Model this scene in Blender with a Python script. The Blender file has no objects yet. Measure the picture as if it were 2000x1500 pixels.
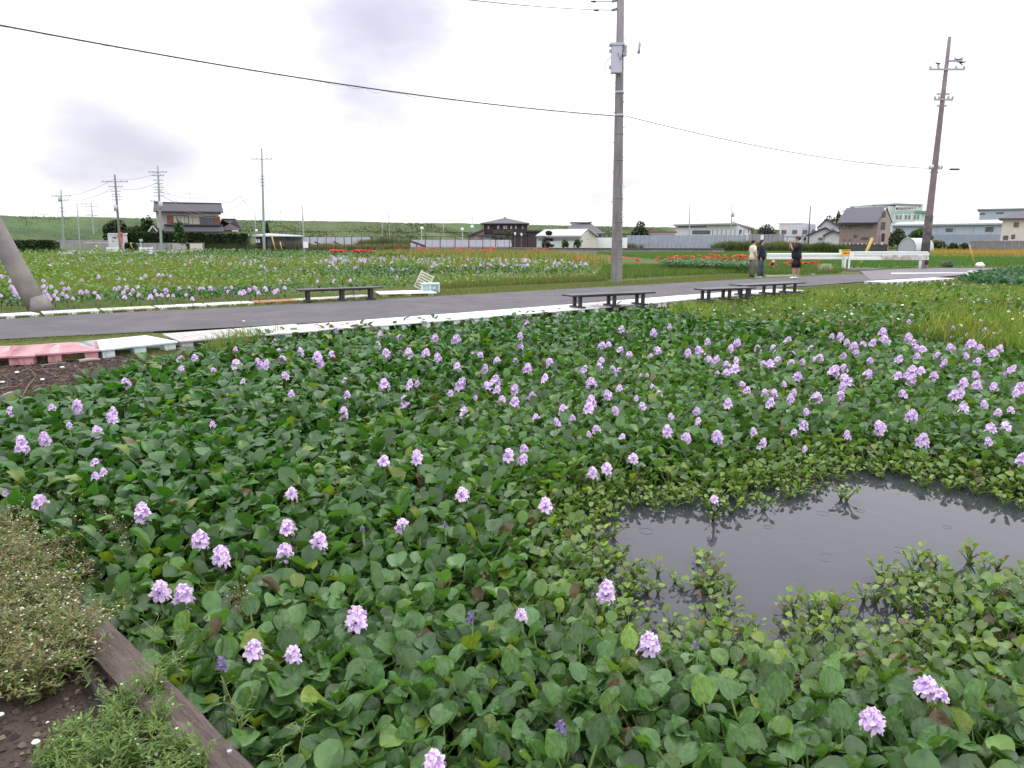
import bpy, bmesh, math, random
import numpy as np
from mathutils import Vector, Matrix
R = math.radians
sc = bpy.context.scene
C = sc.collection
random.seed(7)
rng = np.random.default_rng(11)

# ------------------------------------------------------------------ camera
CAMH = 1.65
FPX = 1400.0
PITCH = math.atan(283 / FPX)
cam_d = bpy.data.cameras.new('camera')
cam = bpy.data.objects.new('camera', cam_d)
C.objects.link(cam)
cam.location = (0, 0, CAMH)
cam.rotation_euler = (math.pi / 2 - PITCH, 0, 0)
cam_d.sensor_width = 36
cam_d.lens = 36 * FPX / 2000
cam_d.clip_start = 0.05
cam_d.clip_end = 6000
sc.camera = cam

# ------------------------------------------------------------------ world, sun, exposure
W = bpy.data.worlds.new('World')
sc.world = W
W.use_nodes = True
nt = W.node_tree
nt.nodes.clear()
def wn(t, **k):
    n = nt.nodes.new(t)
    for a, b in k.items():
        setattr(n, a, b)
    return n
out = wn('ShaderNodeOutputWorld')
bg = wn('ShaderNodeBackground')
bg.inputs['Strength'].default_value = 0.1
sky = wn('ShaderNodeTexSky', sky_type='NISHITA', sun_disc=False)
SUN_EL, SUN_AZ = R(58), R(25)
sky.sun_elevation = SUN_EL
sky.sun_rotation = SUN_AZ
tc = wn('ShaderNodeTexCoord')
n1 = wn('ShaderNodeTexNoise')
n1.inputs['Scale'].default_value = 2.6
n1.inputs['Detail'].default_value = 6
n1.inputs['Roughness'].default_value = 0.55
mp = wn('ShaderNodeMapping')
mp.inputs['Scale'].default_value = (1, 1, 2.6)
mp.inputs['Location'].default_value = (3.1, 0.4, 1.3)
nt.links.new(tc.outputs['Generated'], mp.inputs['Vector'])
nt.links.new(mp.outputs[0], n1.inputs['Vector'])
cr = wn('ShaderNodeValToRGB')
cr.color_ramp.elements[0].position = 0.27
cr.color_ramp.elements[0].color = (8.6, 8.6, 10.0, 1)
cr.color_ramp.elements[1].position = 0.40
cr.color_ramp.elements[1].color = (13.2, 13.1, 13.8, 1)
nt.links.new(n1.outputs['Fac'], cr.inputs['Fac'])
def skydir(px, py):
    v = Vector(((px - 1000) / FPX, (750 - py) / FPX, -1.0))
    v = cam.rotation_euler.to_matrix() @ v
    return v.normalized()
prev = cr.outputs['Color']
# thin grey cloud banks hanging in the overcast
for (px, py, rad, amt) in ((735, 50, .175, 1), (690, 165, .10, .8), (215, 255, .12, .8), (330, 300, .08, .65),
                           (-900, -200, .3, .5), (3200, 100, .2, .5)):
    d = skydir(px, py)
    sub = wn('ShaderNodeVectorMath', operation='SUBTRACT')
    sub.inputs[1].default_value = d
    nt.links.new(tc.outputs['Generated'], sub.inputs[0])
    scl = wn('ShaderNodeVectorMath', operation='MULTIPLY')
    scl.inputs[1].default_value = (1, 1, 1.25)
    nt.links.new(sub.outputs[0], scl.inputs[0])
    ln = wn('ShaderNodeVectorMath', operation='LENGTH')
    nt.links.new(scl.outputs[0], ln.inputs[0])
    ad = wn('ShaderNodeMath', operation='MULTIPLY_ADD')
    nt.links.new(n1.outputs['Fac'], ad.inputs[0])
    ad.inputs[1].default_value = rad * 2.2
    nt.links.new(ln.outputs['Value'], ad.inputs[2])
    mr = wn('ShaderNodeMapRange', interpolation_type='SMOOTHSTEP')
    mr.inputs['From Min'].default_value = rad * 1.0
    mr.inputs['From Max'].default_value = rad * 2.3
    mr.inputs['To Min'].default_value = amt
    mr.inputs['To Max'].default_value = 0
    nt.links.new(ad.outputs[0], mr.inputs['Value'])
    mx = wn('ShaderNodeMix', data_type='RGBA')
    nt.links.new(mr.outputs[0], mx.inputs[0])
    nt.links.new(prev, mx.inputs[6])
    mx.inputs[7].default_value = (6.0, 5.95, 7.2, 1)
    prev = mx.outputs[2]
mx = wn('ShaderNodeMix', data_type='RGBA')
mx.inputs[0].default_value = 0.93
nt.links.new(sky.outputs[0], mx.inputs[6])
nt.links.new(prev, mx.inputs[7])
# an overcast sky is brighter overhead than at the horizon
sp_ = wn('ShaderNodeSeparateXYZ'); nt.links.new(tc.outputs['Generated'], sp_.inputs[0])
ze = wn('ShaderNodeMapRange'); ze.inputs['From Min'].default_value = 0.0; ze.inputs['From Max'].default_value = 1.0
ze.inputs['To Min'].default_value = 0.9; ze.inputs['To Max'].default_value = 2.35
nt.links.new(sp_.outputs[2], ze.inputs['Value'])
sv_ = wn('ShaderNodeVectorMath', operation='SCALE')
nt.links.new(mx.outputs[2], sv_.inputs[0]); nt.links.new(ze.outputs[0], sv_.inputs['Scale'])
nt.links.new(sv_.outputs[0], bg.inputs['Color'])
nt.links.new(bg.outputs[0], out.inputs['Surface'])

sun_d = bpy.data.lights.new('sun', 'SUN')
sun_d.energy = 0.7
sun_d.angle = R(25)
sun_d.color = (1, 0.97, 0.92)
sun = bpy.data.objects.new('sun', sun_d)
C.objects.link(sun)
sv = Vector((math.sin(SUN_AZ) * math.cos(SUN_EL), math.cos(SUN_AZ) * math.cos(SUN_EL), math.sin(SUN_EL)))
sun.rotation_euler = sv.to_track_quat('Z', 'Y').to_euler()
sc.view_settings.view_transform = 'Standard'
sc.view_settings.look = 'None'
sc.view_settings.gamma = 1
sc.view_settings.exposure = -0.06
sc.view_settings.use_curve_mapping = False

# ------------------------------------------------------------------ helpers: a pixel of the photograph to a point of the ground or of a vertical plane
def ray(px, py):
    v = Vector(((px - 1000) / FPX, (750 - py) / FPX, -1.0))
    return cam.rotation_euler.to_matrix() @ v
def P(px, py, z=0.0):
    v = ray(px, py)
    t = (z - CAMH) / v.z
    return Vector((v.x * t, v.y * t, z))
def at(px, py, Y):
    v = ray(px, py)
    t = Y / v.y
    return Vector((v.x * t, Y, CAMH + v.z * t))
def depth_of(p):
    return p[1] * math.cos(PITCH) + (CAMH - p[2]) * math.sin(PITCH)

def link(o, parent=None):
    C.objects.link(o)
    if parent is not None:
        o.parent = parent
    return o
def tag(o, label=None, cat=None, group=None, kind=None):
    if label: o['label'] = label
    if cat: o['category'] = cat
    if group: o['group'] = group
    if kind: o['kind'] = kind
    return o
def empty(name, loc=(0, 0, 0), rz=0.0, label=None, cat=None, group=None):
    o = bpy.data.objects.new(name, None)
    o.empty_display_size = 0.1
    o.location = loc
    o.rotation_euler = (0, 0, rz)
    link(o)
    return tag(o, label, cat, group)

class MB:
    def __init__(s):
        s.v = []; s.f = []
    def add(s, vs, fs):
        n = len(s.v)
        s.v += [tuple(v) for v in vs]
        s.f += [tuple(i + n for i in f) for f in fs]
        return s
    def box(s, a, b):
        x0, y0, z0 = a; x1, y1, z1 = b
        if x0 > x1: x0, x1 = x1, x0
        if y0 > y1: y0, y1 = y1, y0
        if z0 > z1: z0, z1 = z1, z0
        return s.add([(x0, y0, z0), (x1, y0, z0), (x1, y1, z0), (x0, y1, z0), (x0, y0, z1), (x1, y0, z1), (x1, y1, z1), (x0, y1, z1)],
                     [(0, 3, 2, 1), (4, 5, 6, 7), (0, 1, 5, 4), (1, 2, 6, 5), (2, 3, 7, 6), (3, 0, 4, 7)])
    def obox(s, c, ax, ay, az):
        c = Vector(c); ax = Vector(ax); ay = Vector(ay); az = Vector(az)
        vs = [c + i * ax + j * ay + k * az for k in (-1, 1) for (i, j) in ((-1, -1), (1, -1), (1, 1), (-1, 1))]
        return s.add(vs, [(0, 3, 2, 1), (4, 5, 6, 7), (0, 1, 5, 4), (1, 2, 6, 5), (2, 3, 7, 6), (3, 0, 4, 7)])
    def bar(s, a, b, w, h):
        a = Vector(a); b = Vector(b); d = b - a
        L = d.length; d.normalize()
        up = Vector((0, 0, 1)) if abs(d.z) < 0.95 else Vector((0, 1, 0))
        sx = d.cross(up).normalized(); u = sx.cross(d).normalized()
        return s.obox((a + b) / 2, d * L / 2, sx * w / 2, u * h / 2)
    def tube(s, pts, rad, n=8, cap=True):
        pts = [Vector(p) for p in pts]
        if not hasattr(rad, '__len__'): rad = [rad] * len(pts)
        base = len(s.v)
        d0 = (pts[1] - pts[0]).normalized()
        ref = Vector((1, 0, 0)) if abs(d0.x) < 0.9 else Vector((0, 1, 0))
        for i, p in enumerate(pts):
            d = (pts[min(i + 1, len(pts) - 1)] - pts[max(i - 1, 0)]).normalized()
            x = (ref - d * ref.dot(d)).normalized(); y = d.cross(x)
            ref = x
            for k in range(n):
                a = 2 * math.pi * k / n
                s.v.append(tuple(p + (x * math.cos(a) + y * math.sin(a)) * rad[i]))
        for i in range(len(pts) - 1):
            for k in range(n):
                k2 = (k + 1) % n
                s.f.append((base + i * n + k, base + i * n + k2, base + (i + 1) * n + k2, base + (i + 1) * n + k))
        if cap:
            s.f.append(tuple(base + k for k in range(n))[::-1])
            s.f.append(tuple(base + (len(pts) - 1) * n + k for k in range(n)))
        return s
    def ball(s, c, r, seg=8, rings=5):
        if not hasattr(r, '__len__'): r = (r, r, r)
        base = len(s.v)
        for i in range(rings + 1):
            t = math.pi * i / rings
            for k in range(seg):
                a = 2 * math.pi * k / seg
                s.v.append((c[0] + r[0] * math.sin(t) * math.cos(a), c[1] + r[1] * math.sin(t) * math.sin(a), c[2] + r[2] * math.cos(t)))
        for i in range(rings):
            for k in range(seg):
                k2 = (k + 1) % seg
                s.f.append((base + i * seg + k, base + (i + 1) * seg + k, base + (i + 1) * seg + k2, base + i * seg + k2))
        return s
    def mesh(s, name, mat=None, smooth=False):
        m = bpy.data.meshes.new(name)
        m.from_pydata(s.v, [], s.f)
        if mat: m.materials.append(mat)
        if smooth: m.shade_smooth()
        m.validate()
        return m
    def build(s, name, mat, parent=None, smooth=False, loc=None):
        o = bpy.data.objects.new(name, s.mesh(name, mat, smooth))
        if loc is not None: o.location = loc
        return link(o, parent)

def npmesh(name, V, F, mat, col=None, smooth=True, matidx=None):
    """V (N,3) float, F (M,4) or (M,3) int arrays, col (N,3) per vertex"""
    m = bpy.data.meshes.new(name)
    k = F.shape[1]
    m.vertices.add(len(V)); m.loops.add(F.size); m.polygons.add(len(F))
    m.vertices.foreach_set('co', V.astype(np.float32).ravel())
    m.loops.foreach_set('vertex_index', F.astype(np.int32).ravel())
    m.polygons.foreach_set('loop_start', np.arange(0, F.size, k, dtype=np.int32))
    m.polygons.foreach_set('loop_total', np.full(len(F), k, dtype=np.int32))
    if smooth: m.polygons.foreach_set('use_smooth', np.ones(len(F), dtype=bool))
    for mm in (mat if isinstance(mat, (list, tuple)) else [mat]): m.materials.append(mm)
    if matidx is not None: m.polygons.foreach_set('material_index', matidx.astype(np.int32))
    m.update(calc_edges=True)
    if col is not None:
        a = m.attributes.new('Col', 'FLOAT_COLOR', 'POINT')
        a.data.foreach_set('color', np.concatenate([col, np.ones((len(col), 1))], 1).astype(np.float32).ravel())
    return m
def npobj(name, V, F, mat, col=None, smooth=True, parent=None, matidx=None):
    return link(bpy.data.objects.new(name, npmesh(name, V, F, mat, col, smooth, matidx)), parent)

def rotmats(az, tx, ty=None):
    n = len(az)
    ca, sa, ct, st = np.cos(az), np.sin(az), np.cos(tx), np.sin(tx)
    Z = np.zeros(n); O = np.ones(n)
    Rz = np.stack([np.stack([ca, -sa, Z], -1), np.stack([sa, ca, Z], -1), np.stack([Z, Z, O], -1)], 1)
    Rx = np.stack([np.stack([O, Z, Z], -1), np.stack([Z, ct, -st], -1), np.stack([Z, st, ct], -1)], 1)
    M = Rz @ Rx
    if ty is not None:
        cy, sy = np.cos(ty), np.sin(ty)
        Ry = np.stack([np.stack([cy, Z, sy], -1), np.stack([Z, O, Z], -1), np.stack([-sy, Z, cy], -1)], 1)
        M = M @ Ry
    return M
def inst(tv, tf, pos, M, scale, col, tcol=None):
    """copies of template (V,3),(F,4) -> arrays"""
    n = len(pos); v = len(tv)
    s = scale if scale.ndim == 2 else np.repeat(scale[:, None], 3, 1)
    X = tv[None] * s[:, None, :]
    X = np.einsum('nij,nvj->nvi', M, X) + pos[:, None, :]
    F = (tf[None] + (np.arange(n) * v)[:, None, None]).reshape(-1, tf.shape[1])
    if tcol is None:
        Cc = np.repeat(col[:, None, :], v, 1)
    else:
        Cc = col[:, None, :] * tcol[None]
    return X.reshape(-1, 3), F, Cc.reshape(-1, 3)
def cat_parts(parts):
    V, F, K = [], [], []; o = 0
    for v, f, c in parts:
        V.append(v); F.append(f + o); K.append(c); o += len(v)
    return np.concatenate(V), np.concatenate(F), np.concatenate(K)

# ------------------------------------------------------------------ materials
def mat(name, col, rough=0.7, spec=0.3, metal=0.0, noise=0.0, nscale=8.0, bump=0.0, bscale=60.0, col2=None, fac2=0.5, attr=None, transl=0.0, coord='Object', stretch=None):
    m = bpy.data.materials.new(name)
    m.use_nodes = True
    t = m.node_tree; b = t.nodes['Principled BSDF']
    b.inputs['Roughness'].default_value = rough
    b.inputs['Specular IOR Level'].default_value = spec
    b.inputs['Metallic'].default_value = metal
    L = t.links
    src = None
    if attr == 'Col':
        a = t.nodes.new('ShaderNodeAttribute'); a.attribute_name = 'Col'; src = a.outputs['Color']
    elif attr == 'obj':
        a = t.nodes.new('ShaderNodeObjectInfo'); src = a.outputs['Color']
    co = t.nodes.new('ShaderNodeTexCoord')
    vec = co.outputs[coord]
    if coord == 'Position':
        pass
    if stretch:
        mpn = t.nodes.new('ShaderNodeMapping'); mpn.inputs['Scale'].default_value = stretch
        L.new(vec, mpn.inputs['Vector']); vec = mpn.outputs[0]
    def mixrgb(fac, a, bcol, typ='MIX'):
        mx = t.nodes.new('ShaderNodeMix'); mx.data_type = 'RGBA'; mx.blend_type = typ
        if hasattr(fac, 'is_linked'): L.new(fac, mx.inputs[0])
        else: mx.inputs[0].default_value = fac
        for s_, k in ((a, 6), (bcol, 7)):
            if hasattr(s_, 'is_linked'): L.new(s_, mx.inputs[k])
            else: mx.inputs[k].default_value = (*s_[:3], 1)
        return mx.outputs[2]
    cur = src if src is not None else col
    if col2 is not None:
        n = t.nodes.new('ShaderNodeTexNoise'); n.inputs['Scale'].default_value = nscale * 0.35; n.inputs['Detail'].default_value = 8
        n.inputs['Roughness'].default_value = 0.65
        L.new(vec, n.inputs['Vector'])
        mr = t.nodes.new('ShaderNodeMapRange'); mr.inputs['From Min'].default_value = fac2 - 0.12; mr.inputs['From Max'].default_value = fac2 + 0.12
        L.new(n.outputs['Fac'], mr.inputs['Value'])
        cur = mixrgb(mr.outputs[0], col2, cur)
    if noise > 0:
        n = t.nodes.new('ShaderNodeTexNoise'); n.inputs['Scale'].default_value = nscale; n.inputs['Detail'].default_value = 7
        L.new(vec, n.inputs['Vector'])
        mr = t.nodes.new('ShaderNodeMapRange'); mr.inputs['From Min'].default_value = 0.25; mr.inputs['From Max'].default_value = 0.75
        mr.inputs['To Min'].default_value = 1 - noise; mr.inputs['To Max'].default_value = 1 + noise
        L.new(n.outputs['Fac'], mr.inputs['Value'])
        vm = t.nodes.new('ShaderNodeVectorMath'); vm.operation = 'SCALE'
        if hasattr(cur, 'is_linked'): L.new(cur, vm.inputs[0])
        else: vm.inputs[0].default_value = cur[:3]
        L.new(mr.outputs[0], vm.inputs['Scale'])
        cur = vm.outputs[0]
    if hasattr(cur, 'is_linked'): L.new(cur, b.inputs['Base Color'])
    else: b.inputs['Base Color'].default_value = (*cur[:3], 1)
    if bump > 0:
        n = t.nodes.new('ShaderNodeTexNoise'); n.inputs['Scale'].default_value = bscale; n.inputs['Detail'].default_value = 4
        L.new(vec, n.inputs['Vector'])
        bp = t.nodes.new('ShaderNodeBump'); bp.inputs['Strength'].default_value = bump; bp.inputs['Distance'].default_value = 0.02
        L.new(n.outputs['Fac'], bp.inputs['Height']); L.new(bp.outputs[0], b.inputs['Normal'])
    if transl > 0:
        tr = t.nodes.new('ShaderNodeBsdfTranslucent')
        vm = t.nodes.new('ShaderNodeVectorMath'); vm.operation = 'MULTIPLY'
        if hasattr(cur, 'is_linked'): L.new(cur, vm.inputs[0])
        else: vm.inputs[0].default_value = cur[:3]
        vm.inputs[1].default_value = (1.5, 1.7, 0.6) if transl < 0.5 else (1.1, 1.1, 1.1)
        L.new(vm.outputs[0], tr.inputs['Color'])
        ms = t.nodes.new('ShaderNodeMixShader'); ms.inputs[0].default_value = transl if transl < 0.5 else transl - 0.3
        L.new(b.outputs[0], ms.inputs[1]); L.new(tr.outputs[0], ms.inputs[2])
        L.new(ms.outputs[0], t.nodes['Material Output'].inputs['Surface'])
    return m
M = {}
M['leaf'] = mat('leaf_blade', (.05, .12, .03), rough=.33, spec=.5, attr='Col', transl=.3, noise=.25, nscale=30)
M['leafo'] = mat('leaf_blade_near', (.05, .12, .03), rough=.3, spec=.5, attr='obj', transl=.3, noise=.35, nscale=16, bump=.2, bscale=22, stretch=(2.2, .8, 1))
M['petiole'] = mat('petiole', (.12, .2, .045), rough=.4, spec=.4, noise=.2, nscale=30, transl=.2)
M['grass'] = mat('grass_blade', (.08, .14, .03), rough=.6, spec=.25, attr='Col', transl=.3)
M['tree'] = mat('tree_leaf', (.05, .09, .03), rough=.6, spec=.2, attr='Col', transl=.15)
M['petal'] = mat('petal', (.5, .33, .65), rough=.6, spec=.2, attr='Col', transl=.6, noise=.06, nscale=60)
M['stalk'] = mat('flower_stalk', (.1, .17, .05), rough=.5)
M['bark'] = mat('bark', (.09, .07, .055), rough=.9, noise=.3, nscale=20, bump=.5, bscale=30)
M['concrete'] = mat('pole_concrete', (.23, .215, .22), rough=.85, noise=.18, nscale=3, bump=.15, bscale=80, stretch=(3, 3, .6), col2=(.17, .155, .155), fac2=.45)
M['concrete2'] = mat('brace_concrete', (.21, .19, .19), rough=.9, noise=.22, nscale=4, bump=.2, bscale=60, col2=(.27, .25, .2), fac2=.42)
M['polebrown'] = mat('pole_brown', (.21, .15, .15), rough=.85, noise=.2, nscale=3, col2=(.22, .18, .18), fac2=.5)
M['polesteel'] = mat('pole_steel', (.25, .31, .32), rough=.55, spec=.4, noise=.1)
M['galv'] = mat('galvanised', (.36, .37, .4), rough=.45, metal=.4, noise=.1)
M['darkmetal'] = mat('dark_metal', (.055, .055, .06), rough=.55, metal=.3)
M['wire'] = mat('wire', (.05, .055, .07), rough=.6)
M['wirel'] = mat('wire_light', (.3, .3, .33), rough=.6)
M['insul'] = mat('insulator', (.62, .62, .6), rough=.3)
M['xfmr'] = mat('transformer_paint', (.48, .49, .56), rough=.4, noise=.05)
M['white'] = mat('white_paint', (.74, .75, .74), rough=.55, noise=.08, nscale=5, col2=(.5, .49, .45), fac2=.3)
M['whiteflat'] = mat('white_plain', (.78, .78, .8), rough=.6, noise=.04)
M['yellow'] = mat('yellow_plastic', (.52, .36, .09), rough=.5, noise=.15)
M['red'] = mat('red_paint', (.45, .06, .04), rough=.5)
M['black'] = mat('black_paint', (.02, .02, .02), rough=.5)
M['asphalt'] = mat('asphalt', (.116, .108, .118), rough=.85, noise=.14, nscale=2.2, bump=.6, bscale=120, coord='Object', col2=(.09, .084, .092), fac2=.48)
M['wood'] = mat('weathered_timber', (.105, .08, .068), rough=.8, noise=.35, nscale=14, bump=.6, bscale=40, stretch=(1, 9, 9), col2=(.2, .17, .15), fac2=.32)
M['bench'] = mat('bench_wood', (.035, .032, .034), rough=.42, spec=.45, noise=.3, nscale=12, stretch=(1, 8, 8))
M['glass'] = mat('window_glass', (.09, .1, .115), rough=.12, spec=.6)
M['curtain'] = mat('curtained_pane', (.5, .5, .48), rough=.4, noise=.15, nscale=4, stretch=(8, 1, .3))
M['frame'] = mat('window_frame', (.08, .075, .075), rough=.5)
M['framew'] = mat('window_frame_pale', (.55, .56, .55), rough=.5)
M['dirt'] = mat('dirt', (.06, .047, .042), rough=.95, noise=.3, nscale=6)
M['stone'] = mat('pale_stone', (.45, .45, .44), rough=.9, noise=.2, nscale=9, bump=.6, bscale=14)
# ------------------------------------------------------------------ ground
def poly_sd(X, Y, poly):
    """signed distance, positive inside"""
    poly = np.asarray(poly); n = len(poly)
    d = np.full(X.shape, 1e9); inside = np.zeros(X.shape, bool)
    for i in range(n):
        a = poly[i]; b = poly[(i + 1) % n]
        ex, ey = b[0] - a[0], b[1] - a[1]
        wx, wy = X - a[0], Y - a[1]
        t = np.clip((wx * ex + wy * ey) / (ex * ex + ey * ey + 1e-12), 0, 1)
        d = np.minimum(d, np.hypot(wx - ex * t, wy - ey * t))
        c = ((a[1] <= Y) & (b[1] > Y)) | ((b[1] <= Y) & (a[1] > Y))
        with np.errstate(divide='ignore', invalid='ignore'):
            xi = a[0] + (Y - a[1]) * ex / (ey if abs(ey) > 1e-9 else 1e-9)
        inside ^= c & (X < xi)
    return np.where(inside, d, -d)
def G(pts, z=0.0):
    return [tuple(P(x, y, z)[:2]) for x, y in pts]
# value noise
_tab = rng.random((256, 256))
def vn(x, y, s=1.0, o=0):
    x = np.asarray(x) * s + o * 17.3; y = np.asarray(y) * s + o * 5.7
    xi = np.floor(x).astype(int); yi = np.floor(y).astype(int); fx = x - xi; fy = y - yi
    fx = fx * fx * (3 - 2 * fx); fy = fy * fy * (3 - 2 * fy)
    g = lambda a, b: _tab[a % 256, b % 256]
    return (g(xi, yi) * (1 - fx) + g(xi + 1, yi) * fx) * (1 - fy) + (g(xi, yi + 1) * (1 - fx) + g(xi + 1, yi + 1) * fx) * fy
def fbm(x, y, s=1.0, o=0):
    return (vn(x, y, s, o) + .5 * vn(x, y, s * 2.1, o + 1) + .25 * vn(x, y, s * 4.3, o + 2)) / 1.75

WZ = -0.36
POND = [(-9.5, 7.2)] + G([(0, 790), (100, 765), (230, 725), (345, 695), (430, 682), (520, 665), (600, 650), (700, 640), (900, 628), (1100, 611), (1280, 598), (1400, 588), (1600, 573), (1750, 563), (1880, 556), (2100, 556)]) + \
    [(34, 34), (34, 2), (6, .9), (1.2, .9), (-.2, 1.35), (-.78, 1.95), (-1.78, 2.88)] + G([(130, 1120), (60, 1030), (-60, 990)]) + [(-5.5, 4.0)]
OPEN = G([(1205, 1045), (1235, 1022), (1300, 1008), (1370, 1005), (1440, 1022), (1490, 1010), (1545, 985), (1600, 972), (1635, 948), (1690, 938), (1760, 945), (1850, 968), (1930, 985), (2010, 1005), (2250, 1040), (2350, 1110)], WZ) + \
    G([(2250, 1140), (2010, 1104), (1930, 1088), (1860, 1095), (1800, 1082), (1745, 1105), (1700, 1118), (1712, 1150), (1690, 1178), (1620, 1170), (1560, 1185), (1490, 1205), (1440, 1185), (1415, 1150), (1385, 1110), (1340, 1118), (1270, 1095), (1230, 1072)], WZ + .05)
GAPS = [(P(1500, 1215, WZ)[0], P(1500, 1215, WZ)[1], .07), (P(1320, 1190, WZ)[0], P(1320, 1190, WZ)[1], .1), 
        (P(1700, 1220, WZ)[0], P(1700, 1220, WZ)[1], .08), (P(1430, 1100, WZ)[0], P(1430, 1100, WZ)[1], .06)]
MUD = G([(0, 700), (70, 708), (190, 692), (290, 694), (330, 700), (260, 715), (180, 742), (100, 768), (0, 792), (-500, 900), (-500, 740)])
xs = np.concatenate([-np.geomspace(3000, 16, 34)[:-1], np.arange(-16, 30, .2), np.geomspace(30, 3000, 34)])
ys = np.concatenate([[-400, -100, -30, -8, -2], np.arange(0, 34, .2), np.geomspace(34, 3500, 60)])
GX, GY = np.meshgrid(xs, ys)
sd = poly_sd(GX, GY, POND)
z = np.where(sd > 0, -np.clip(sd * 1.5, 0, .75), 0) + .03 * (fbm(GX, GY, 1.3) - .5) * (np.abs(GX) < 40)
z = z - .015
gcol = np.empty(GX.shape + (3,))
def lerp(a, b, t): return np.asarray(a) * (1 - t[..., None]) + np.asarray(b) * t[..., None]
gcol[:] = lerp((.075, .105, .03), (.12, .12, .05), np.clip((fbm(GX, GY, .5, 3) - .35) * 2, 0, 1))
far = np.clip((GY - 60) / 60, 0, 1)
gcol = gcol * (1 - far[..., None]) + np.array((.075, .12, .035)) * far[..., None]
mud = np.clip((poly_sd(GX, GY, MUD) + .35 * (fbm(GX, GY, 2.2, 5) - .3)) * 4, 0, 1)
gcol = gcol * (1 - mud[..., None]) + np.array((.062, .047, .042)) * mud[..., None]
near = ((GY < 4.2) & (GX < 0)) | (GY < 1.0)
gcol[near] = (.07, .053, .045)
gcol[sd > .05] = (.03, .028, .02)
nx, ny = len(xs), len(ys)
idx = np.arange(nx * ny).reshape(ny, nx)
F = np.stack([idx[:-1, :-1], idx[:-1, 1:], idx[1:, 1:], idx[1:, :-1]], -1).reshape(-1, 4)
M['ground'] = mat('ground_soil_and_turf', (.1, .1, .05), rough=.95, spec=.1, attr='Col', noise=.5, nscale=9, bump=1.0, bscale=45)
g = npobj('ground', np.stack([GX, GY, z], -1).reshape(-1, 3), F, M['ground'], gcol.reshape(-1, 3))
tag(g, kind='structure')

# ------------------------------------------------------------------ pond water
wm = bpy.data.materials.new('pond_water'); wm.use_nodes = True
t = wm.node_tree; b = t.nodes['Principled BSDF']
b.inputs['Base Color'].default_value = (.036, .037, .046, 1); b.inputs['Roughness'].default_value = .035
b.inputs['IOR'].default_value = 1.38; b.inputs['Specular IOR Level'].default_value = .5
co = t.nodes.new('ShaderNodeTexCoord')
n = t.nodes.new('ShaderNodeTexNoise'); n.inputs['Scale'].default_value = 5; n.inputs['Detail'].default_value = 3
t.links.new(co.outputs['Object'], n.inputs['Vector'])
height = n.outputs['Fac']
hm = t.nodes.new('ShaderNodeMath'); hm.operation = 'MULTIPLY'; hm.inputs[1].default_value = .35
t.links.new(height, hm.inputs[0]); cur = hm.outputs[0]
for (px, py, r) in ((1606, 1003, .045), (1681, 998, .03), (1613, 1089, .06), (1758, 1075, .05), (1262, 1038, .05), (1500, 1030, .03), (1850, 1030, .03), (1560, 1130, .03)):
    c = P(px, py, WZ)
    s_ = t.nodes.new('ShaderNodeVectorMath'); s_.operation = 'DISTANCE'; s_.inputs[1].default_value = c
    t.links.new(co.outputs['Object'], s_.inputs[0])
    # one rain ring: a bump crest at radius r
    a1 = t.nodes.new('ShaderNodeMath'); a1.operation = 'SUBTRACT'; a1.inputs[1].default_value = r
    t.links.new(s_.outputs['Value'], a1.inputs[0])
    a2 = t.nodes.new('ShaderNodeMath'); a2.operation = 'ABSOLUTE'; t.links.new(a1.outputs[0], a2.inputs[0])
    a3 = t.nodes.new('ShaderNodeMapRange'); a3.inputs['From Min'].default_value = 0; a3.inputs['From Max'].default_value = .008
    a3.inputs['To Min'].default_value = .16; a3.inputs['To Max'].default_value = 0; a3.interpolation_type = 'SMOOTHSTEP'
    t.links.new(a2.outputs[0], a3.inputs['Value'])
    a4 = t.nodes.new('ShaderNodeMath'); a4.operation = 'ADD'; t.links.new(cur, a4.inputs[0]); t.links.new(a3.outputs[0], a4.inputs[1])
    cur = a4.outputs[0]
bp = t.nodes.new('ShaderNodeBump'); bp.inputs['Strength'].default_value = .35; bp.inputs['Distance'].default_value = .02
t.links.new(cur, bp.inputs['Height']); t.links.new(bp.outputs[0], b.inputs['Normal'])
o = MB().add([(-12, .3, WZ), (40, .3, WZ), (40, 40, WZ), (-12, 40, WZ)], [(0, 1, 2, 3)]).build('pond_water', wm)
tag(o, kind='structure')

# ------------------------------------------------------------------ road
NEAR = [(-16.5, 8.0)] + G([(-60, 667), (0, 663), (200, 653), (300, 648), (600, 632), (900, 612), (1100, 600), (1280, 584), (1374, 575), (1480, 565), (1600, 557), (1690, 550), (1830, 543)])
FARE = [(-18.5, 11.6)] + G([(-60, 628), (0, 625), (240, 611), (450, 602), (950, 574), (1200, 560), (1280, 556), (1475, 545), (1600, 540), (1700, 534)])
def resample(pl, n):
    pl = np.array(pl); s = np.r_[0, np.cumsum(np.hypot(*np.diff(pl, axis=0).T))]
    q = np.linspace(0, s[-1], n)
    return np.stack([np.interp(q, s, pl[:, 0]), np.interp(q, s, pl[:, 1])], -1)
def smooth(a, k=4):
    for _ in range(k):
        b_ = a.copy(); b_[1:-1] = (a[:-2] + 2 * a[1:-1] + a[2:]) / 4; a = b_
    return a
A = smooth(resample(NEAR, 80)); B = smooth(resample(FARE, 80))
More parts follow.
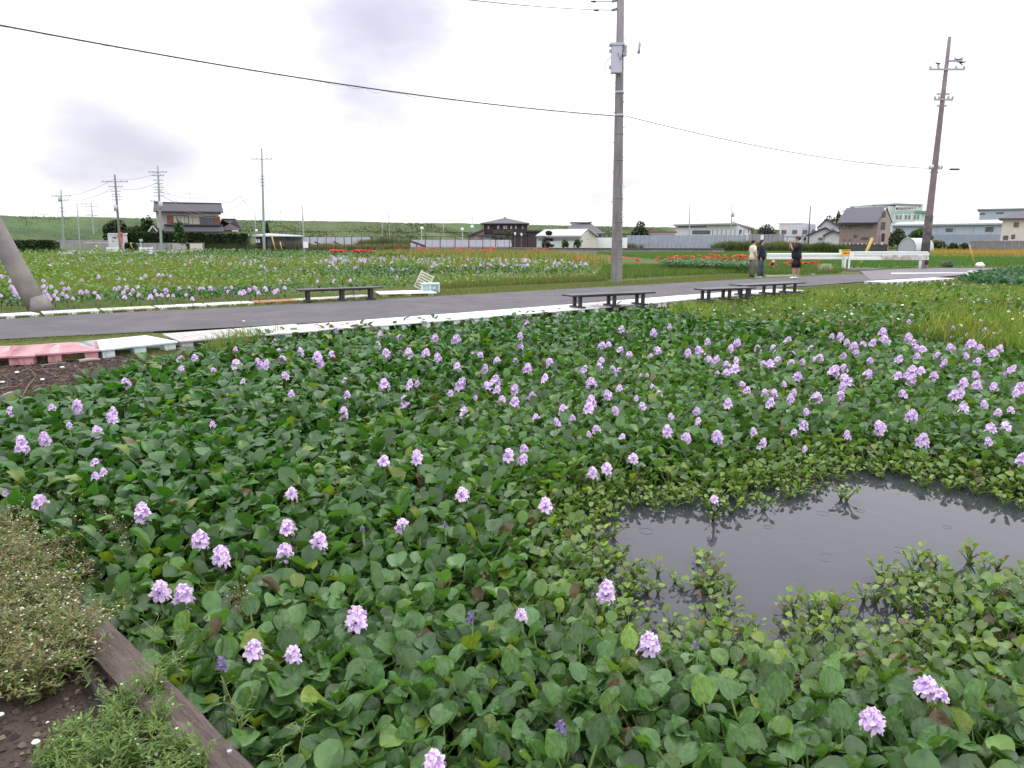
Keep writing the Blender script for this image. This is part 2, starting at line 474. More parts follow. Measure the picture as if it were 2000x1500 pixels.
# ragged edges, crown in the middle
dirv = np.gradient(A, axis=0); nrm = np.stack([-dirv[:, 1], dirv[:, 0]], -1); nrm /= np.linalg.norm(nrm, axis=1)[:, None]
A = A - nrm * (.05 * rng.random(80) + .02)[:, None]; B = B + nrm * (.08 * rng.random(80) - .02)[:, None]
cols = 9; V = []
for j in range(cols):
    u = j / (cols - 1); p = A * (1 - u) + B * u
    V.append(np.concatenate([p, np.full((80, 1), .012 + .018 * (1 - (2 * u - 1) ** 2))], 1))
V = np.stack(V, 1).reshape(-1, 3); idx = np.arange(80 * cols).reshape(80, cols)
F = np.stack([idx[:-1, :-1], idx[1:, :-1], idx[1:, 1:], idx[:-1, 1:]], -1).reshape(-1, 4)
tag(npobj('road', V, F, M['asphalt']), kind='structure')
ROADC = (A + B) / 2
# the lane beyond, paler concrete, meeting the road on the right
M['paleroad'] = mat('pale_concrete_road', (.16, .15, .16), rough=.9, noise=.2, nscale=1.5, bump=.3, bscale=40)
cp = G([(1680, 531), (1800, 524.5), (1900, 525), (2300, 524), (2300, 529), (2000, 531.5), (1930, 534), (1840, 542), (1700, 549)])
o = MB().add([(x, y, .036) for x, y in cp], [tuple(range(len(cp)))[::-1]]).build('road', M['paleroad'])
tag(o, kind='structure')
lp = G([(1740, 534.6), (1850, 534), (1925, 534.6), (1925, 535.4), (1850, 535), (1740, 536)])
o = MB().add([(x, y, .040) for x, y in lp], [tuple(range(len(lp)))[::-1]]).build('road_marking', M['whiteflat'])
tag(o, kind='structure')

# ------------------------------------------------------------------ rice paddy, straw field, levee
def slab(name, pts, m, z, **k):
    o = MB().add([(x, y, z) for x, y in pts], [tuple(range(len(pts)))]).build(name, m)
    return tag(o, kind='structure')
M['paddyfloor'] = mat('rice_paddy_floor', (.09, .15, .045), rough=.9, noise=.12, nscale=.8)
M['strawfloor'] = mat('straw_field_floor', (.19, .15, .07), rough=.95, noise=.3, nscale=.6, col2=(.11, .15, .05), fac2=.5, stretch=(.4, 1, 1))
PADDY = G([(1340, 512), (1660, 524), (1900, 521), (2300, 521), (2300, 508), (1820, 505), (1500, 492), (1250, 490), (1100, 489)])
slab('rice_paddy', PADDY, M['paddyfloor'], .01)
STRAW = G([(1780, 505), (2400, 508), (2400, 489), (1780, 486)])
slab('straw_field', STRAW, M['strawfloor'], .03)
M['levee'] = mat('levee_turf', (.05, .092, .03), rough=.95, noise=.35, nscale=.12, col2=(.08, .098, .038), fac2=.5, stretch=(.5, 1, 2.5), coord='Object')
LT = [(-330, -20), (-190, 80), (-108, 152), (0, 243), (65, 305), (130, 372), (230, 480)]
ltop = smooth(resample(LT, 240), 6)
dl = np.gradient(ltop, axis=0); nl = np.stack([dl[:, 1], -dl[:, 0]], -1); nl /= np.linalg.norm(nl, axis=1)[:, None]
prof = [(-30, -1), (0, 6.3), (1.2, 6.25), (9, 3.6), (13, 3.4), (22, .6), (26, -.6)]
V = []
for (off, zz) in prof:
    q = ltop + nl * off
    V.append(np.concatenate([q, (zz + (.9 * (fbm(q[:, 0], q[:, 1], .12, 9) - .5) if zz > 0 else 0) * np.ones(240))[:, None]], 1))
V = np.stack(V, 1).reshape(-1, 3); idx = np.arange(240 * len(prof)).reshape(240, -1)
F = np.stack([idx[:-1, :-1], idx[1:, :-1], idx[1:, 1:], idx[:-1, 1:]], -1).reshape(-1, 4)
tag(npobj('levee', V, F, M['levee']), kind='structure')
LEVEE_TOP = ltop; LEVEE_N = nl
# ------------------------------------------------------------------ water hyacinth leaves
def leaf_tpl(kind, seed, lod):
    """unit height 1 plant. returns V, F(quads), matidx (0 blade,1 petiole)"""
    r = random.Random(seed * 13 + (0 if kind == 'tall' else 7))
    if kind == 'tall':
        reach = r.uniform(.16, .42); hgt = r.uniform(.72, .98); bl = r.uniform(.22, .31); bw = bl * r.uniform(.66, .9)
        e0 = r.uniform(30, 85); curl = r.uniform(-50, -15); bulge = .012
    else:
        reach = r.uniform(.2, .55); hgt = r.uniform(.5, .9); bl = r.uniform(.25, .335); bw = bl * r.uniform(.9, 1.15)
        e0 = r.uniform(5, 72); curl = r.uniform(-25, 10); bulge = .03
    cup = r.uniform(.2, .7); twist = r.uniform(-.35, .35); wav = r.uniform(0, .05)
    # petiole
    np_ = {0: 4, 1: 3, 2: 2}[lod]; sides = {0: 5, 1: 3, 2: 3}[lod]
    pts = []
    for i in range(np_ + 1):
        t = i / np_
        pts.append(Vector((0, reach * (t ** 1.6), hgt * (1 - (1 - t) ** 1.35) if kind == 'tall' else hgt * t ** .8)))
    rad = [(.022 if kind == 'tall' else .03) * (1 - .45 * i / np_) + bulge * math.exp(-((i / np_ - .3) / .2) ** 2) for i in range(np_ + 1)]
    mb = MB()
    if lod < 2 or True:
        mb.tube(pts, rad, sides, cap=False)
    nq = len(mb.f)
    # blade: a ribbon of stations bending along its length
    ns = {0: 8, 1: 5, 2: 3}[lod]; nc = {0: 5, 1: 3, 2: 3}[lod]
    pos = pts[-1].copy(); ang = R(e0); base = len(mb.v)
    prev_t = 0
    for i in range(ns + 1):
        t = i / ns
        ds = bl * (t - prev_t); prev_t = t
        ang += R(curl) / ns if i else 0
        pos = pos + Vector((0, math.cos(ang), math.sin(ang))) * ds
        if kind == 'tall': w = math.sin(math.pi * min(1, (t * .96 + .04)) ** .72) ** .8
        else: w = math.sin(math.pi * min(1, (t * .93 + .05)) ** .86) ** .55
        if i == ns: w = .12 if lod < 2 else .3
        if i == 0: w = .22 if kind == 'tall' else .4
        nrm_ = Vector((0, -math.sin(ang), math.cos(ang)))
        for k in range(nc):
            u = k / (nc - 1) * 2 - 1
            x = u * w * bw / 2
            z = cup * abs(x) * (1 + .3 * u) + wav * math.sin(t * 9 + u * 4 + seed) * bl
            p = pos + nrm_ * z + Vector((x * math.cos(twist * t), 0, 0)) + nrm_ * x * math.sin(twist * t)
            # heart-shaped shoulders
            p = p - Vector((0, math.cos(ang), math.sin(ang))) * (.10 * bl * abs(u) if i == 0 else 0)
            mb.v.append(tuple(p))
    for i in range(ns):
        for k in range(nc - 1):
            a = base + i * nc + k
            mb.f.append((a, a + 1, a + nc + 1, a + nc))
    mi = np.array([1] * nq + [0] * (len(mb.f) - nq))
    return np.array(mb.v), np.array(mb.f), mi
NV = 8
TPL = {(k, s, l): leaf_tpl(k, s, l) for k in ('tall', 'short') for s in range(NV) for l in (0, 1, 2)}
LEAFMESH = {}
for k in ('tall', 'short'):
    for s in range(NV):
        V, F, mi = TPL[(k, s, 0)]
        LEAFMESH[(k, s)] = npmesh('leaf', V, F, [M['leafo'], M['petiole']], matidx=mi)

def water_d(x, y):
    d = -poly_sd(np.asarray(x), np.asarray(y), OPEN)      # positive outside the open water
    for gx, gy, gr in GAPS:
        d = np.minimum(d, np.hypot(np.asarray(x) - gx, np.asarray(y) - gy) - gr)
    return d
def canopy(x, y):
    """plant height (m) and kind factor at a point"""
    x = np.asarray(x, float); y = np.asarray(y, float)
    d = water_d(x, y)
    # tall dark stand on the left and along the far bank; low floating rosettes near the open water
    tall = np.clip((-x - .0 + (y - 4.0) * .12 + 2.2 * (fbm(x, y, .45, 2) - .5)) / 1.8, 0, 1) * np.clip((y - 3.3) / 1.3, 0, 1)
    back = np.clip((y - (9.5 + .45 * x)) / 2.0, 0, 1)
    tall = np.maximum(tall, back)
    h = .245 + .17 * tall + .05 * (fbm(x, y, 1.1, 7) - .5)
    nearw = np.clip(1 - d / .95, 0, 1)
    h = h * (1 - .62 * nearw ** .8)
    return h, tall, nearw, d
def leafcol(x, y, tall, nearw, n):
    x = np.asarray(x); y = np.asarray(y)
    a = lerp((.074, .156, .042), (.040, .120, .019), tall)
    a = lerp(a, (.115, .19, .032), nearw ** 1.2 * .95) if False else a * (1 - (nearw ** 1.1 * .85)[..., None]) + np.array((.165, .245, .04)) * (nearw ** 1.1 * .85)[..., None]
    g_ = rng.random(n)
    a = a * (.48 + .85 * rng.random(n))[:, None]
    yl = g_ < .035 + .05 * nearw
    a[yl] = np.array((.15, .21, .025)) * (.8 + .4 * rng.random(yl.sum()))[:, None]
    blue = (g_ > .82)
    a[blue] = a[blue] * np.array((.95, 1.0, 1.2))
    br = (g_ > .07) & (g_ < .078 + .03 * nearw + .008 * (y < 4))
    a[br] = np.array((.13, .085, .04)) * (.5 + .7 * rng.random(br.sum()))[:, None]
    lt = (g_ > .10) & (g_ < .16)
    a[lt] = a[lt] * np.array((1.7, 1.45, 1.1))
    return a
def jgrid(x0, x1, y0, y1, cell):
    gx, gy = np.meshgrid(np.arange(x0, x1, cell), np.arange(y0, y1, cell))
    gx = gx + (rng.random(gx.shape) - .5) * cell * .95; gy = gy + (rng.random(gy.shape) - .5) * cell * .95
    return gx.ravel(), gy.ravel()
MARSH = G([(1250, 606), (1310, 616), (1400, 630), (1500, 634), (1600, 630), (1690, 626), (1760, 640), (1850, 656), (1930, 668), (2000, 672), (2300, 700), (2600, 560), (1880, 556), (1600, 573), (1400, 588), (1290, 600)])
def frustum(x, y, m=1.12):
    return (np.abs(x) < (y * .98 + .3) * 1000 / 1400 * m + .25)
plants = []
for (y0, y1, cell) in ((1.2, 4.4, .112), (4.4, 7.5, .122), (7.5, 11, .145), (11, 16, .18), (16, 30, .25)):
    x, y = jgrid(-9, 26, y0, y1, cell)
    k = (poly_sd(x, y, POND) > .03) & frustum(x, y)
    x, y = x[k], y[k]
    h, tall, nw, d = canopy(x, y)
    k = d > .03
    # thinner cover beside the open water, so it shows between the plants
    k &= rng.random(len(x)) < np.clip(.45 + d * 1.3, 0, 1)
    ms = poly_sd(x, y, MARSH) + 1.6 * (fbm(x, y, .6, 4) - .5)
    k &= ~((ms > 0) & (rng.random(len(x)) < .45))
    for a in zip(x[k], y[k], h[k] * (1 + .28 * (rng.random(k.sum()) - .5)), tall[k], nw[k]):
        plants.append(a)
# little rosettes packed in between near the water
x, y = jgrid(-1, 9, 2.4, 8.5, .115)
k = (poly_sd(x, y, POND) > .03) & frustum(x, y); x, y = x[k], y[k]
h, tall, nw, d = canopy(x, y)
k = (d > .0) & (nw > .12) & (rng.random(len(x)) < .75 * np.clip(d * 2.5 + .3, 0, 1) * np.clip(fbm(x, y, 1.6, 77) * 2.6 - .2, 0, 1))
for a in zip(x[k], y[k], h[k] * .72 * (1 + .3 * (rng.random(k.sum()) - .5)), tall[k], nw[k]): plants.append(a)
plants = np.array(plants)
# small rafts drifting off the edge
extra = []
for (px, py) in ((1655, 962), (1378, 1080), (1402, 1106), (1388, 1128), (1410, 1140), (1795, 1082), (1822, 1090), (1718, 1114), (1700, 1156), (1548, 1180), (1585, 1182), (1620, 1176), (1900, 1084), (1640, 1172)):
    p = P(px, py, WZ + .06)
    for _ in range(2):
        extra.append((p.x + random.uniform(-.05, .05), p.y + random.uniform(-.05, .05), random.uniform(.09, .13), 0, .95))
plants = np.concatenate([plants, np.array(extra)])
dist = np.hypot(plants[:, 0], plants[:, 1])
ccx = plants[:, 0] / (plants[:, 1] * math.cos(PITCH) + 1.9 * math.sin(PITCH)) * 1400
pyy = 750 + 1400 * np.tan(np.arctan2(1.85, plants[:, 1]) - PITCH)
inview = (np.abs(ccx) < 1010) & (pyy < 1560)
order = np.argsort(np.where(inview, dist, 1e6))
near_ids = order[:300]
isnear = np.zeros(len(plants), bool); isnear[near_ids] = True
def leaves_of(h, tall, nw):
    n = random.randint(6, 9)
    a0 = random.uniform(0, 6.28); outl = []
    kind = 'tall' if tall > random.uniform(.25, .75) else 'short'
    for i in range(n):
        az = a0 + i * 2.4 + random.uniform(-.3, .3)
        inner = i / n
        lean = -R(random.uniform(-6, 22) * (1.1 - inner))
        s = h * random.uniform(.78, 1.12) * (1.0 if kind == 'tall' else 1.08)
        outl.append((az, lean, random.uniform(-.12, .12), s, kind, random.randrange(NV)))
    return outl
LM = [(P(a, b_, -.05).x, P(a, b_, -.05).y, n_) for (a, b_, n_) in (
    (278, 998, 'the tall spike beside the bank weeds'), (410, 1068, 'the two neighbouring left spikes'), (340, 1158, 'the touching pair of heads'), (558, 1050, 'the stacked pair of heads'),
    (622, 1054, 'the head beside the stacked pair'), (495, 1265, 'the head behind bright leaves'), (571, 1275, 'the small head behind bright leaves'), (785, 1027, 'the lone spike in mid mat'),
    (696, 1203, 'the tall left-centre spike'), (1018, 1199, 'the low spreading centre head'), (1185, 1151, 'the spike left of the water'), (1267, 1252, 'the spike below the water'),
    (847, 1483, 'the head cut by the bottom edge'), (1810, 1340, 'the wide lower right head'), (1703, 1402, 'the nearest open right bloom'), (432, 1293, 'the withering left head'),
    (919, 1203, 'the withering centre head'), (1095, 1420, 'the shrivelled bottom head'), (1358, 1257, 'the small fading head'), (903, 964, 'the centre spike over round leaves'),
    (1395, 975, 'the small head on the spit'), (1065, 985, 'the full head right of centre'), (700, 1450, 'the bottom edge, left of centre'), (1300, 1430, 'the bottom edge, right of centre'),
    (1950, 1200, 'the right edge below the water'), (1600, 1250, 'the near shore of the open water'), (1950, 1450, 'the lower right corner'), (1500, 1350, 'the dark gap in the right mat'))]
# near plants: one thing each, every leaf a part
for i in near_ids:
    x, y, h, tall, nw = plants[i]
    lo = leaves_of(h, tall, nw)
    best = min(LM, key=lambda q: (q[0] - x) ** 2 + (q[1] - y) ** 2)
    dx_, dy_ = x - best[0], y - best[1]; dd_ = math.hypot(dx_, dy_)
    side = ('right of' if dx_ > 0 else 'left of') if abs(dx_) > abs(dy_) else ('behind' if dy_ > 0 else 'in front of')
    adj = ('small yellow-green' if nw > .55 else ('tall dark' if tall > .5 else 'round-leaved')) + ' hyacinth plant without flowers '
    lab = adj + ('close ' if dd_ < .16 else '') + side + ' ' + best[2]; grp = 'flowerless hyacinth plants around ' + best[2]
    e = empty('water_hyacinth', (x, y, WZ - .01), 0, lab, 'water plant', grp)
    colr = leafcol(np.full(len(lo), x), np.full(len(lo), y), np.full(len(lo), tall), np.full(len(lo), nw), len(lo))
    for (az, lean, roll, s, kind, v), c in zip(lo, colr):
        o = bpy.data.objects.new('leaf', LEAFMESH[(kind, v)])
        o.rotation_euler = (Matrix.Rotation(az, 3, 'Z') @ Matrix.Rotation(lean, 3, 'X') @ Matrix.Rotation(roll, 3, 'Y')).to_euler()
        o.scale = (s, s, s); o.color = (*c, 1); link(o, e)
# the rest of the mat
buck = {}
for i in np.where(~isnear)[0]:
    x, y, h, tall, nw = plants[i]
    lod = 1 if y < 9 else 2
    for (az, lean, roll, s, kind, v) in leaves_of(h, tall, nw):
        buck.setdefault((kind, v, lod), []).append((x, y, az, lean, roll, s, tall, nw))
parts = []; MI = []
for (kind, v, lod), rows in buck.items():
    r_ = np.array(rows); n = len(r_)
    V, F, mi = TPL[(kind, v, lod)]
    c = leafcol(r_[:, 0], r_[:, 1], r_[:, 6], r_[:, 7], n)
    pos = np.stack([r_[:, 0], r_[:, 1], np.full(n, WZ - .01)], -1)
    parts.append(inst(V, F, pos, rotmats(r_[:, 2], r_[:, 3], r_[:, 4]), r_[:, 5] * (1.0 if lod == 1 else 1.06), c))
    MI.append(np.tile(mi, n))
V, F, K = cat_parts(parts)
o = npobj('hyacinth_mat', V, F, [M['leaf'], M['petiole']], K, matidx=np.concatenate(MI))
tag(o, 'dense green mat of water hyacinth leaves covering the near pond', 'water plants', kind='stuff')
print('near pond leaf tris', len(F) * 2)

# ------------------------------------------------------------------ blades of grass (any band of ground)
def blades(name, x, y, z, h, w, col, label, cat_='grass', lean=.35, segs=2, m=None, kind='stuff'):
    n = len(x)
    az = rng.random(n) * 6.283; ln = (rng.random(n)) * lean * h
    cx, cy = np.cos(az), np.sin(az)
    fa = rng.random(n) * 3.1416; wx, wy = np.cos(fa), np.sin(fa)
    V = []
    for s_ in range(segs + 1):
        t = s_ / segs; ww = w * (1 - t ** 1.5 * .85) / 2
        px = x + cx * ln * t ** 2; py = y + cy * ln * t ** 2; pz = z + h * t * (1 - .15 * t)
        V.append(np.stack([px - wx * ww, py - wy * ww, pz], -1)); V.append(np.stack([px + wx * ww, py + wy * ww, pz], -1))
    V = np.stack(V, 1); k = 2 * (segs + 1)
    tf = np.array([(2 * i, 2 * i + 1, 2 * i + 3, 2 * i + 2) for i in range(segs)])
    F = (tf[None] + (np.arange(n) * k)[:, None, None]).reshape(-1, 4)
    o = npobj(name, V.reshape(-1, 3), F, m or M['grass'], np.repeat(col, k, 0), smooth=False)
    return tag(o, label, cat_, kind=kind)
def scatter(poly, n):
    q = np.array(poly); lo, hi = q.min(0), q.max(0)
    X, Y = [], []; got = 0
    while got < n:
        x = lo[0] + rng.random(n * 2) * (hi[0] - lo[0]); y = lo[1] + rng.random(n * 2) * (hi[1] - lo[1])
        k = poly_sd(x, y, poly) > 0
        X.append(x[k]); Y.append(y[k]); got += k.sum()
        if k.sum() == 0: break
    return np.concatenate(X)[:n], np.concatenate(Y)[:n]
def pick(cols, n, var=.3, wts=None):
    c = np.array(cols)[rng.choice(len(cols), n, p=wts)]
    return c * (1 - var / 2 + var * rng.random(n))[:, None]
# marsh at the far right of the near pond: upright yellow-green blades among the leaves
x, y = scatter(MARSH, 110000)
k = frustum(x, y); x, y = x[k], y[k]
f_ = fbm(x, y, .8, 21)
k = rng.random(len(x)) < np.clip((f_ - .30) * 4.0, .10, 1); x, y, f_ = x[k], y[k], f_[k]
c = pick([(.12, .18, .03), (.085, .155, .028), (.19, .20, .05), (.05, .11, .025), (.23, .19, .08), (.28, .13, .06)], len(x), .7, [.31, .30, .19, .15, .035, .015])
c = c * (.8 + 1.1 * fbm(x, y, 1.1, 23))[:, None]; yy_ = np.clip(fbm(x, y, .7, 27) * 2 - .8, 0, 1)[:, None]; c = c * (1 - yy_) + c * np.array((1.25, 1.05, 1.0)) * yy_
blades('marsh_grass', x, y, WZ + .05, .34 + .26 * rng.random(len(x)), .016 + .018 * rng.random(len(x)), c, 'upright yellow-green marsh blades among hyacinth leaves in the far right of the near pond', 'marsh grass', lean=.5)
# russet stalks near the benches
cx = []
for (px, py, rad) in ((1415, 605, .35), (1440, 612, .3), (1255, 596, .3), (1600, 640, .35), (1670, 640, .5), (1480, 610, .4), (1385, 600, .3), (1870, 640, .5), (1990, 600, .5)):
    p = P(px, py, -.05)
    r_ = rad * np.sqrt(rng.random(70)); a = rng.random(70) * 6.28
    cx.append(np.stack([p.x + r_ * np.cos(a) * 1.5, p.y + r_ * np.sin(a)], -1))
cx = np.concatenate(cx)
blades('russet_stalks', cx[:, 0], cx[:, 1], WZ + .1, .30 + .18 * rng.random(len(cx)), .017 * np.ones(len(cx)), pick([(.34, .10, .05), (.30, .14, .06), (.24, .13, .06)], len(cx)), 'withered russet stalks standing in clumps between the marsh blades and the benches', 'dead stalks')
# tufts sticking up along the near edge of the pallet walkway
q = G([(400, 690), (450, 668), (470, 662), (560, 660), (520, 668), (440, 700)])
x, y = scatter(q, 500)
blades('bank_grass', x, y, 0, .16 + .2 * rng.random(500), .014 * np.ones(500), pick([(.14, .2, .04), (.2, .2, .05), (.1, .16, .04)], 500), 'long grass tuft between the pink pallets and the hyacinths', 'grass', lean=.7)
# little white flowers scattered on the marsh
x, y = scatter(MARSH, 420); k = frustum(x, y); x, y = x[k], y[k]
parts = []
pt = np.array([(0, 0, 0), (.02, 0, .006), (0, .02, .006), (-.02, 0, .006), (0, -.02, .006), (.014, .014, .0), (-.014, .014, 0), (-.014, -.014, 0), (.014, -.014, 0)])
pf = np.array([(0, 1, 5, 2), (0, 2, 6, 3), (0, 3, 7, 4), (0, 4, 8, 1)])
n = len(x)
V, F, K = inst(pt, pf, np.stack([x, y, WZ + .38 + .14 * rng.random(n)], -1), rotmats(rng.random(n) * 6, -1.0 + rng.random(n)), .7 + 1.1 * rng.random(n), np.tile((.8, .8, .76), (n, 1)))
tag(npobj('white_marsh_flowers', V, F, M['petal'], K), 'tiny white flowers sprinkled over the marsh blades', 'flowers', kind='stuff')

# verges and lawns beside the road
def strip(polypx, n, h0, h1, w, cols, name, label, z=0, lean=.4, wts=None, excl=None):
    poly = G(polypx) if not hasattr(polypx, 'shape') else polypx
    x, y = scatter(poly, n)
    k = frustum(x, y, 1.15); x, y = x[k], y[k]
    if excl is not None: k = excl(x, y); x, y = x[k], y[k]
    return blades(name, x, y, z, h0 + (h1 - h0) * rng.random(len(x)), w * (.6 + .8 * rng.random(len(x))), pick(cols, len(x), .45, wts), label, lean=lean)
TURF = [(.12, .15, .04), (.16, .17, .06), (.09, .13, .035), (.2, .19, .09)]
strip([(-80, 615), (0, 614), (240, 603), (450, 594), (700, 581), (800, 575), (830, 568), (1000, 560), (1200, 551), (1440, 535), (1500, 541), (1280, 555), (950, 573), (450, 601), (240, 610), (0, 624), (-80, 627)], 26000, .03, .08, .012, TURF, 'verge_turf', 'short dry turf strip along the far side of the road')
strip([(-60, 676), (0, 672), (300, 652), (300, 649), (-60, 668)], 1500, .02, .05, .01, TURF, 'verge_turf', 'thin turf line between the road and the pink pallets')
strip([(1280, 586), (1480, 569), (1640, 557), (1750, 553), (1880, 545), (1900, 556), (1600, 572), (1400, 584)], 9000, .03, .09, .012, TURF, 'verge_turf', 'short turf between the road bend and the marsh')
strip([(190, 690), (420, 676), (430, 684), (345, 697), (230, 726), (100, 766), (0, 792), (-60, 800), (160, 742), (280, 702)], 3500, .02, .06, .008, [(.12, .13, .05), (.16, .14, .07), (.08, .1, .035)], 'bank_turf', 'sparse brownish turf between the bare soil and the hyacinths')
strip([(0, 700), (190, 694), (210, 700), (60, 714), (-40, 716)], 350, .05, .14, .006, [(.16, .1, .06), (.2, .14, .08), (.1, .06, .04)], 'dry_stems', 'dry reddish stems at the foot of the pink pallets', lean=1.2)

# ------------------------------------------------------------------ the far pond field beyond the road
FIELD = G([(-250, 612), (0, 608), (240, 600), (450, 590), (640, 583), (830, 566), (1000, 557), (1160, 548), (1150, 530), (1180, 515), (1060, 500), (820, 497), (560, 496), (380, 492), (120, 492), (-250, 494)])
SHT = {s: TPL[('short', s, 2)] for s in range(NV)}
bladeT = []
for s in range(NV):
    V, F, mi = TPL[('tall', s, 2)]
    bladeT.append((V, F[mi == 0], 0))
def field_zone(x, y):
    """0 grassy yellow-green .. 1 dark hyacinth"""
    f_ = fbm(x * .55, y * .22, 1.0, 31)
    dd = poly_sd(x, y, FIELD)
    edge = np.clip(1 - (dd - 1.2) / 3.5, 0, 1) * (y < 24)
    midr = np.clip(1 - np.hypot((x + 4) / 14, (y - 34) / 7), 0, 1) * 2.2
    farr = np.clip((y - 48) / 14, 0, 1) * np.clip((x + 40) / 12, 0, 1)
    return np.clip(edge + midr * .8 + farr + (f_ - .55) * 1.8 - .12, 0, 1)
xs_, ys_ = [], []
for (y0, y1, cell) in ((15, 22, .26), (22, 32, .34), (32, 48, .5), (48, 75, .75), (75, 110, 1.1)):
    x, y = jgrid(-75, 14, y0, y1, cell)
    k = (poly_sd(x, y, FIELD) > 0) & frustum(x, y, 1.1)
    xs_.append(x[k]); ys_.append(y[k])
x = np.concatenate(xs_); y = np.concatenate(ys_); zn = field_zone(x, y)
parts = []
for rep in range(4):
    for s in range(NV):
        k = rng.integers(0, NV, len(x)) == s
        k &= rng.random(len(x)) < (.35 + .65 * zn)
        n = k.sum(); V, F, _ = bladeT[s]
        a = rng.random(n) * 6.283
        gr = np.clip((y[k] - 15) / 60, 0, 1)
        sc_ = (.30 + .25 * gr) * (1 + .4 * (rng.random(n) - .5))
        off = np.stack([np.cos(a), np.sin(a)], -1) * (.1 + .15 * gr)[:, None]
        base = lerp((.12, .2, .035), (.03, .10, .025), zn[k])
        c = base * (.65 + .7 * rng.random(n))[:, None]
        pos = np.stack([x[k] + off[:, 0], y[k] + off[:, 1], -.13 * np.ones(n)], -1)
        parts.append(inst(V, F, pos, rotmats(a, -.2 + .3 * rng.random(n)), sc_ * 1.15, c))
V, F, K = cat_parts(parts)
tag(npobj('far_hyacinth_mat', V, F, M['leaf'], K), 'low green hyacinth leaves covering the field pond beyond the road', 'water plants', kind='stuff')
print('far leaves tris', len(F) * 2)
# grass of the same field
for (y0, y1, n, hh, ww) in ((15, 26, 26000, .26, .012), (26, 45, 26000, .3, .025), (45, 110, 26000, .34, .05)):
    x = -75 + 90 * rng.random(n * 3); y = y0 + (y1 - y0) * rng.random(n * 3)
    k = (poly_sd(x, y, FIELD) > -.2) & frustum(x, y, 1.1)
    zn = field_zone(x, y); k &= rng.random(len(x)) > zn * .93
    x, y = x[k][:n], y[k][:n]
    rus = fbm(x * .4, y * .25, 1, 41)
    c = pick([(.13, .22, .035), (.17, .23, .05), (.09, .17, .03), (.2, .2, .06)], len(x), .4)
    c = np.where((rus > .66)[:, None], c * np.array((1.5, .72, 1.0)), c)
    blades('field_grass', x, y, -.05, hh * (.5 + .7 * rng.random(len(x))), np.full(len(x), ww), c, 'bright yellow-green grass growing through the field pond, %s part' % ({15: 'nearest', 26: 'middle', 45: 'farthest'}[y0]), lean=.5)
# tall tawny and red flower stems in front of the fence
q = G([(720, 502), (800, 499), (1060, 499), (1180, 512), (1190, 522), (1050, 516), (860, 510), (740, 506)])
x, y = scatter(q, 5200)
blades('tawny_stems', x, y, 0, .5 + .5 * rng.random(len(x)), .05 * np.ones(len(x)), pick([(.3, .25, .08), (.2, .2, .06), (.12, .17, .05), (.35, .16, .08)], len(x), .4, [.38, .3, .24, .08]), 'tall tawny seed stems in front of the dark mesh fence', 'grass', lean=.15)
def lilies(px0, px1, py, n, name, label, spread=1.0, hh=.45):
    a = P(px0, py); b_ = P(px1, py)
    n0 = n; t_ = rng.random(n * 4)
    cl_ = vn(t_ * (px1 - px0) * .09, t_ * 0 + px0, 1, 6)
    t_ = t_[rng.random(n * 4) < np.clip((cl_ - .3) * 3, .04, 1)][:n]; n = len(t_)
    x = a.x + (b_.x - a.x) * t_; y = a.y + (b_.y - a.y) * t_ + (rng.random(n) - .5) * 2 * spread
    z0 = hh * (.65 + .5 * rng.random(n)) + .12 * (vn(x, y, .9, 3))
    parts = []
    # each bloom: a ring of narrow curled petals
    tv = []; tf = []
    for i in range(7):
        a_ = i * 2 * math.pi / 7; ca, sa = math.cos(a_), math.sin(a_)
        b0 = len(tv)
        for (r_, zz, w_) in ((0, 0, .015), (.06, .05, .03), (.10, .02, .01)):
            tv += [(ca * r_ - sa * w_, sa * r_ + ca * w_, zz), (ca * r_ + sa * w_, sa * r_ - ca * w_, zz)]
        tf += [(b0, b0 + 1, b0 + 3, b0 + 2), (b0 + 2, b0 + 3, b0 + 5, b0 + 4)]
    c = pick([(.62, .045, .045), (.7, .09, .06), (.55, .03, .04)], n, .3)
    V, F, K = inst(np.array(tv), np.array(tf), np.stack([x, y, z0], -1), rotmats(rng.random(n) * 6, rng.random(n) * .6 - .3), 1 + .6 * rng.random(n), c)
    o = npobj(name, V, F, M['petal'], K); tag(o, label, 'flowers', kind='stuff')
    blades('lily_stems', x, y, 0, z0, .012 * np.ones(n), pick([(.1, .16, .04)], n), 'green stems under the ' + label, 'stems', lean=.05)
lilies(647, 672, 501, 260, 'red_spider_lilies', 'first short red spider lily bed left of the dark fence', .7)
lilies(684, 734, 501, 420, 'red_spider_lilies', 'second longer red spider lily bed beside the dark fence', .7)
lilies(776, 1070, 504, 90, 'red_spider_lilies', 'thin red spider lilies among the tawny stems before the fence', 1.5, .7)
lilies(1295, 1380, 523, 24, 'red_spider_lilies', 'red spider lily row right of the big pole', .6, .55)
lilies(1378, 1462, 525, 48, 'red_spider_lilies', 'red spider lily row left of the woman in cream', .7, .62)
lilies(1120, 1290, 521, 26, 'red_spider_lilies', 'sparse red spider lilies around the big pole', .8)
lilies(1500, 1600, 527, 40, 'red_spider_lilies', 'few red spider lilies under the white guard rail', .6, .3)
# grassy rough around the big pole and to its right
strip([(1160, 547), (1440, 534), (1560, 538), (1640, 534), (1650, 528), (1500, 524), (1300, 520), (1180, 522)], 26000, .12, .32, .02, [(.09, .15, .035), (.14, .18, .05), (.06, .12, .03)], 'rough_grass', 'rough grass between the road and the rice paddy', lean=.5)
strip([(830, 566), (1000, 557), (1190, 549), (1180, 545), (1100, 546), (900, 556)], 5000, .1, .28, .02, [(.12, .15, .05), (.16, .16, .06)], 'rough_grass', 'brownish rough grass to the right of the teal crate', lean=.5)
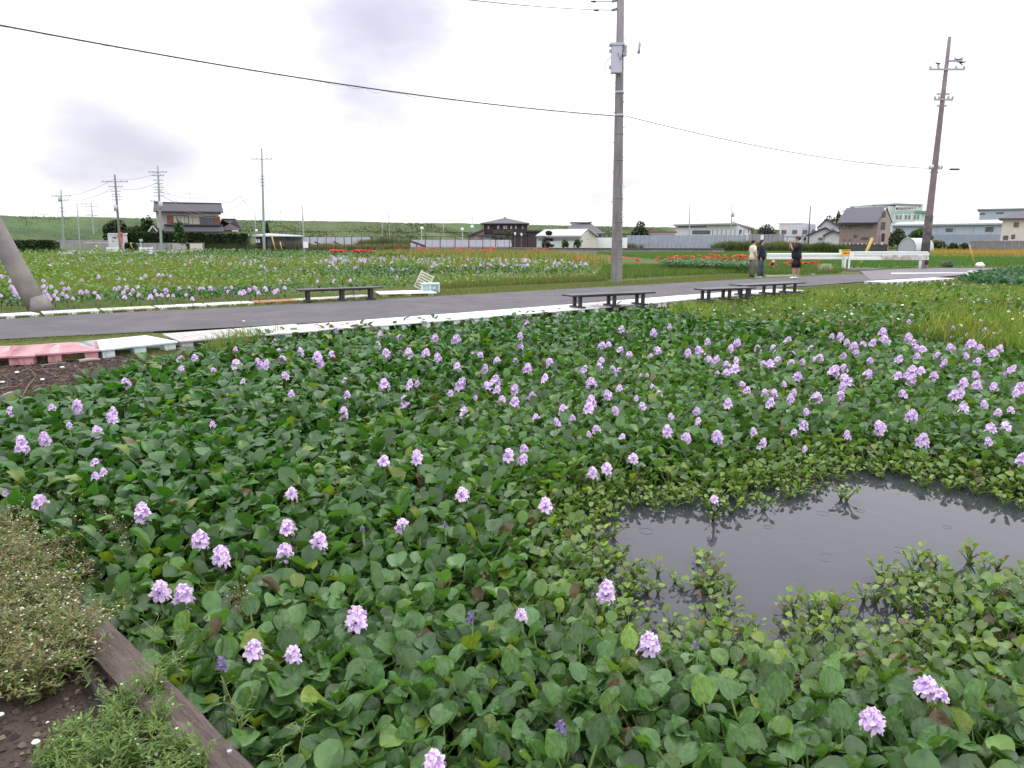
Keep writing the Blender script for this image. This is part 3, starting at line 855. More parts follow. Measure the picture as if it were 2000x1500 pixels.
# dark broadleaf row under the lilies
x, y = scatter(G([(1290, 529), (1470, 534), (1475, 526), (1300, 521)]), 3500)
V, F, _ = bladeT[1]; n = len(x)
vv, ff, kk = inst(V, F, np.stack([x, y, -.05 + .1 * rng.random(n)], -1), rotmats(rng.random(n) * 6.28, -.3 * rng.random(n)), .35 + .2 * rng.random(n), pick([(.035, .12, .035), (.05, .14, .04)], n))
tag(npobj('broadleaf_row', vv, ff, M['leaf'], kk), 'row of dark green broad leaves in front of the red lilies', 'plants', kind='stuff')
# rice and straw
def wide(poly, n, **k): return scatter(poly, n)
x, y = scatter(PADDY, 60000); kk_ = frustum(x, y, 1.1); x, y = x[kk_], y[kk_]
blades('rice_plants', x, y, 0, .24 + .1 * rng.random(len(x)), .02 + .0006 * y, pick([(.085, .165, .045), (.1, .18, .05), (.075, .145, .04)], len(x), .25), 'even bright green rice in the paddy beyond the guard rail', 'rice', lean=.15)
x, y = scatter(STRAW, 22000); kk_ = frustum(x, y, 1.1); x, y = x[kk_], y[kk_]
band = np.clip((vn(x * .06, y * .35, 1, 3) - .4) * 4, 0, 1) * (y < 115)
c = lerp((.13, .18, .05), (.36, .2, .06), band) * (.75 + .5 * rng.random(len(x)))[:, None]
blades('straw_grass', x, y, 0, .3 + .35 * rng.random(len(x)), .05 * np.ones(len(x)), c, 'orange dried grass and green weeds beyond the paddy on the right', 'grass', lean=.9)
# blue-green large-leaved patch at the right edge
x, y = scatter(G([(1885, 556), (1905, 543), (1960, 536), (2060, 533), (2100, 562), (1960, 562)]), 2600)
V, F, _ = TPL[('short', 2, 2)]; V3, F3, mi3 = TPL[('short', 5, 2)]; F = F[TPL[('short', 2, 2)][2] == 0]
n = len(x)
vv, ff, kk = inst(V, F, np.stack([x, y, -.22 + .1 * rng.random(n)], -1), rotmats(rng.random(n) * 6.28, .1 - .5 * rng.random(n)), .38 + .14 * rng.random(n), pick([(.05, .125, .075), (.07, .15, .09), (.04, .1, .05)], n))
tag(npobj('broadleaf_patch', vv, ff, M['leaf'], kk), 'patch of large blue-green leaves at the road bend on the right', 'plants', kind='stuff')
# weed banks behind the paddy
def weedbank(px0, px1, py, hh, dep, n, cols, name, label, w=.08, z=0):
    a = P(px0, py); b_ = P(px1, py); t_ = rng.random(n)
    x = a.x + (b_.x - a.x) * t_; y = a.y + (b_.y - a.y) * t_ + rng.random(n) * dep
    hs = hh * (.45 + .55 * fbm(x, y, .5, 55)) * (.6 + .5 * rng.random(n))
    return blades(name, x, y, z, hs, w * (.6 + .8 * rng.random(n)), pick(cols, n, .5), label, 'weeds', lean=.6)
weedbank(1405, 1560, 493.5, 1.9, 4, 9000, [(.1, .12, .045), (.07, .1, .035), (.13, .13, .07)], 'weed_thicket', 'tall dark weeds behind the people, left of the photographer')
weedbank(1555, 1660, 493.5, 1.7, 4, 6000, [(.08, .11, .04), (.06, .09, .03)], 'weed_thicket', 'tall dark weeds between the photographer and the brown house')
weedbank(1060, 1440, 485.5, 1.5, 8, 16000, [(.13, .15, .05), (.1, .13, .05), (.16, .15, .07)], 'weed_bank', 'weedy green bank running past the big pole in front of the factory', .12)
weedbank(1640, 2050, 487, 1.0, 10, 14000, [(.13, .16, .05), (.16, .17, .06)], 'weed_bank', 'weeds in front of the brown house and the tunnel greenhouse', .1)
weedbank(330, 800, 490, 1.6, 4, 12000, [(.16, .15, .08), (.12, .13, .05), (.2, .17, .1)], 'fence_weeds', 'pale dry weeds behind the left run of the mesh fence', .08)
weedbank(695, 800, 489, 2.6, 4, 5000, [(.12, .12, .06), (.1, .11, .05)], 'fence_weeds', 'taller weed clump behind the fence between the two solar arrays', .08)

# long grass on the levee slope and along its crest
n = 60000
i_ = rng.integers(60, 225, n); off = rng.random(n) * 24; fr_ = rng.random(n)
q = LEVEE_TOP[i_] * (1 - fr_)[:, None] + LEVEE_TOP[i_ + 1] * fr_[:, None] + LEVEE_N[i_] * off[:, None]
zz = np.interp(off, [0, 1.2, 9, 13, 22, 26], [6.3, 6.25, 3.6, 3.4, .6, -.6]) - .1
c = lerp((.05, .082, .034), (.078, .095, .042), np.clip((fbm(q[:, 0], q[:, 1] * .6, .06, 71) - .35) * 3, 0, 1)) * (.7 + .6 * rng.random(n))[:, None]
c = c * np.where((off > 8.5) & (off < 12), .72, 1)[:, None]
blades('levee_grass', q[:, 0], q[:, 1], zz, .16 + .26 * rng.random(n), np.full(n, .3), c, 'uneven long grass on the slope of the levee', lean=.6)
# ------------------------------------------------------------------ flowering plants of the near pond
def petal_star(size, petals=6, lod=0):
    mb = MB(); cols = []
    for i in range(petals):
        a = i * 2 * math.pi / petals; ca, sa = math.cos(a), math.sin(a)
        st = ((.10, .0, .10), (.5, .16, .30), (.85, .20, .27), (1.0, .12, .06)) if lod == 0 else ((.05, .0, .12), (.6, .2, .32), (1.0, .16, .14))
        b0 = len(mb.v)
        for (r_, zz, w_) in st:
            for sgn in (-1, 1):
                mb.v.append(((ca * r_ - sa * w_ * sgn) * size, (sa * r_ + ca * w_ * sgn) * size, (zz - .05 * (sgn)) * size))
                if i == 0: cols.append((.95, .9, 1.0) if r_ > .9 else ((.72, .62, .95) if r_ > .3 else (.55, .4, .75)))
                else: cols.append((1.04, 1.06, 1.03) if r_ > .8 else ((.98, .95, 1.0) if r_ > .3 else (.75, .62, .9)))
        for k in range(len(st) - 1):
            q = b0 + 2 * k
            mb.f.append((q, q + 1, q + 3, q + 2))
    if lod == 0:   # yellow eye on the banner petal, stamens
        b0 = len(mb.v)
        for (r_, w_) in ((.42, .05), (.62, .05)):
            for sgn in (-1, 1):
                mb.v.append((r_ * size, w_ * sgn * size, .22 * size)); cols.append((1.35, 1.7, .3))
        mb.f.append((b0, b0 + 1, b0 + 3, b0 + 2))
    return np.array(mb.v), np.array(mb.f), np.array(cols)
LIL = np.array((.80, .65, .84))
FLORET = []
for i in range(4):
    v, f, c = petal_star(1.0, 6, 0)
    v = v * (1 + .12 * np.sin(np.arange(len(v)) * (1.7 + i)))[:, None]
    FLORET.append(npmesh('floret', v, f, M['petal'], LIL * c * (.95 + .05 * i)))
M['petalfade'] = mat('faded_petal', (.24, .2, .36), rough=.8, noise=.3, nscale=40, transl=.5)
FADED = []
for i in range(2):
    v, f, c = petal_star(1.0, 6, 0)
    v = v * np.array((.7, .7, -1.4)); FADED.append(npmesh('floret', v, f, M['petalfade']))
def spike_layout(n, L, rr, r_):
    """florets round an axis from bottom to top: (pos, outward azimuth, tilt, size)"""
    rows = []
    for i in range(n):
        t = (i + .5) / n
        az = i * 2.4 + r_.uniform(-.3, .3)
        rad = rr * (1 - .55 * t ** 2)
        rows.append(((math.cos(az) * rad * .5, math.sin(az) * rad * .5, -L / 2 + L * t), az, R(r_.uniform(50, 85)) * (1 - .55 * t ** 3), rad * r_.uniform(.75, 1.0)))
    return rows
HEADS = []
for s in range(6):
    r_ = random.Random(s + 50); parts = []
    v, f, c = petal_star(1.0, 6, 1)
    for (p, az, tl, sz) in spike_layout(9 + s % 3, .72, .42, r_):
        parts.append(inst(v, f, np.array([p]), rotmats(np.array([az - math.pi / 2]), np.array([-tl])), np.array([sz * 1.15]), LIL[None] * r_.uniform(.92, 1.06), c))
    V, F, K = cat_parts(parts); HEADS.append(npmesh('flower_head', V, F, M['petal'], K))
stalk_m = MB().tube([(0, 0, 0), (.01, 0, .5), (0, 0, 1)], [.011, .009, .007], 5).mesh('flower_stalk', M['stalk'], True)
def flower(px, py, hp, near=False, label=None, group=None, faded=False, spark=None):
    # where the head stands: a little above the canopy
    z_ = 0.0
    for _ in range(4):
        p = P(px, py, z_)
        h, tall, nw, d = canopy(np.array([p.x]), np.array([p.y]))
        z_ = WZ + float(h[0]) * 1.02 + (.075 if near else .05)
    D = depth_of(p); H = max(hp * D / FPX, .05)
    e = empty('flowering_water_hyacinth', (p.x, p.y, WZ), 0, label, 'flower', group)
    so = bpy.data.objects.new('flower_stalk', stalk_m); so.scale = (1, 1, z_ - WZ); link(so, e)
    rr = random.Random(int(px * 7 + py))
    tiltx, tilty = rr.uniform(-.35, .35), rr.uniform(-.35, .35)
    if near:
        n = max(5, min(12, int(hp / 4)))
        for (q, az, tl, sz) in spike_layout(n, H * .68, min(H * .45, .042), rr):
            o = bpy.data.objects.new('floret', (FADED if faded else FLORET)[rr.randrange(2 if faded else 4)])
            Mx = Matrix.Rotation(az - math.pi / 2, 3, 'Z') @ Matrix.Rotation(-tl, 3, 'X') @ Matrix.Rotation(rr.uniform(-1, 1), 3, 'Z')
            o.rotation_euler = Mx.to_euler(); s_ = sz * 1.22
            o.location = (q[0], q[1], q[2] + z_ - WZ); o.scale = (s_, s_, s_); link(o, e)
        for i in range(5):
            kind = 'short'; s_ = float(h[0]) * rr.uniform(.85, 1.05)
            o = bpy.data.objects.new('leaf', LEAFMESH[(kind, rr.randrange(NV))])
            o.rotation_euler = (Matrix.Rotation(i * 1.257 + rr.random(), 3, 'Z') @ Matrix.Rotation(-R(rr.uniform(0, 20)), 3, 'X')).to_euler()
            o.scale = (s_,) * 3; c = leafcol(np.array([p.x]), np.array([p.y]), tall, nw, 1)[0]; o.color = (*c, 1); link(o, e)
    else:
        o = bpy.data.objects.new('flower_head', HEADS[rr.randrange(6)])
        wf = rr.uniform(.7, 1.0) * (1.0 if hp > 14 else 1.15)
        s_ = H * 1.12
        o.scale = (s_ * wf, s_ * wf, s_); o.location = (0, 0, z_ - WZ); o.rotation_euler = (tiltx, tilty, rr.uniform(0, 6.28)); link(o, e)
    return e
NEARF = [
 (77, 977, 32, 'wide lilac flower head above the weedy bank at the left edge'), (278, 998, 50, 'tall lilac flower spike right of the bank weeds, above the dark leaves'),
 (391, 1052, 42, 'upper left of two neighbouring lilac spikes left of centre'), (430, 1082, 42, 'lower right of two neighbouring lilac spikes left of centre'),
 (312, 1150, 36, 'smaller left lilac head of the touching pair near the timber edge'), (357, 1160, 52, 'larger right lilac head of the touching pair near the timber edge'),
 (561, 1029, 35, 'upper one of two lilac heads standing one above the other left of centre'), (556, 1077, 40, 'lower one of two lilac heads standing one above the other left of centre'),
 (622, 1054, 34, 'lilac head just right of the stacked pair of heads'), (495, 1265, 36, 'lilac head half hidden by pale green leaves right of the timber edge'),
 (571, 1275, 32, 'small lilac head behind a bright green leaf cluster'), (785, 1027, 32, 'lilac spike alone in the middle of the round leaves'),
 (696, 1203, 52, 'tall lilac spike in the left centre foreground'), (1018, 1199, 26, 'low spreading lilac head in the centre foreground'),
 (1185, 1151, 50, 'tall lilac spike left of the open water in the foreground'), (1267, 1252, 46, 'lilac spike below the left end of the open water'),
 (847, 1483, 44, 'lilac head cut by the bottom edge of the view'), (1810, 1340, 44, 'wide lilac head at the lower right with a second bloom leaning right'),
 (1838, 1356, 28, 'smaller lilac bloom leaning against the wide head at the lower right'), (1703, 1402, 46, 'single open lilac bloom nearest the lower right corner'),
 (569, 962, 26, 'lilac head above the stacked pair, in the darker leaves'), (903, 964, 32, 'lilac spike above a patch of round pale leaves near centre'),
 (1065, 985, 34, 'full lilac head right of centre above the round leaves'), (1395, 975, 20, 'small lilac head on the spit of leaves reaching into the water'),
 (42, 867, 45, 'largest lilac spike at the left edge of the pond'), (907, 807, 36, 'tall double lilac spike in the middle of the dark stand'),
 (814, 892, 38, 'tall lilac spike left of centre in the dark leaves'), (993, 888, 32, 'lilac spike left of the stacked double spike at centre'),
 (1303, 842, 34, 'widest lilac double head right of centre'), (750, 899, 24, 'lilac head left of the tall spike in the dark leaves'),
 (1236, 900, 27, 'upper right lilac head of three in a rising row'), (1185, 916, 29, 'middle lilac head of three in a rising row'), (1157, 924, 28, 'lower left lilac head of three in a rising row'),
 (1882, 794, 30, 'tall lilac spike in the dense group at the far right'), (1935, 836, 28, 'left one of two large lilac heads side by side at the right edge'), (1964, 832, 25, 'right one of two large lilac heads side by side at the right edge')]
FADEDF = [(432, 1293, 34, 'withering violet flower head beside the orange leaf'), (919, 1203, 30, 'withering violet flower head in the centre foreground'),
 (1095, 1420, 40, 'shrivelled violet flower head at the bottom centre'), (869, 1024, 16, 'small dried violet flower head near centre'), (1358, 1257, 20, 'small fading violet head below the open water'),
 (708, 1031, 14, 'tiny violet head between two lilac spikes left of centre')]
for (a, b_, c, l) in NEARF: flower(a, b_, c, True, l, 'lilac water hyacinth flowers')
for (a, b_, c, l) in FADEDF: flower(a, b_, c, True, l, 'withered water hyacinth flowers', faded=True)
FL = """354,701,13 380,697,12 355,719,10 462,711,20 245,747,20 152,793,28 101,795,12 22,802,18 221,802,18 217,816,22 135,830,12 86,855,26 190,843,26 186,902,14 185,928,13 202,920,8 11,957,16 460,682,10 475,744,10 415,828,12 416,721,8
505,709,20 520,711,19 537,669,14 544,684,8 552,701,17 587,687,18 620,696,20 625,708,20 648,693,16 556,733,16 656,645,12 742,653,13 738,674,15 754,690,20 780,658,11 798,690,21 850,659,16 832,689,18 855,697,18 892,661,19 922,693,15 937,694,15 893,715,16 947,719,20 971,705,16 902,748,25 968,742,20 952,754,18 971,760,15 980,780,18 751,749,20 801,749,18 815,747,12 674,742,10 678,769,13 671,803,22 790,785,25 880,767,12 929,776,10 569,768,14
1030,630,8 1016,654,12 1017,672,16 1106,624,8 1214,642,13 1276,649,16 1308,637,10 1176,672,17 1189,669,11 1212,683,12 1229,695,18 1284,687,18 1271,695,10 1382,667,15 1344,691,20 1366,688,24 1384,703,18 1400,702,18 1439,672,20 1427,681,18 1480,681,14 1438,703,12 1418,712,14 1436,720,19 1419,729,18 1401,729,10 1007,707,14 1030,719,19 1074,710,20 1175,706,18 1170,718,20 1142,722,19 1196,725,22 1208,728,22 1065,739,19 1154,747,22 1251,733,8 1264,732,8 1005,759,19 1039,773,18 1187,770,19 1210,760,19 1287,770,16 1274,755,11 1243,777,11 1254,792,14 1005,787,24 1155,782,22 1150,796,22 1201,801,16 1100,800,20 1047,815,14 1087,824,18 1118,818,18 1164,837,14 1150,847,9 1216,852,10 1340,855,22 1310,812,12 1361,802,16 1364,821,13 1423,787,19 1400,857,24 1472,844,19 1449,750,13 1460,761,12 1490,866,21 1023,877,22 1022,898,22
1511,680,14 1540,664,12 1519,705,20 1504,714,24 1492,714,20 1549,694,16 1545,710,16 1567,707,16 1584,681,14 1600,700,18 1592,703,12 1641,657,16 1625,656,10 1654,667,11 1668,676,18 1672,690,16 1647,696,15 1686,671,11 1706,671,19 1724,649,18 1727,665,22 1699,704,13 1757,701,16 1775,660,20 1786,671,16 1790,680,16 1802,684,18 1791,696,14 1832,694,13 1844,709,17 1856,680,18 1861,645,11 1859,661,11 1887,657,14 1897,675,25 1915,682,20 1887,696,16 1909,706,15 1925,647,14 1940,660,12 1954,649,11 1952,684,22 1941,692,20 1975,725,26 1630,724,24 1648,719,18 1651,742,24 1694,732,23 1639,776,26 1645,755,16 1558,735,18 1531,749,11 1511,769,20 1505,786,20 1495,770,22 1551,765,12 1544,778,19 1595,776,22 1575,804,14 1570,834,19 1551,846,13 1572,877,9 1654,856,18 1717,845,25 1781,811,26 1802,867,25 1763,769,17 1754,735,20 1771,736,19 1782,724,22 1782,740,22 1799,727,22 1824,735,19 1882,747,20 1905,732,16 1908,752,22 1864,770,20 1877,766,18 1942,755,18 1922,790,19 1950,804,12 1974,800,12 1930,864,17 1992,757,24 1985,767,16 1996,905,24 1775,627,9"""
def flab(x, y):
    if x < 270: return 'lilac flower head among the dark leaves near the bare soil at the left', 'flower heads near the bare soil'
    if x < 660: return 'lilac flower head behind the dark stand, below the white pallets on the left', 'flower heads below the left white pallets'
    if x < 990: return 'lilac flower head in the tall leaves, below the walkway between the two nearest benches', 'flower heads of the middle stand'
    if y < 700 and x < 1330: return 'small far lilac flower head below the bench beside the big pole', 'far flower heads below the bench'
    if x < 1320: return 'lilac flower head in the loose centre group above the three in a rising row', 'flower heads of the loose centre group'
    if y < 715: return 'far lilac flower head along the edge of the marsh grass on the right', 'far flower heads along the marsh edge'
    if x < 1600: return 'lilac flower head in the cluster right of centre, above the open water', 'flower heads of the cluster above the water'
    return 'lilac flower head in the dense group above the right end of the open water', 'flower heads of the dense right group'
for tok in FL.split():
    a, b_, c = map(float, tok.split(','))
    l, g_ = flab(a, b_); flower(a, b_, c, False, l, g_)

# ------------------------------------------------------------------ flowers of the far pond: the nearest as things, the rest one scatter
FF = """3,540,9 22,548,9 22,560,9 31,556,8 29,567,11 32,574,11 42,577,10 0,577,9 84,548,8 86,560,11 88,570,10 93,577,9 97,583,8 100,560,8 109,569,8 106,578,9 113,584,7 122,573,7 130,578,8 126,563,7 134,563,7 142,582,7 158,570,9 169,569,8 185,573,10 192,580,8 224,564,8 233,562,9 247,562,10 241,571,8 243,580,8 259,567,8 254,574,6 271,575,8 270,560,7 294,579,10 303,568,7 306,575,7 315,576,7 324,567,11 329,577,6 338,577,6 350,563,7 363,575,6 370,562,7 375,583,8 391,563,7 397,563,6 411,563,11 440,563,6 445,569,6 452,561,7 469,572,9 476,570,10 487,566,9 498,563,10 505,571,8 518,564,11 537,569,9 542,566,7 556,562,8 193,540,8 160,546,6 233,544,6 243,546,6 275,543,6 284,538,7 310,537,8 318,537,6 333,539,6 548,549,6 564,546,6 620,549,6 653,549,8 684,548,8 775,541,6 121,552,6 690,566,7"""
for tok in FF.split():
    px, py, hp = map(float, tok.split(','))
    p = P(px, py, .28); H = hp * depth_of(p) / FPX
    left = px < 300
    e = empty('flowering_water_hyacinth', (p.x, p.y, -.05), 0,
              'pale lilac flower head across the road near the leaning strut' if left else 'pale lilac flower head across the road near the far bench', 'flower',
              'flower heads across the road near the strut' if left else 'flower heads across the road near the bench')
    so = bpy.data.objects.new('flower_stalk', stalk_m); so.scale = (1, 1, .33); link(so, e)
    o = bpy.data.objects.new('flower_head', HEADS[random.randrange(6)]); s_ = H * .98
    o.scale = (s_ * 1.1, s_ * 1.1, s_); o.location = (0, 0, .33); o.rotation_euler = (0, 0, random.uniform(0, 6)); link(o, e)
v, f, c = petal_star(1.0, 5, 1)
ptsx = []
def ffz(n, poly, hsz, nm, lab, pal=1.0):
    x, y = scatter(G(poly), n)
    cl = fbm(x * .5, y * .25, 1, 61); k = rng.random(len(x)) < np.clip((cl - .32) * 4, .08, 1); k &= frustum(x, y)
    x, y = x[k], y[k]; parts = []
    for q in range(2):
        n_ = len(x)
        pos = np.stack([x + rng.normal(0, .03, n_), y, .22 + .12 * rng.random(n_) + q * .035], -1)
        col_ = np.array((.66, .58, .72)) * pal * (.85 + .3 * rng.random(n_))[:, None]
        parts.append(inst(v, f, pos, rotmats(rng.random(n_) * 6.28, -1.2 + .8 * rng.random(n_)), hsz * (.7 + .6 * rng.random(n_)), col_, c))
    V, F, K = cat_parts(parts); tag(npobj(nm, V, F, M['petal'], K), lab, 'flowers', kind='stuff')
ffz(220, [(560, 545), (640, 556), (900, 548), (1150, 540), (1150, 520), (900, 514), (600, 507), (330, 505), (380, 545)], .07, 'far_flower_scatter', 'scattered pale lilac flowers across the field pond, middle distance')
ffz(420, [(620, 522), (900, 532), (1150, 535), (1150, 518), (900, 510), (640, 506)], .075, 'far_flower_scatter', 'dense band of pale lilac flowers in front of the tawny stems', 1.05)
ffz(130, [(0, 535), (560, 535), (600, 508), (60, 508)], .07, 'far_flower_scatter', 'thin scatter of pale lilac flowers in the left of the field pond')
ffz(140, [(110, 503), (300, 504), (380, 500), (380, 495), (110, 495)], .13, 'far_flower_scatter', 'distant streak of pale lilac flowers below the white shed', 1.1)

# ------------------------------------------------------------------ timber edge board and bank
p0 = P(150, 1195, 0); p1 = P(520, 1560, 0)
p0 = Vector((-1.93, 2.93, 0)); p1 = P(500, 1580, 0) + (P(500, 1580, 0) - Vector((-1.93, 2.93, 0))).normalized() * .5
d_ = (p1 - p0); Lb = d_.length; d_.normalize(); s_ = Vector((-d_.y, d_.x, 0))
mb = MB(); ns = 46; nw_ = 7
hw = .068
for i in range(ns + 1):
    t_ = i / ns; c0 = p0 + d_ * Lb * t_
    wig = .012 * (fbm(np.array([t_ * 6]), np.array([.3]), 1, 5)[0] - .5)
    for k in range(nw_):
        u = k / (nw_ - 1) * 2 - 1
        zz = .03 - .012 * abs(u) ** 4 - .006 * fbm(np.array([t_ * 4]), np.array([u * 4.0]), 2, 8)[0] - (.010 if (k == 4 and .4 < t_ < .97) else 0)
        q = c0 + s_ * (u * hw + wig + .006 * (vn(t_ * 20, u * 2, 1, 3) - .5))
        mb.v.append((q.x, q.y, zz))
for i in range(ns):
    for k in range(nw_ - 1):
        a = i * nw_ + k; mb.f.append((a, a + nw_, a + nw_ + 1, a + 1))
# sides
for side in (0, nw_ - 1):
    b0 = len(mb.v)
    for i in range(ns + 1):
        q = mb.v[i * nw_ + side]; mb.v.append((q[0], q[1], -.12))
    for i in range(ns):
        a, b2 = i * nw_ + side, (i + 1) * nw_ + side
        mb.f.append((a, b0 + i, b0 + i + 1, b2) if side else (a, b2, b0 + i + 1, b0 + i))
for i in (0, ns):   # end grain
    row = [i * nw_ + k for k in range(nw_)]; b0 = len(mb.v)
    mb.v.append((mb.v[row[-1]][0], mb.v[row[-1]][1], -.12)); mb.v.append((mb.v[row[0]][0], mb.v[row[0]][1], -.12))
    mb.f.append(tuple(row + [b0, b0 + 1]) if i else tuple((row + [b0, b0 + 1])[::-1]))
m = mb.mesh('edge_board', M['wood']); bo = bpy.data.objects.new('edge_board', m); link(bo)
# grain runs along the board: rotate texture space by building in board space
inv = Matrix.Rotation(math.atan2(d_.y, d_.x), 4, 'Z'); T = Matrix.Translation(p0) @ inv
m.transform(T.inverted()); bo.matrix_world = T
tag(bo, 'weathered brown timber board edging the pond in the lower left corner', 'board')
kb = P(448, 1467, .03)
kn = MB().tube([(0, 0, -.01), (0, 0, .004)], [.009, .008], 8).build('bolt_head', M['concw_'] if False else M['galv'], bo); kn.matrix_parent_inverse = T.inverted(); kn.location = (kb.x, kb.y, .028)
# flat black liner showing along the foot of the board
q0 = p0 + s_ * -.11; q1 = p1 + s_ * -.11
o = MB().tube([q0 + Vector((0, 0, .012)), q0.lerp(q1, .35) + Vector((-.03, -.02, .02)), q0.lerp(q1, .7) + Vector((0, -.02, .015)), q1 + Vector((0, 0, .012))], .014, 6).build('black_hose', M['black'], smooth=True)
tag(o, 'thin black hose lying beside the timber board in the weeds', 'hose')

# bushy bank weeds: thin branching stems, small leaves, white dots
def weed(name, x, y, z, n_st, hgt, col_l, col_s, dots, label, spread=.5, lsz=.016, group=None, nl=16):
    rr = random.Random(int(x * 1000 + y * 777)); mb = MB(); lp_, la, lt, ls = [], [], [], []; dp = []
    for i in range(n_st):
        a = rr.uniform(0, 6.28); l_ = hgt * rr.uniform(.6, 1.1); sp = rr.uniform(.1, 1) * spread
        pts = []; kx, ky = rr.uniform(-.08, .08), rr.uniform(-.08, .08)
        for q in range(5):
            t_ = q / 4
            pts.append(Vector((x + math.cos(a) * sp * l_ * t_ ** 1.3 + kx * t_ * (1 - t_), y + math.sin(a) * sp * l_ * t_ ** 1.3 + ky * t_ * (1 - t_), z + l_ * t_ * (1 - .25 * sp * t_))))
        mb.tube(pts, [.0022, .0019, .0016, .0012, .0008], 3, cap=False)
        for q in range(nl):
            t_ = rr.uniform(.12, 1); i0 = min(int(t_ * 4), 3); p = pts[i0].lerp(pts[i0 + 1], t_ * 4 - i0)
            br = rr.random() < .4
            off = Vector((rr.uniform(-1, 1), rr.uniform(-1, 1), rr.uniform(-.2, .8))) * (.05 if br else .0) * (hgt / .3)
            if br: mb.tube([p, p + off], [.0012, .0008], 3, cap=False); p = p + off
            lp_.append(tuple(p)); la.append(rr.uniform(0, 6.28)); lt.append(rr.uniform(-.3, .9)); ls.append(lsz * rr.uniform(.6, 1.5) * (1.2 - .5 * t_))
            if rr.random() < dots: dp.append(tuple(p + Vector((rr.uniform(-.01, .01), rr.uniform(-.01, .01), .012))))
    e = empty(name, (x, y, z), 0, label, 'weed', group)
    def ch(nm, o):
        o.name = nm; o.parent = e; o.matrix_parent_inverse = Matrix.Translation((-x, -y, -z)); return o
    ch('stem', link(bpy.data.objects.new('stem', mb.mesh('stem', col_s))))
    lv = np.array([(0, 0, 0), (.28, .9, .1), (0, 2.2, .0), (-.28, .9, .1)]); lf = np.array([(0, 1, 2, 3)])
    n = len(lp_)
    V, F, K = inst(lv, lf, np.array(lp_), rotmats(np.array(la), np.array(lt)), np.array(ls), pick(col_l, n, .5))
    o = ch('foliage', npobj('foliage', V, F, M['grass'], K, smooth=False)); o['kind'] = 'stuff'
    if dp:
        n = len(dp)
        V, F, K = inst(pt * .14 / .02 * .02, pf, np.array(dp), rotmats(rng.random(n) * 6, rng.random(n) * 1.0 - .7), .9 + .9 * rng.random(n), np.tile((.78, .78, .68), (n, 1)))
        V, F, K = inst(pt * .14, pf, np.array(dp), rotmats(rng.random(n) * 6, rng.random(n) * 1.0 - .7), 1.0 + 1.0 * rng.random(n), np.tile((.62, .62, .5), (n, 1)))
        o = ch('blossom', npobj('blossom', V, F, M['petal'], K)); o['kind'] = 'stuff'
    return e
M['stemred'] = mat('reddish_stem', (.15, .115, .06), rough=.7, noise=.3, nscale=20)
M['stemgreen'] = mat('greenish_stem', (.17, .2, .08), rough=.7)
OLIVE = [(.15, .21, .06), (.19, .24, .08), (.12, .18, .055), (.2, .21, .09), (.22, .16, .08)]
FRESH = [(.11, .2, .04), (.15, .23, .06), (.09, .16, .035)]
BUSHY = G([(-60, 1050), (30, 1050), (90, 1140), (140, 1180), (160, 1240), (130, 1330), (50, 1385), (-60, 1375)])
x, y = scatter(BUSHY, 80)
for a, b_ in zip(x, y):
    weed('bank_weed', a, b_, -.01, 13, random.uniform(.14, .27), OLIVE, M['stemred'], .13, ['wispy olive weed with pinhead white flowers at the left edge of the bank', 'wispy olive weed with pinhead white flowers beside the head of the timber board', 'wispy olive weed with pinhead white flowers nearest the bare mud', 'wispy olive weed with pinhead white flowers against the dark hyacinths'][(2 if b_ < 2.45 else (3 if b_ > 3.1 else (0 if a < -1.95 else 1)))], 1.15, .0155, 'wispy weeds on the left bank', 26)
# sprigs reaching over the hyacinths
for (px, py, hh) in ((215, 1010, .42), (240, 1045, .40), (190, 1000, .4), (470, 1130, .35), (130, 975, .35), (160, 1060, .4), (60, 960, .38)):
    p = P(px, py, .05); weed('trailing_weed', p.x, p.y, -.25, 7, hh, OLIVE, M['stemred'], .16, 'thin reddish weed sprig rising through the hyacinth leaves beside the left bank', .5, .010, 'weed sprigs among the hyacinths', 16)
for (px, py, hh, ns_) in ((300, 1420, .15, 10), (230, 1440, .16, 11), (180, 1470, .15, 11), (260, 1490, .16, 12), (340, 1470, .13, 9), (150, 1440, .12, 8), (380, 1500, .12, 8), (210, 1500, .15, 10), (100, 1490, .1, 7), (240, 1380, .13, 7), (300, 1350, .12, 6), (200, 1540, .15, 10), (300, 1540, .15, 10), (130, 1530, .13, 9)):
    p = P(px, py, 0.02); weed('leafy_weed', p.x, p.y, -.01, ns_ + 4, hh, FRESH, M['stemgreen'], .02, 'fresh green narrow-leaved weed on the mud left of the timber board', .9, .0145, 'narrow-leaved weeds on the mud', 20)
for (px, py, hh, lab) in ((305, 1395, .36, 'tall thin weed stalk with a whorled tip leaning over the timber board'), (275, 1385, .2, 'short reddish weed stalk crossing the timber board'), (355, 1330, .22, 'slender weed sprig arching over the middle of the timber board'),
                          (585, 1560, .3, 'upright weed stalk at the bottom edge right of the board'), (470, 1425, .22, 'weed stalk leaning right across the leaves beside the board'), (180, 1350, .25, 'reddish weed stalk at the upper end of the mud')):
    p = P(px, py, .0); weed('tall_weed', p.x, p.y, 0, 2, hh, FRESH, M['stemgreen'], 0, lab, .45, .013, None, 18)
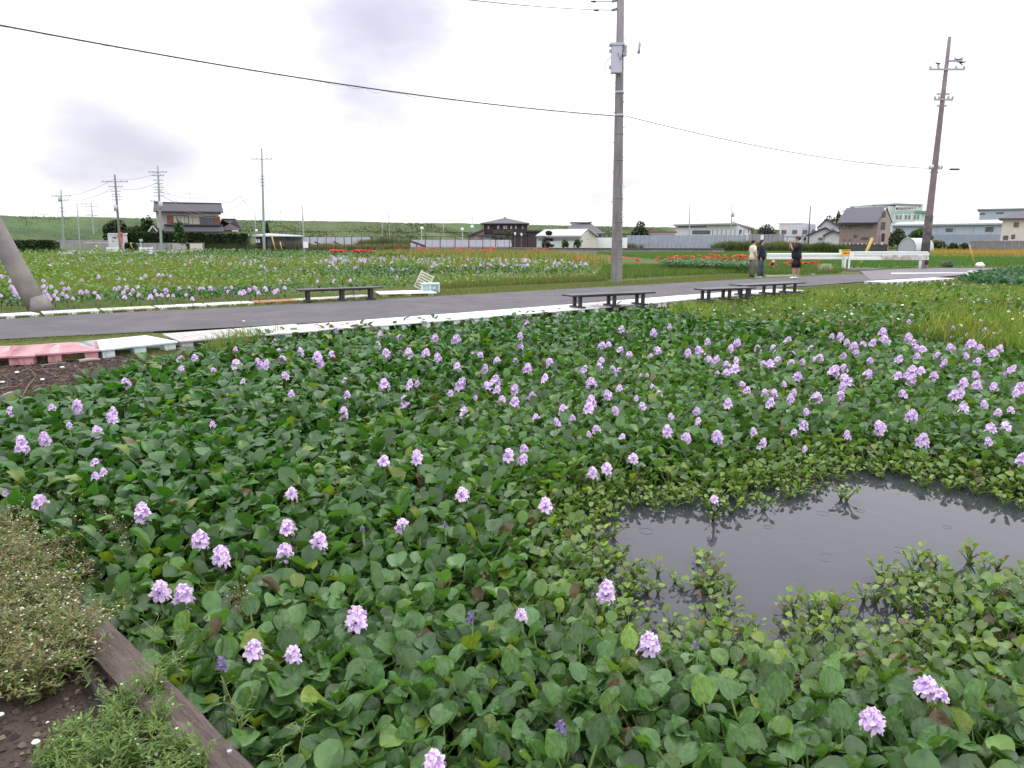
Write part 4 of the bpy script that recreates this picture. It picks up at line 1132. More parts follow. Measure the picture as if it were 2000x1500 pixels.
# crumbs of soil and bits of straw on the mud
def crumbs(poly, n, s0, s1, label):
    x, y = scatter(poly, n); k = frustum(x, y, 1.1) | (y < 3.5); x, y = x[k], y[k]; n = len(x)
    tv = np.array([(-.5, -.5, 0), (.5, -.4, 0), (.45, .5, 0), (-.5, .45, 0), (-.2, -.25, .5), (.25, -.2, .42), (.2, .25, .5), (-.25, .2, .36)])
    tf = np.array([(4, 5, 6, 7), (0, 1, 5, 4), (1, 2, 6, 5), (2, 3, 7, 6), (3, 0, 4, 7)])
    V, F, K = inst(tv, tf, np.stack([x, y, -.012 + 0 * x], -1), rotmats(rng.random(n) * 6.28, rng.random(n) * .5), s0 + (s1 - s0) * rng.random(n) ** 3, pick([(.07, .053, .045), (.05, .04, .034), (.1, .08, .065), (.15, .12, .09)], n, .5, [.4, .35, .2, .05]))
    tag(npobj('soil_crumbs', V, F, M['soilc'], K, smooth=False), label, 'soil', kind='stuff')
M['soilc'] = mat('soil_crumb', (.06, .05, .04), rough=.95, attr='Col', spec=.1)
BANK = [(-3.2, .9), (-3.2, 3.2), (-1.95, 2.85), (-.6, 1.6), (-.4, .9)]
crumbs(BANK, 9000, .004, .028, 'crumbly dark soil of the near bank beside the timber board')
crumbs(MUD, 9000, .01, .05, 'crumbly bare soil below the pink pallets')
# litter on the soils
for (px, py, r_, lab) in ((70, 1449, .012, 'small white shell lying on the mud in the lower left corner'), (2, 1395, .01, 'tiny white stone at the left edge of the mud')):
    p = P(px, py, .01); tag(MB().ball((0, 0, 0), (r_ * 1.2, r_, r_ * .6), 7, 4).build('white_pebble', M['whiteflat'], loc=p), lab, 'pebble')
mb = MB()
mxs, mys = scatter(MUD, 260)
for i_ in range(260):
    x_, y_ = [mxs[i_]], [mys[i_]]; a = random.uniform(0, 3.14); l_ = random.uniform(.04, .22)
    if abs(x_[0]) > 9 or y_[0] > 13: continue
    mb.tube([(x_[0], y_[0], .02), (x_[0] + math.cos(a) * l_ / 2, y_[0] + math.sin(a) * l_ / 2, .03), (x_[0] + math.cos(a) * l_, y_[0] + math.sin(a) * l_, .015)], .004, 3, cap=False)
tag(mb.build('dry_litter', mat('dry_litter', (.2, .12, .09), rough=.9)), 'dry brown straw scattered on the bare soil below the pink pallets', 'litter', kind='stuff')
def stick(name, a, b_, w, m_, lab, catg='stick'):
    a = P(*a, .025); b_ = P(*b_, .03)
    mid = (a + b_) / 2 + Vector((random.uniform(-.02, .02), random.uniform(-.02, .02), .01))
    tag(MB().tube([a, mid, b_], [w, w * .9, w * .5], 6).build(name, m_, smooth=True), lab, catg)
M['stick'] = mat('bleached_stick', (.34, .3, .24), rough=.8); M['twig'] = mat('twig', (.16, .12, .09), rough=.9)
stick('board_scrap', (155, 706), (196, 702), .03, M['stick'], 'flat bleached wood scrap beside the pink pallet on the soil', 'wood scrap')
stick('cane', (5, 773), (37, 765), .014, M['stick'], 'pale broken cane at the left edge of the bare soil')
stick('twig', (42, 778), (70, 735), .008, M['twig'], 'thin forked twig lying across the bare soil')
stick('twig', (70, 735), (57, 720), .006, M['twig'], 'short upper piece of twig on the bare soil')
stick('twig', (80, 714), (128, 708), .007, M['stick'], 'long thin pale twig below the pink pallets')
for k_, (px, py) in enumerate(((122, 717), (33, 727), (83, 741), (5, 746), (211, 694), (476, 627))):
    p = P(px, py, .02 if k_ < 5 else .05)
    tag(MB().ball((0, 0, 0), (.03, .022, .012), 6, 4).build('chip', M['whiteflat'], loc=p), ['oval white chip in the middle of the bare soil', 'small pale chip near the left edge of the soil', 'small pale chip on the lower bare soil', 'pale chip at the far left of the soil', 'white chip on the soil below the blue-white pallet', 'white scrap of litter on the asphalt road'][k_], 'chip')
# ------------------------------------------------------------------ plastic pallets
def pallet_meshes(kind):
    """deck 1.1 x 1.1 x .12 with real slots; kind 0: long slots, 1: short dashes, 2: barred"""
    mb = MB(); S = .55; top = .13; th = .022
    def bx(x0, x1, y0, y1, z1=top, t_=th): mb.box((x0, y0, z1 - t_), (x1, y1, z1))
    rows = {0: 9, 1: 12, 2: 9}[kind]
    r = .05
    bx(-S, S, -S, -S + r); bx(-S, S, S - r, S); bx(-S, -S + r, -S + r, S - r); bx(S - r, S, -S + r, S - r)
    bx(-.06, .06, -S + r, S - r)
    inner = 2 * (S - r); pitch = inner / rows
    for i in range(rows):
        y0 = -S + r + i * pitch + pitch * .3; y1 = y0 + pitch * .62
        for (a, b_) in ((-S + r, -.06), (.06, S - r)):
            bx(a, b_, y0, y1)
            if kind == 1:
                for q in (.25, .5, .75): bx(a + (b_ - a) * q - .03, a + (b_ - a) * q + .03, y1, y1 + pitch * .38, top - .002)
        if kind == 2 and i % 2 == 0:
            bx(-S + r, -.06, y1, y1 + pitch * .38, top - .003)
    deck = mb
    ft = MB().box((-.09, -.09, 0), (.09, .09, .105))
    return deck, ft
PK = [pallet_meshes(k) for k in range(3)]
def pmat(n, c, dirt=.35): return mat(n, c, rough=.55, noise=.18, nscale=9, col2=tuple(v * .62 + .05 for v in c), fac2=dirt)
PC = {'pink': pmat('pink_plastic', (.60, .29, .31), .5), 'blue': pmat('pale_blue_plastic', (.62, .72, .74), .42), 'grey': pmat('beige_plastic', (.5, .47, .46), .4),
      'white': pmat('white_plastic', (.74, .75, .75), .38), 'rose': pmat('rose_plastic', (.6, .5, .49), .4), 'mint': pmat('mint_plastic', (.52, .64, .6), .4), 'orange': pmat('faded_orange_plastic', (.45, .2, .12), .4), 'cream': pmat('cream_plastic', (.62, .6, .5), .45)}
_pm = {}
def pallet(x, y, rz, colr, kind, label, group=None, z=0.0, L=1.1, Wd=1.1, tilt=None):
    e = empty('plastic_pallet', (x, y, z), rz, label, 'pallet', group)
    key = (colr, kind)
    if key not in _pm: _pm[key] = (PK[kind][0].mesh('deck', PC[colr]), PK[kind][1].mesh('foot', PC[colr]))
    o = bpy.data.objects.new('deck', _pm[key][0]); o.scale = (L / 1.1, Wd / 1.1, 1); link(o, e)
    for i in (-1, 0, 1):
        for j in (-1, 0, 1):
            f_ = bpy.data.objects.new('foot', _pm[key][1]); f_.location = (i * .44 * L / 1.1, j * .44 * Wd / 1.1, 0); f_.scale = (.9, .9, 1); link(f_, e)
    if tilt: e.rotation_euler = tilt
    return e
FRONT = G([(-60, 699), (110, 692), (191, 684), (350, 666), (594, 647), (937, 620), (1200, 598), (1290, 590), (1400, 580), (1500, 573), (1570, 567)], .13)
fr = smooth(resample(FRONT, 200), 10)
seg = np.hypot(*np.diff(fr, axis=0).T); cs = np.r_[0, np.cumsum(seg)]
def along(s): return np.array([np.interp(s, cs, fr[:, 0]), np.interp(s, cs, fr[:, 1])])
def s_of(px, py):
    q = np.array(P(px, py, .13)[:2]); return cs[np.argmin(np.hypot(*(fr - q).T))]
breaks = [(-1.5, 'pink', 0)]
s0 = s_of(191, 684)
cols_ = ['blue', 'grey', 'white', 'rose', 'white', 'white', 'white', 'white', 'white', 'grey', 'white', 'white', 'white', 'white', 'white', 'white', 'grey', 'white']
PW = 1.12
sp = s0 - PW * 2.0; k = 0
seq = [('pink', 0), ('pink', 0)] + [(c, (1 if c in ('grey', 'rose') else (2 if c == 'blue' else random.choice((0, 1))))) for c in cols_]
seq = [('pink', 0)] + seq; sp -= PW
LBL = {0: 'faded pink plastic pallet cut by the left edge of the view', 1: 'faded pink plastic pallet, second from the left edge', 2: 'faded pink plastic pallet touching the blue-white one', 3: 'pale blue-white plastic pallet next to the pink ones',
       4: 'dirty beige plastic pallet with short dash slots after the blue-white one', 5: 'bright white pallet between the beige and the rose ones', 6: 'rose tinted pallet with dash slots behind the hyacinth tips', 7: 'bright white pallet right of the rose one'}
while sp < cs[-1] - .6 and k < len(seq):
    a = along(sp + .02); b_ = along(sp + PW - .02); d2 = (b_ - a) / np.linalg.norm(b_ - a); n2 = np.array([-d2[1], d2[0]])
    wd = 1.1 if k < 6 else 1.0
    c = (a + b_) / 2 + n2 * wd / 2
    if sp < cs[0] + 1: pass
    pallet(c[0], c[1], math.atan2(d2[1], d2[0]) + random.uniform(-.012, .012), seq[k][0], seq[k][1], LBL.get(k, 'white plastic pallet of the walkway beside the benches' if seq[k][0] == 'white' else 'greyish plastic pallet of the walkway beside the benches'), None if k in LBL else ('white walkway pallets' if seq[k][0] == 'white' else 'greyish walkway pallets'), L=1.09, Wd=wd)
    sp += PW; k += 1
# far right strip of pallets, beyond the turf
q = smooth(resample(G([(1700, 552), (1760, 549), (1852, 543.5)], .06), 40), 3)
for i in range(5):
    a = q[i * 7 + 2]; b_ = q[i * 7 + 8]
    c = (a + b_) / 2; pallet(c[0], c[1], math.atan2(*(b_ - a)[::-1]), 'white', 1, 'broken white pallet at the road bend on the right', 'white pallets at the road bend', z=-.04, L=1.0, Wd=.8)
# row along the far side of the road
FF_ = G([(-40, 617), (0, 614), (58, 610), (110, 608), (240, 601), (400, 593), (600, 583), (700, 577), (745, 574)], .08)
fr2 = smooth(resample(FF_, 120), 5); L2 = np.r_[0, np.cumsum(np.hypot(*np.diff(fr2, axis=0).T))]
fc = ['white', 'white', 'cream', 'white', 'white', 'orange', 'cream', 'grey', 'orange', 'grey', 'orange', 'grey', 'grey']
fl = {0: 'white pallet edge left of the leaning strut', 5: 'faded orange pallet across the road, left of the bench', 8: 'faded orange pallet under the left end of the far bench', 10: 'faded orange pallet under the middle of the far bench'}
s_ = 0; i = 0
while s_ < L2[-1] - 1.1 and i < len(fc):
    a = np.array([np.interp(s_, L2, fr2[:, 0]), np.interp(s_, L2, fr2[:, 1])]); b_ = np.array([np.interp(s_ + 1.1, L2, fr2[:, 0]), np.interp(s_ + 1.1, L2, fr2[:, 1])])
    d2 = (b_ - a) / np.linalg.norm(b_ - a); n2 = np.array([-d2[1], d2[0]]); c = (a + b_) / 2 + n2 * .3
    pallet(c[0], c[1], math.atan2(d2[1], d2[0]), fc[i], 0, fl.get(i, {'white': 'white pallet across the road, between the strut and the bench', 'cream': 'cream pallet across the road, between the strut and the bench', 'grey': 'grey weathered pallet across the road near the far bench', 'orange': 'faded orange pallet at the right end of the far bench'}[fc[i]]),
           None if i in fl else 'pallets across the road, ' + fc[i], z=-.085, Wd=.6)
    s_ += 1.17; i += 1
p = P(790, 573, .05); pallet(p.x, p.y + .2, .3, 'white', 1, 'flat white pallet lying between the far bench and the teal crate', z=-.05, L=1.7, Wd=1.2)
# teal crate and tilted slatted panel
p0_ = P(822, 573); p1_ = P(855, 573)
e = empty('storage_crate', ((p0_.x + p1_.x) / 2, p0_.y + .3, 0), R(8), 'faded teal plastic crate box standing beside the road', 'crate')
M['teal'] = mat('teal_plastic', (.3, .44, .43), rough=.5, noise=.15, col2=(.4, .52, .5), fac2=.5)
w = (p1_.x - p0_.x) / 2; hh = .3
mb = MB().box((-w, -.28, .02), (w, .28, hh - .04)); mb.build('body', M['teal'], e)
MB().box((-w - .03, -.31, hh - .04), (w + .03, .31, hh)).build('lid', M['teal'], e)
for xx in (-w, -w * .05, w): MB().box((xx - .025, -.31, 0), (xx + .025, -.285, hh - .04)).build('rib', PC['mint'], e)
MB().box((w * .3, -.325, .12), (w * .62, -.3, .2)).build('latch', PC['mint'], e)
# slatted panel
c_ = P(816, 562, .12); e = empty('slatted_panel', (c_.x, c_.y + .75, .0), 0, 'cream slatted panel propped up on one corner behind the teal crate', 'panel')
e.rotation_euler = (R(-12), R(27), R(8))
cm = PC['cream']
mb = MB()
MB().box((-.26, 0, .0), (-.22, .04, .62)).build('rail', cm, e); MB().box((.18, 0, 0), (.22, .04, .62)).build('rail', cm, e)
for i in range(7): MB().box((-.22, .005, i * .09), (.18, .03, i * .09 + .055)).build('slat', cm, e)

# ------------------------------------------------------------------ benches
def bench(pa, pb, ztop, label, deep=.42):
    """pa, pb: pixels of the two front top corners"""
    a = P(*pa, ztop); b_ = P(*pb, ztop); d2 = (b_ - a); L = d2.length; rz = math.atan2(d2.y, d2.x)
    e = empty('bench', (a.x, a.y, 0), rz, label, 'bench', 'dark timber benches beside the road')
    z0 = .13 if ztop > .4 else .03
    for i in range(3):
        y0 = i * deep / 3
        MB().box((0, y0 + .004, ztop - .035), (L, y0 + deep / 3 - .004, ztop)).build('plank', M['bench'], e)
    MB().box((.3, deep * .45, ztop - .07), (L - .3, deep * .55, ztop - .037)).build('under_rail', M['bench'], e)
    for f_ in (.12, .52, .87):
        x = L * f_
        for y2 in (.06, deep - .13):
            MB().box((x - .036, y2, z0 + .035), (x + .036, y2 + .06, ztop - .036)).build('leg', M['bench'], e)
        MB().box((x - .06, -.05, z0 + .0), (x + .06, deep + .03, z0 + .04)).build('foot_board', M['bench'], e)
    return e
bench((583, 566), (748, 560.5), .36, 'long dark bench across the road, in front of the flowering field')
bench((1117, 577), (1281, 570), .43, 'dark bench on the white walkway left of the others, nearest the big pole')
bench((1377, 565), (1478, 561), .43, 'dark bench on the walkway, left one of the overlapping pair')
bench((1455, 557), (1573, 551.5), .43, 'dark bench on the walkway, right one of the overlapping pair', .55)

# ------------------------------------------------------------------ utility poles
def pole(base, top, Y, r0, r1, mt, label, arms=(), cat_='utility pole', group=None, name='utility_pole', z0=0.0, extra=None):
    a = at(*base, Y); a.z = z0; b_ = at(*top, Y)
    e = empty(name, a, 0, label, cat_, group)
    v = b_ - a; H = v.length
    MB().tube([(0, 0, -.3)] + [tuple(v * t_) for t_ in (0, .33, .66, 1)], [r0, r0, r0 + (r1 - r0) * .33, r0 + (r1 - r0) * .66, r1], 14, True).build('shaft', mt, e, True)
    for (t_, half, kind) in arms:
        c = v * t_; ax = .045 if half > .35 else .03
        if kind == 'arm' or kind == 'armR' or kind == 'armL':
            x0 = -half if kind != 'armR' else 0; x1 = half if kind != 'armL' else 0
            MB().box((c.x + x0, c.y - ax - r0 * .5, c.z - ax), (c.x + x1, c.y + ax - r0 * .5, c.z + ax)).build('crossarm', M['galv'], e)
            for q in ([x0 * .95, x0 * .5, x1 * .5, x1 * .95]):
                if abs(q) < .1: continue
                MB().tube([(c.x + q, c.y - r0 * .5, c.z + ax), (c.x + q, c.y - r0 * .5, c.z + ax + .1), (c.x + q, c.y - r0 * .5, c.z + ax + .2)], [.05, .07, .03], 7).build('insulator', M['insul'], e, True)
        elif kind == 'rung':
            MB().box((c.x - half, c.y - .04, c.z - .04), (c.x + half, c.y + .04, c.z + .04)).build('step_bolt', M['galv'], e)
        elif kind == 'box':
            MB().tube([(c.x + half, c.y - .2, c.z - .4), (c.x + half, c.y - .2, c.z + .35)], [.22, .22], 12).build('transformer', M['xfmr'], e, True)
        elif kind == 'band':
            MB().tube([(c.x, c.y, c.z - .04), (c.x, c.y, c.z + .04)], [r0 * .95 + .01, r0 * .95 + .01], 14).build('band', M['galv'], e, True)
    return e, a, v
# main pole beside the road
PY = 27.9
e, ma, mv = pole((1204, 553), (1213, -60), PY, .215, .12, M['concrete'], 'large concrete utility pole standing by the road right of centre', ())
def mp_(py): return at(1204.3 + (553 - py) * .0150, py, PY) - ma
for py in (226, 181, 313, 262, 388, 434, 470, 504):
    c = mp_(py); rr_ = .215 - .095 * (553 - py) / 613
    MB().tube([(c.x, c.y, c.z - (.05 if py in (226, 181) else .012)), (c.x, c.y, c.z + (.05 if py in (226, 181) else .012))], [rr_ + .008] * 2, 16).build('steel_band' if py in (226, 181) else 'joint_ring', M['galv'] if py in (226, 181) else M['concrete2'], e, True)
c = mp_(118)
bx = MB(); bx.box((c.x - .36, c.y - .42, c.z - .5), (c.x + .02, c.y - .16, c.z + .42)); bx.build('switch_box', M['xfmr'], e)
MB().box((c.x - .39, c.y - .45, c.z + .42), (c.x + .1, c.y - .14, c.z + .5)).build('box_lid', M['xfmr'], e)
MB().tube([(c.x - .15, c.y - .46, c.z + .15), (c.x - .05, c.y - .47, c.z - .1), (c.x + .1, c.y - .4, c.z + .35)], .012, 5).build('cable', M['wire'], e, True)
MB().tube([(c.x - .38, c.y - .3, c.z + .05), (c.x - .55, c.y - .3, c.z - .15), (c.x - .54, c.y - .3, c.z - .4)], .012, 5).build('cable', M['wire'], e, True)
for dz in (-.35, .2, .4): MB().box((c.x - .44, c.y - .35, c.z + dz), (c.x - .36, c.y - .25, c.z + dz + .1)).build('bracket', M['galv'], e)
MB().box((c.x + .06, c.y - .3, c.z + .1), (c.x + .2, c.y - .1, c.z + .45)).build('clamp', M['galv'], e)
for py, xo in ((20, -.85), (3, -.95)):
    c = mp_(py)
    MB().tube([(c.x - .1, c.y, c.z + .02), (c.x + xo * .5, c.y - .02, c.z), (c.x + xo, c.y - .05, c.z)], .018, 6).build('strain_rod', M['galv'], e, True)
    MB().tube([(c.x - .12, c.y, c.z + .05), (c.x - .32, c.y, c.z)], [.05, .045], 8).build('insulator', mat('blue_grey_insulator', (.2, .26, .33), rough=.4), e, True)
    MB().tube([(c.x + xo - .12, c.y, c.z), (c.x + xo + .06, c.y, c.z)], [.03, .04], 8).build('insulator', M['darkmetal'], e, True)
for (py, ht) in ((370, 16), (415, 4), (423, 3), (200, 4)):
    c = mp_(py); MB().box((c.x + .12, c.y - .19, c.z - ht * .01), (c.x + .165, c.y - .17, c.z + ht * .01)).build('tag_plate', M['insul'], e)
for i, py in enumerate(range(75, 500, 29)):
    c = mp_(py); sgn = -1 if i % 2 else 1; rr_ = .215 - .095 * (553 - py) / 613
    MB().tube([(c.x + sgn * rr_ * .7, c.y, c.z), (c.x + sgn * (rr_ + .07), c.y - .02, c.z)], .012, 5).build('step_bolt', M['galv'], e)
# hanging coupler on its drop wire
t0 = at(1256, -50, PY); t1 = at(1250, 80, PY)
MB().tube([t0, t1], .006, 5)
eh = empty('hanging_coupler', t1, 0, 'grey cable coupler hanging on a thin drop wire right of the big pole', 'coupler')
MB().tube([(0, 0, 0), t0 - t1], .004, 5).build('drop_wire', M['wirel'], eh)
MB().tube([(0, 0, .02), (-.01, 0, -.12), (-.02, 0, -.3), (-.04, 0, -.42)], [.02, .05, .04, .055], 8).build('coupler_body', M['galv'], eh, True)
# right pole
RY = 41.2
e, ra, rv = pole((1803, 525), (1855, 72), RY, .215, .085, M['polebrown'], 'tall brownish utility pole at the right beyond the guard rail',
    [(.90, .75, 'armR'), (.865, .95, 'arm'), (.765, .35, 'rung'), (.74, .5, 'arm'), (.715, .25, 'rung'), (.445, .35, 'arm'), (.80, .12, 'rung'), (.82, .12, 'rung'), (.43, .22, 'rung')])
MB().tube([tuple(rv * .02), tuple(rv * .24)], [.225, .212], 14).build('dark_base_wrap', mat('dark_wrap', (.055, .05, .052), rough=.8, noise=.4, nscale=5, col2=(.14, .12, .12), fac2=.5), e, True)
c = rv * .88
for dx, dz in ((-.55, .1), (.55, .3), (.8, .15)):
    MB().tube([(c.x + dx, c.y - .1, c.z + dz - .12), (c.x + dx * .8, c.y - .1, c.z + dz), (c.x + dx * 1.2, c.y - .1, c.z + dz + .05)], [.04, .07, .03], 7).build('insulator', M['darkmetal'], e, True)
c = rv * .445
o = MB().box((c.x + .85, c.y - .05, c.z - .06), (c.x + 1.35, c.y + .05, c.z + .03)).build('cable_closure', M['darkmetal'], e)
MB().box((-.42, -.5, 0), (-.24, -.2, .72)).build('concrete_stub', M['concrete2'], e)
# leaning strut at the left
a = P(77, 607, 0); b_ = at(-60, 350, 16.6)
e = empty('pole_strut', a, 0, 'thick concrete strut leaning out of the left edge of the view beside the road', 'pole strut')
v = b_ - a
MB().tube([tuple(v * -.05), tuple(v * .3), tuple(v * .7), tuple(v)], [.225, .215, .2, .19], 18).build('shaft', M['concrete2'], e, True)
MB().tube([(.05, 0, -.05), (.02, 0, .12), (-.05, 0, .3)], [.27, .245, .23], 18).build('footing', M['concrete2'], e, True)
far = [  # base px, top px, Y, radii, mat, label, arms
 ((315, 486), (308, 324), 88, 'grey pole in front of the beige house with many rungs and a transformer', M['polesteel'], [(.93, 1.1, 'arm'), (.89, .7, 'arm'), (.84, .6, 'rung'), (.80, .5, 'rung'), (.76, .6, 'rung'), (.73, .5, 'rung'), (.70, .6, 'rung'), (.66, .6, 'rung'), (.6, 1.0, 'armL'), (.56, .25, 'box')]),
 ((235, 487), (224, 341), 92, 'brown pole behind the white shed with crossarm and transformer', M['polebrown'], [(.91, 1.6, 'arm'), (.85, .9, 'rung'), (.79, .6, 'rung'), (.75, .5, 'rung'), (.72, .6, 'rung'), (.68, .6, 'rung'), (.58, -.1, 'box'), (.44, .5, 'rung')]),
 ((125, 484), (119, 371), 120, 'grey pole with crossarms left of the white shed', M['polesteel'], [(.9, 1.6, 'arm'), (.83, 1.2, 'armR'), (.85, -.2, 'box'), (.7, .5, 'rung'), (.64, .5, 'rung')]),
 ((157, 487), (150, 396), 95, 'plain thin grey pole left of the white shed', M['galv'], []),
 ((184, 474), (178, 394), 150, 'short pole with a one-sided crossarm behind the thin grey pole', M['galv'], [(.95, 2.0, 'armL'), (.9, 1.4, 'rung'), (.8, 1.4, 'rung'), (.7, 1.2, 'rung')]),
 ((70, 470), (65, 412), 170, 'thin pale pole on the levee slope at the far left', M['galv'], []),
 ((89, 470), (85, 417), 175, 'thin pale pole with a short crossarm on the levee slope at the far left', M['galv'], [(.95, 1.2, 'arm')]),
 ((516, 487), (511, 290), 92, 'tallest blue-grey pole left of the low flat-roofed building', M['polesteel'], [(.90, 1.25, 'arm'), (.74, .3, 'rung'), (.71, .3, 'rung'), (.68, .3, 'rung'), (.65, .3, 'rung')]),
 ((595, 501), (590, 402), 68, 'slim galvanised post carrying a small white box, in front of the fence', M['galv'], []),
 ((500, 478), (498, 414), 110, 'thin post under the sagging wire right of the beige house', M['galv'], []),
 ((549, 455), (548, 411), 190, 'thin lamp post on the levee right of the tall blue-grey pole', M['galv'], [(.97, .5, 'rung')]),
 ((613, 463), (612, 430), 200, 'small lamp post on the levee, second from the tall pole', M['galv'], [(.97, .6, 'rung')]),
 ((747, 472), (746, 434), 170, 'thin grey post behind the fence, first left of the right solar array', M['galv'], [(.98, .8, 'armL')]),
 ((761, 470), (759, 418), 185, 'thin grey post with insulators behind the fence near the middle', M['galv'], [(.93, .5, 'rung'), (.88, .4, 'rung')]),
 ((824, 468), (823, 446), 190, 'short white lamp post with round head left of the solar array', M['insul'], []),
 ((866, 470), (866, 437), 180, 'thin post behind the right solar array', M['galv'], []),
 ((903, 465), (903, 448), 190, 'small white lamp post with round head beside the brown house', M['insul'], []),
 ((925, 455), (923, 424), 190, 'thin pole left of the brown house roof', M['galv'], [(.97, .3, 'rung')]),
 ((1347, 468), (1347, 397), 110, 'thin mast in front of the long white factory, left one', M['galv'], []),
 ((1427, 468), (1430, 398), 110, 'mast with a grey lamp box in front of the long white factory, right one', M['galv'], [(.6, .6, 'armR'), (.78, .12, 'box')]),
 ((1580, 463), (1583, 402), 112, 'dark thin mast at the corner of the white box building', M['darkmetal'], [(.5, .3, 'rung')]),
]
POLES = {}
for (b0, t0_, Y, lab, mt, arms) in far:
    H = at(*t0_, Y).z
    r0 = .16 if H > 9 else .1
    POLES[lab[:12] + str(b0[0])] = pole(b0, t0_, Y, r0, r0 * .6, mt, lab, arms, z0=0 if Y < 160 else 1.0)
for (px, py, Y) in ((824, 446, 190), (903, 448, 190), (922, 443, 190)):
    c = at(px, py, Y); tag(MB().ball((0, 0, 0), .42, 8, 6).build('lamp_globe', M['whiteflat'], loc=c), 'round white lamp globe on a post before the levee, %s' % {824: 'left of the solar array', 903: 'beside the brown house', 922: 'left of the brown house roof'}[px], 'lamp')
c = at(597, 478, 67.8); tag(MB().box((-.2, -.15, -.28), (.2, .1, .28)).build('white_meter_box', M['whiteflat'], loc=c), 'small white box strapped to the slim post in front of the fence', 'meter box')
# bushes of wire between the far poles
def wire(a, b_, sag, r_, m_, name='overhead_wire', label='', n=18, helix=0):
    pts = []
    for i in range(n + 1):
        t_ = i / n; p = a.lerp(b_, t_); p.z -= 4 * sag * t_ * (1 - t_); pts.append(p)
    e = empty(name, a, 0, label, 'wire')
    MB().tube([p - a for p in pts], r_, 6).build('conductor', m_, e, True)
    if helix:
        L = (b_ - a).length; nh = int(L * 1.6) * 8
        hp = []
        for i in range(nh + 1):
            t_ = i / nh; p = a.lerp(b_, t_); p.z -= 4 * sag * t_ * (1 - t_)
            an = i * math.pi / 4; amp = helix * (1 + .6 * math.sin(i * .37) * math.sin(i * .11))
            hp.append(p - a + Vector((0, math.cos(an) * .03, -abs(math.sin(an / 2)) * amp)))
        MB().tube(hp, .0035, 3, False).build('lashing_wire', m_, e)
    return e
pc = ma + mp_(227)
wire(at(-130, 24, 15.5), pc + Vector((-.2, -.1, 0)), .26, .0175, M['wire'], 'telephone_cable', 'thick spiral-lashed cable running from the top left to the big pole', 40, .075)
wire(pc + Vector((.2, -.1, 0)), ra + rv * .445 + Vector((0, -.2, 0)), .35, .012, M['wire'], 'telephone_cable', 'cable sagging from the big pole to the brownish pole on the right', 30)
wire(ma + mp_(20) + Vector((-.9, -.05, 0)), at(700, -30, 20), .1, .012, M['wire'], 'overhead_wire', 'upper wire leaving the big pole to the left at the top of the view')
wire(ma + mp_(3) + Vector((-1.0, -.05, 0)), at(650, -60, 20), .1, .008, M['wirel'], 'overhead_wire', 'uppermost thin wire leaving the big pole to the left')
wire(at(1230, -16, PY), ra + rv * .865 + Vector((-.9, -.1, .1)), .7, .006, M['wirel'], 'overhead_wire', 'very thin pale wire from the top of the big pole to the right pole crossarm')
wire(ra + rv * .445 + Vector((1.3, 0, 0)), at(2150, 330, 60), .2, .006, M['wirel'], 'overhead_wire', 'faint wire leaving the right pole to the right, low')
wire(ra + rv * .74, at(2150, 200, 60), .3, .006, M['wirel'], 'overhead_wire', 'faint wire leaving the right pole to the right, upper')
def pp(px, py, Y): return at(px, py, Y)
FW = [((308, 336, 88), (224, 349, 92), .4), ((308, 356, 88), (224, 366, 92), .5), ((224, 349, 92), (119, 383, 120), .5), ((119, 383, 120), (-60, 360, 150), 1.2), ((119, 400, 120), (-60, 403, 150), .3), ((224, 366, 92), (119, 392, 120), .6),
      ((228, 413, 92), (126, 401, 120), .9), ((231, 417, 92), (310, 413, 88), .5), ((308, 356, 88), (513, 345, 92), 4.2), ((308, 366, 88), (513, 352, 92), 4.0), ((308, 372, 88), (512, 349, 92), 1.6), ((-60, 424, 170), (178, 418, 150), .5)]
for i, (a, b_, sg) in enumerate(FW):
    wire(pp(*a), pp(*b_), sg, .018, M['wirel'], 'overhead_wire', 'faint overhead wire between the distant poles at the left', 16)
for o in [o for o in C.objects if o.get('label') == 'faint overhead wire between the distant poles at the left']: o['group'] = 'faint wires between the distant poles'
for (a, b_, lab) in (((315, 380, 88), (345, 393, 100), 'wire dropping from the rung pole to the beige house roof'), ((425, 398, 100), (470, 383, 100), 'wire rising from the beige house to a spreader'), ((470, 383, 100), (496, 414, 108), 'wire sagging down from the spreader to the thin post')):
    wire(pp(*a), pp(*b_), .25, .022, M['wire'], 'overhead_wire', lab, 10)

# ------------------------------------------------------------------ guard rails, signs, guards
def guardrail(pa, pb, Y, ztop, zbot, posts, label, dirty=False, Y2=None):
    a = at(pa, 505, Y); b_ = at(pb, 505, Y2 or Y)
    e = empty('guard_rail', (a.x, a.y, 0), math.atan2(b_.y - a.y, b_.x - a.x), label, 'guard rail')
    L = math.hypot(b_.x - a.x, b_.y - a.y)
    prof = [(0, ztop), (-.05, ztop - .02), (-.05, ztop - (ztop - zbot) * .38), (0.0, ztop - (ztop - zbot) * .46), (0, ztop - (ztop - zbot) * .56), (-.05, ztop - (ztop - zbot) * .64), (-.05, zbot + .02), (0, zbot)]
    mb = MB(); nseg = 12
    for i in range(nseg + 1):
        for (yy, zz) in prof: mb.v.append((L * i / nseg, yy, zz))
        for (yy, zz) in prof[::-1]: mb.v.append((L * i / nseg, yy + .012, zz))
    k_ = len(prof) * 2
    for i in range(nseg):
        for j in range(k_):
            j2 = (j + 1) % k_; mb.f.append((i * k_ + j, (i + 1) * k_ + j, (i + 1) * k_ + j2, i * k_ + j2))
    mb.build('beam', M['railw'], e)
    for x_ in posts:
        q = at(x_, 505, Y); xx = q.x - a.x
        MB().tube([(xx, .08, -.1), (xx, .08, ztop - .05)], .07, 12).build('post', M['railw'], e, True)
    return e
M['railw'] = mat('rail_white_paint', (.74, .77, .77), rough=.45, noise=.06, nscale=3)
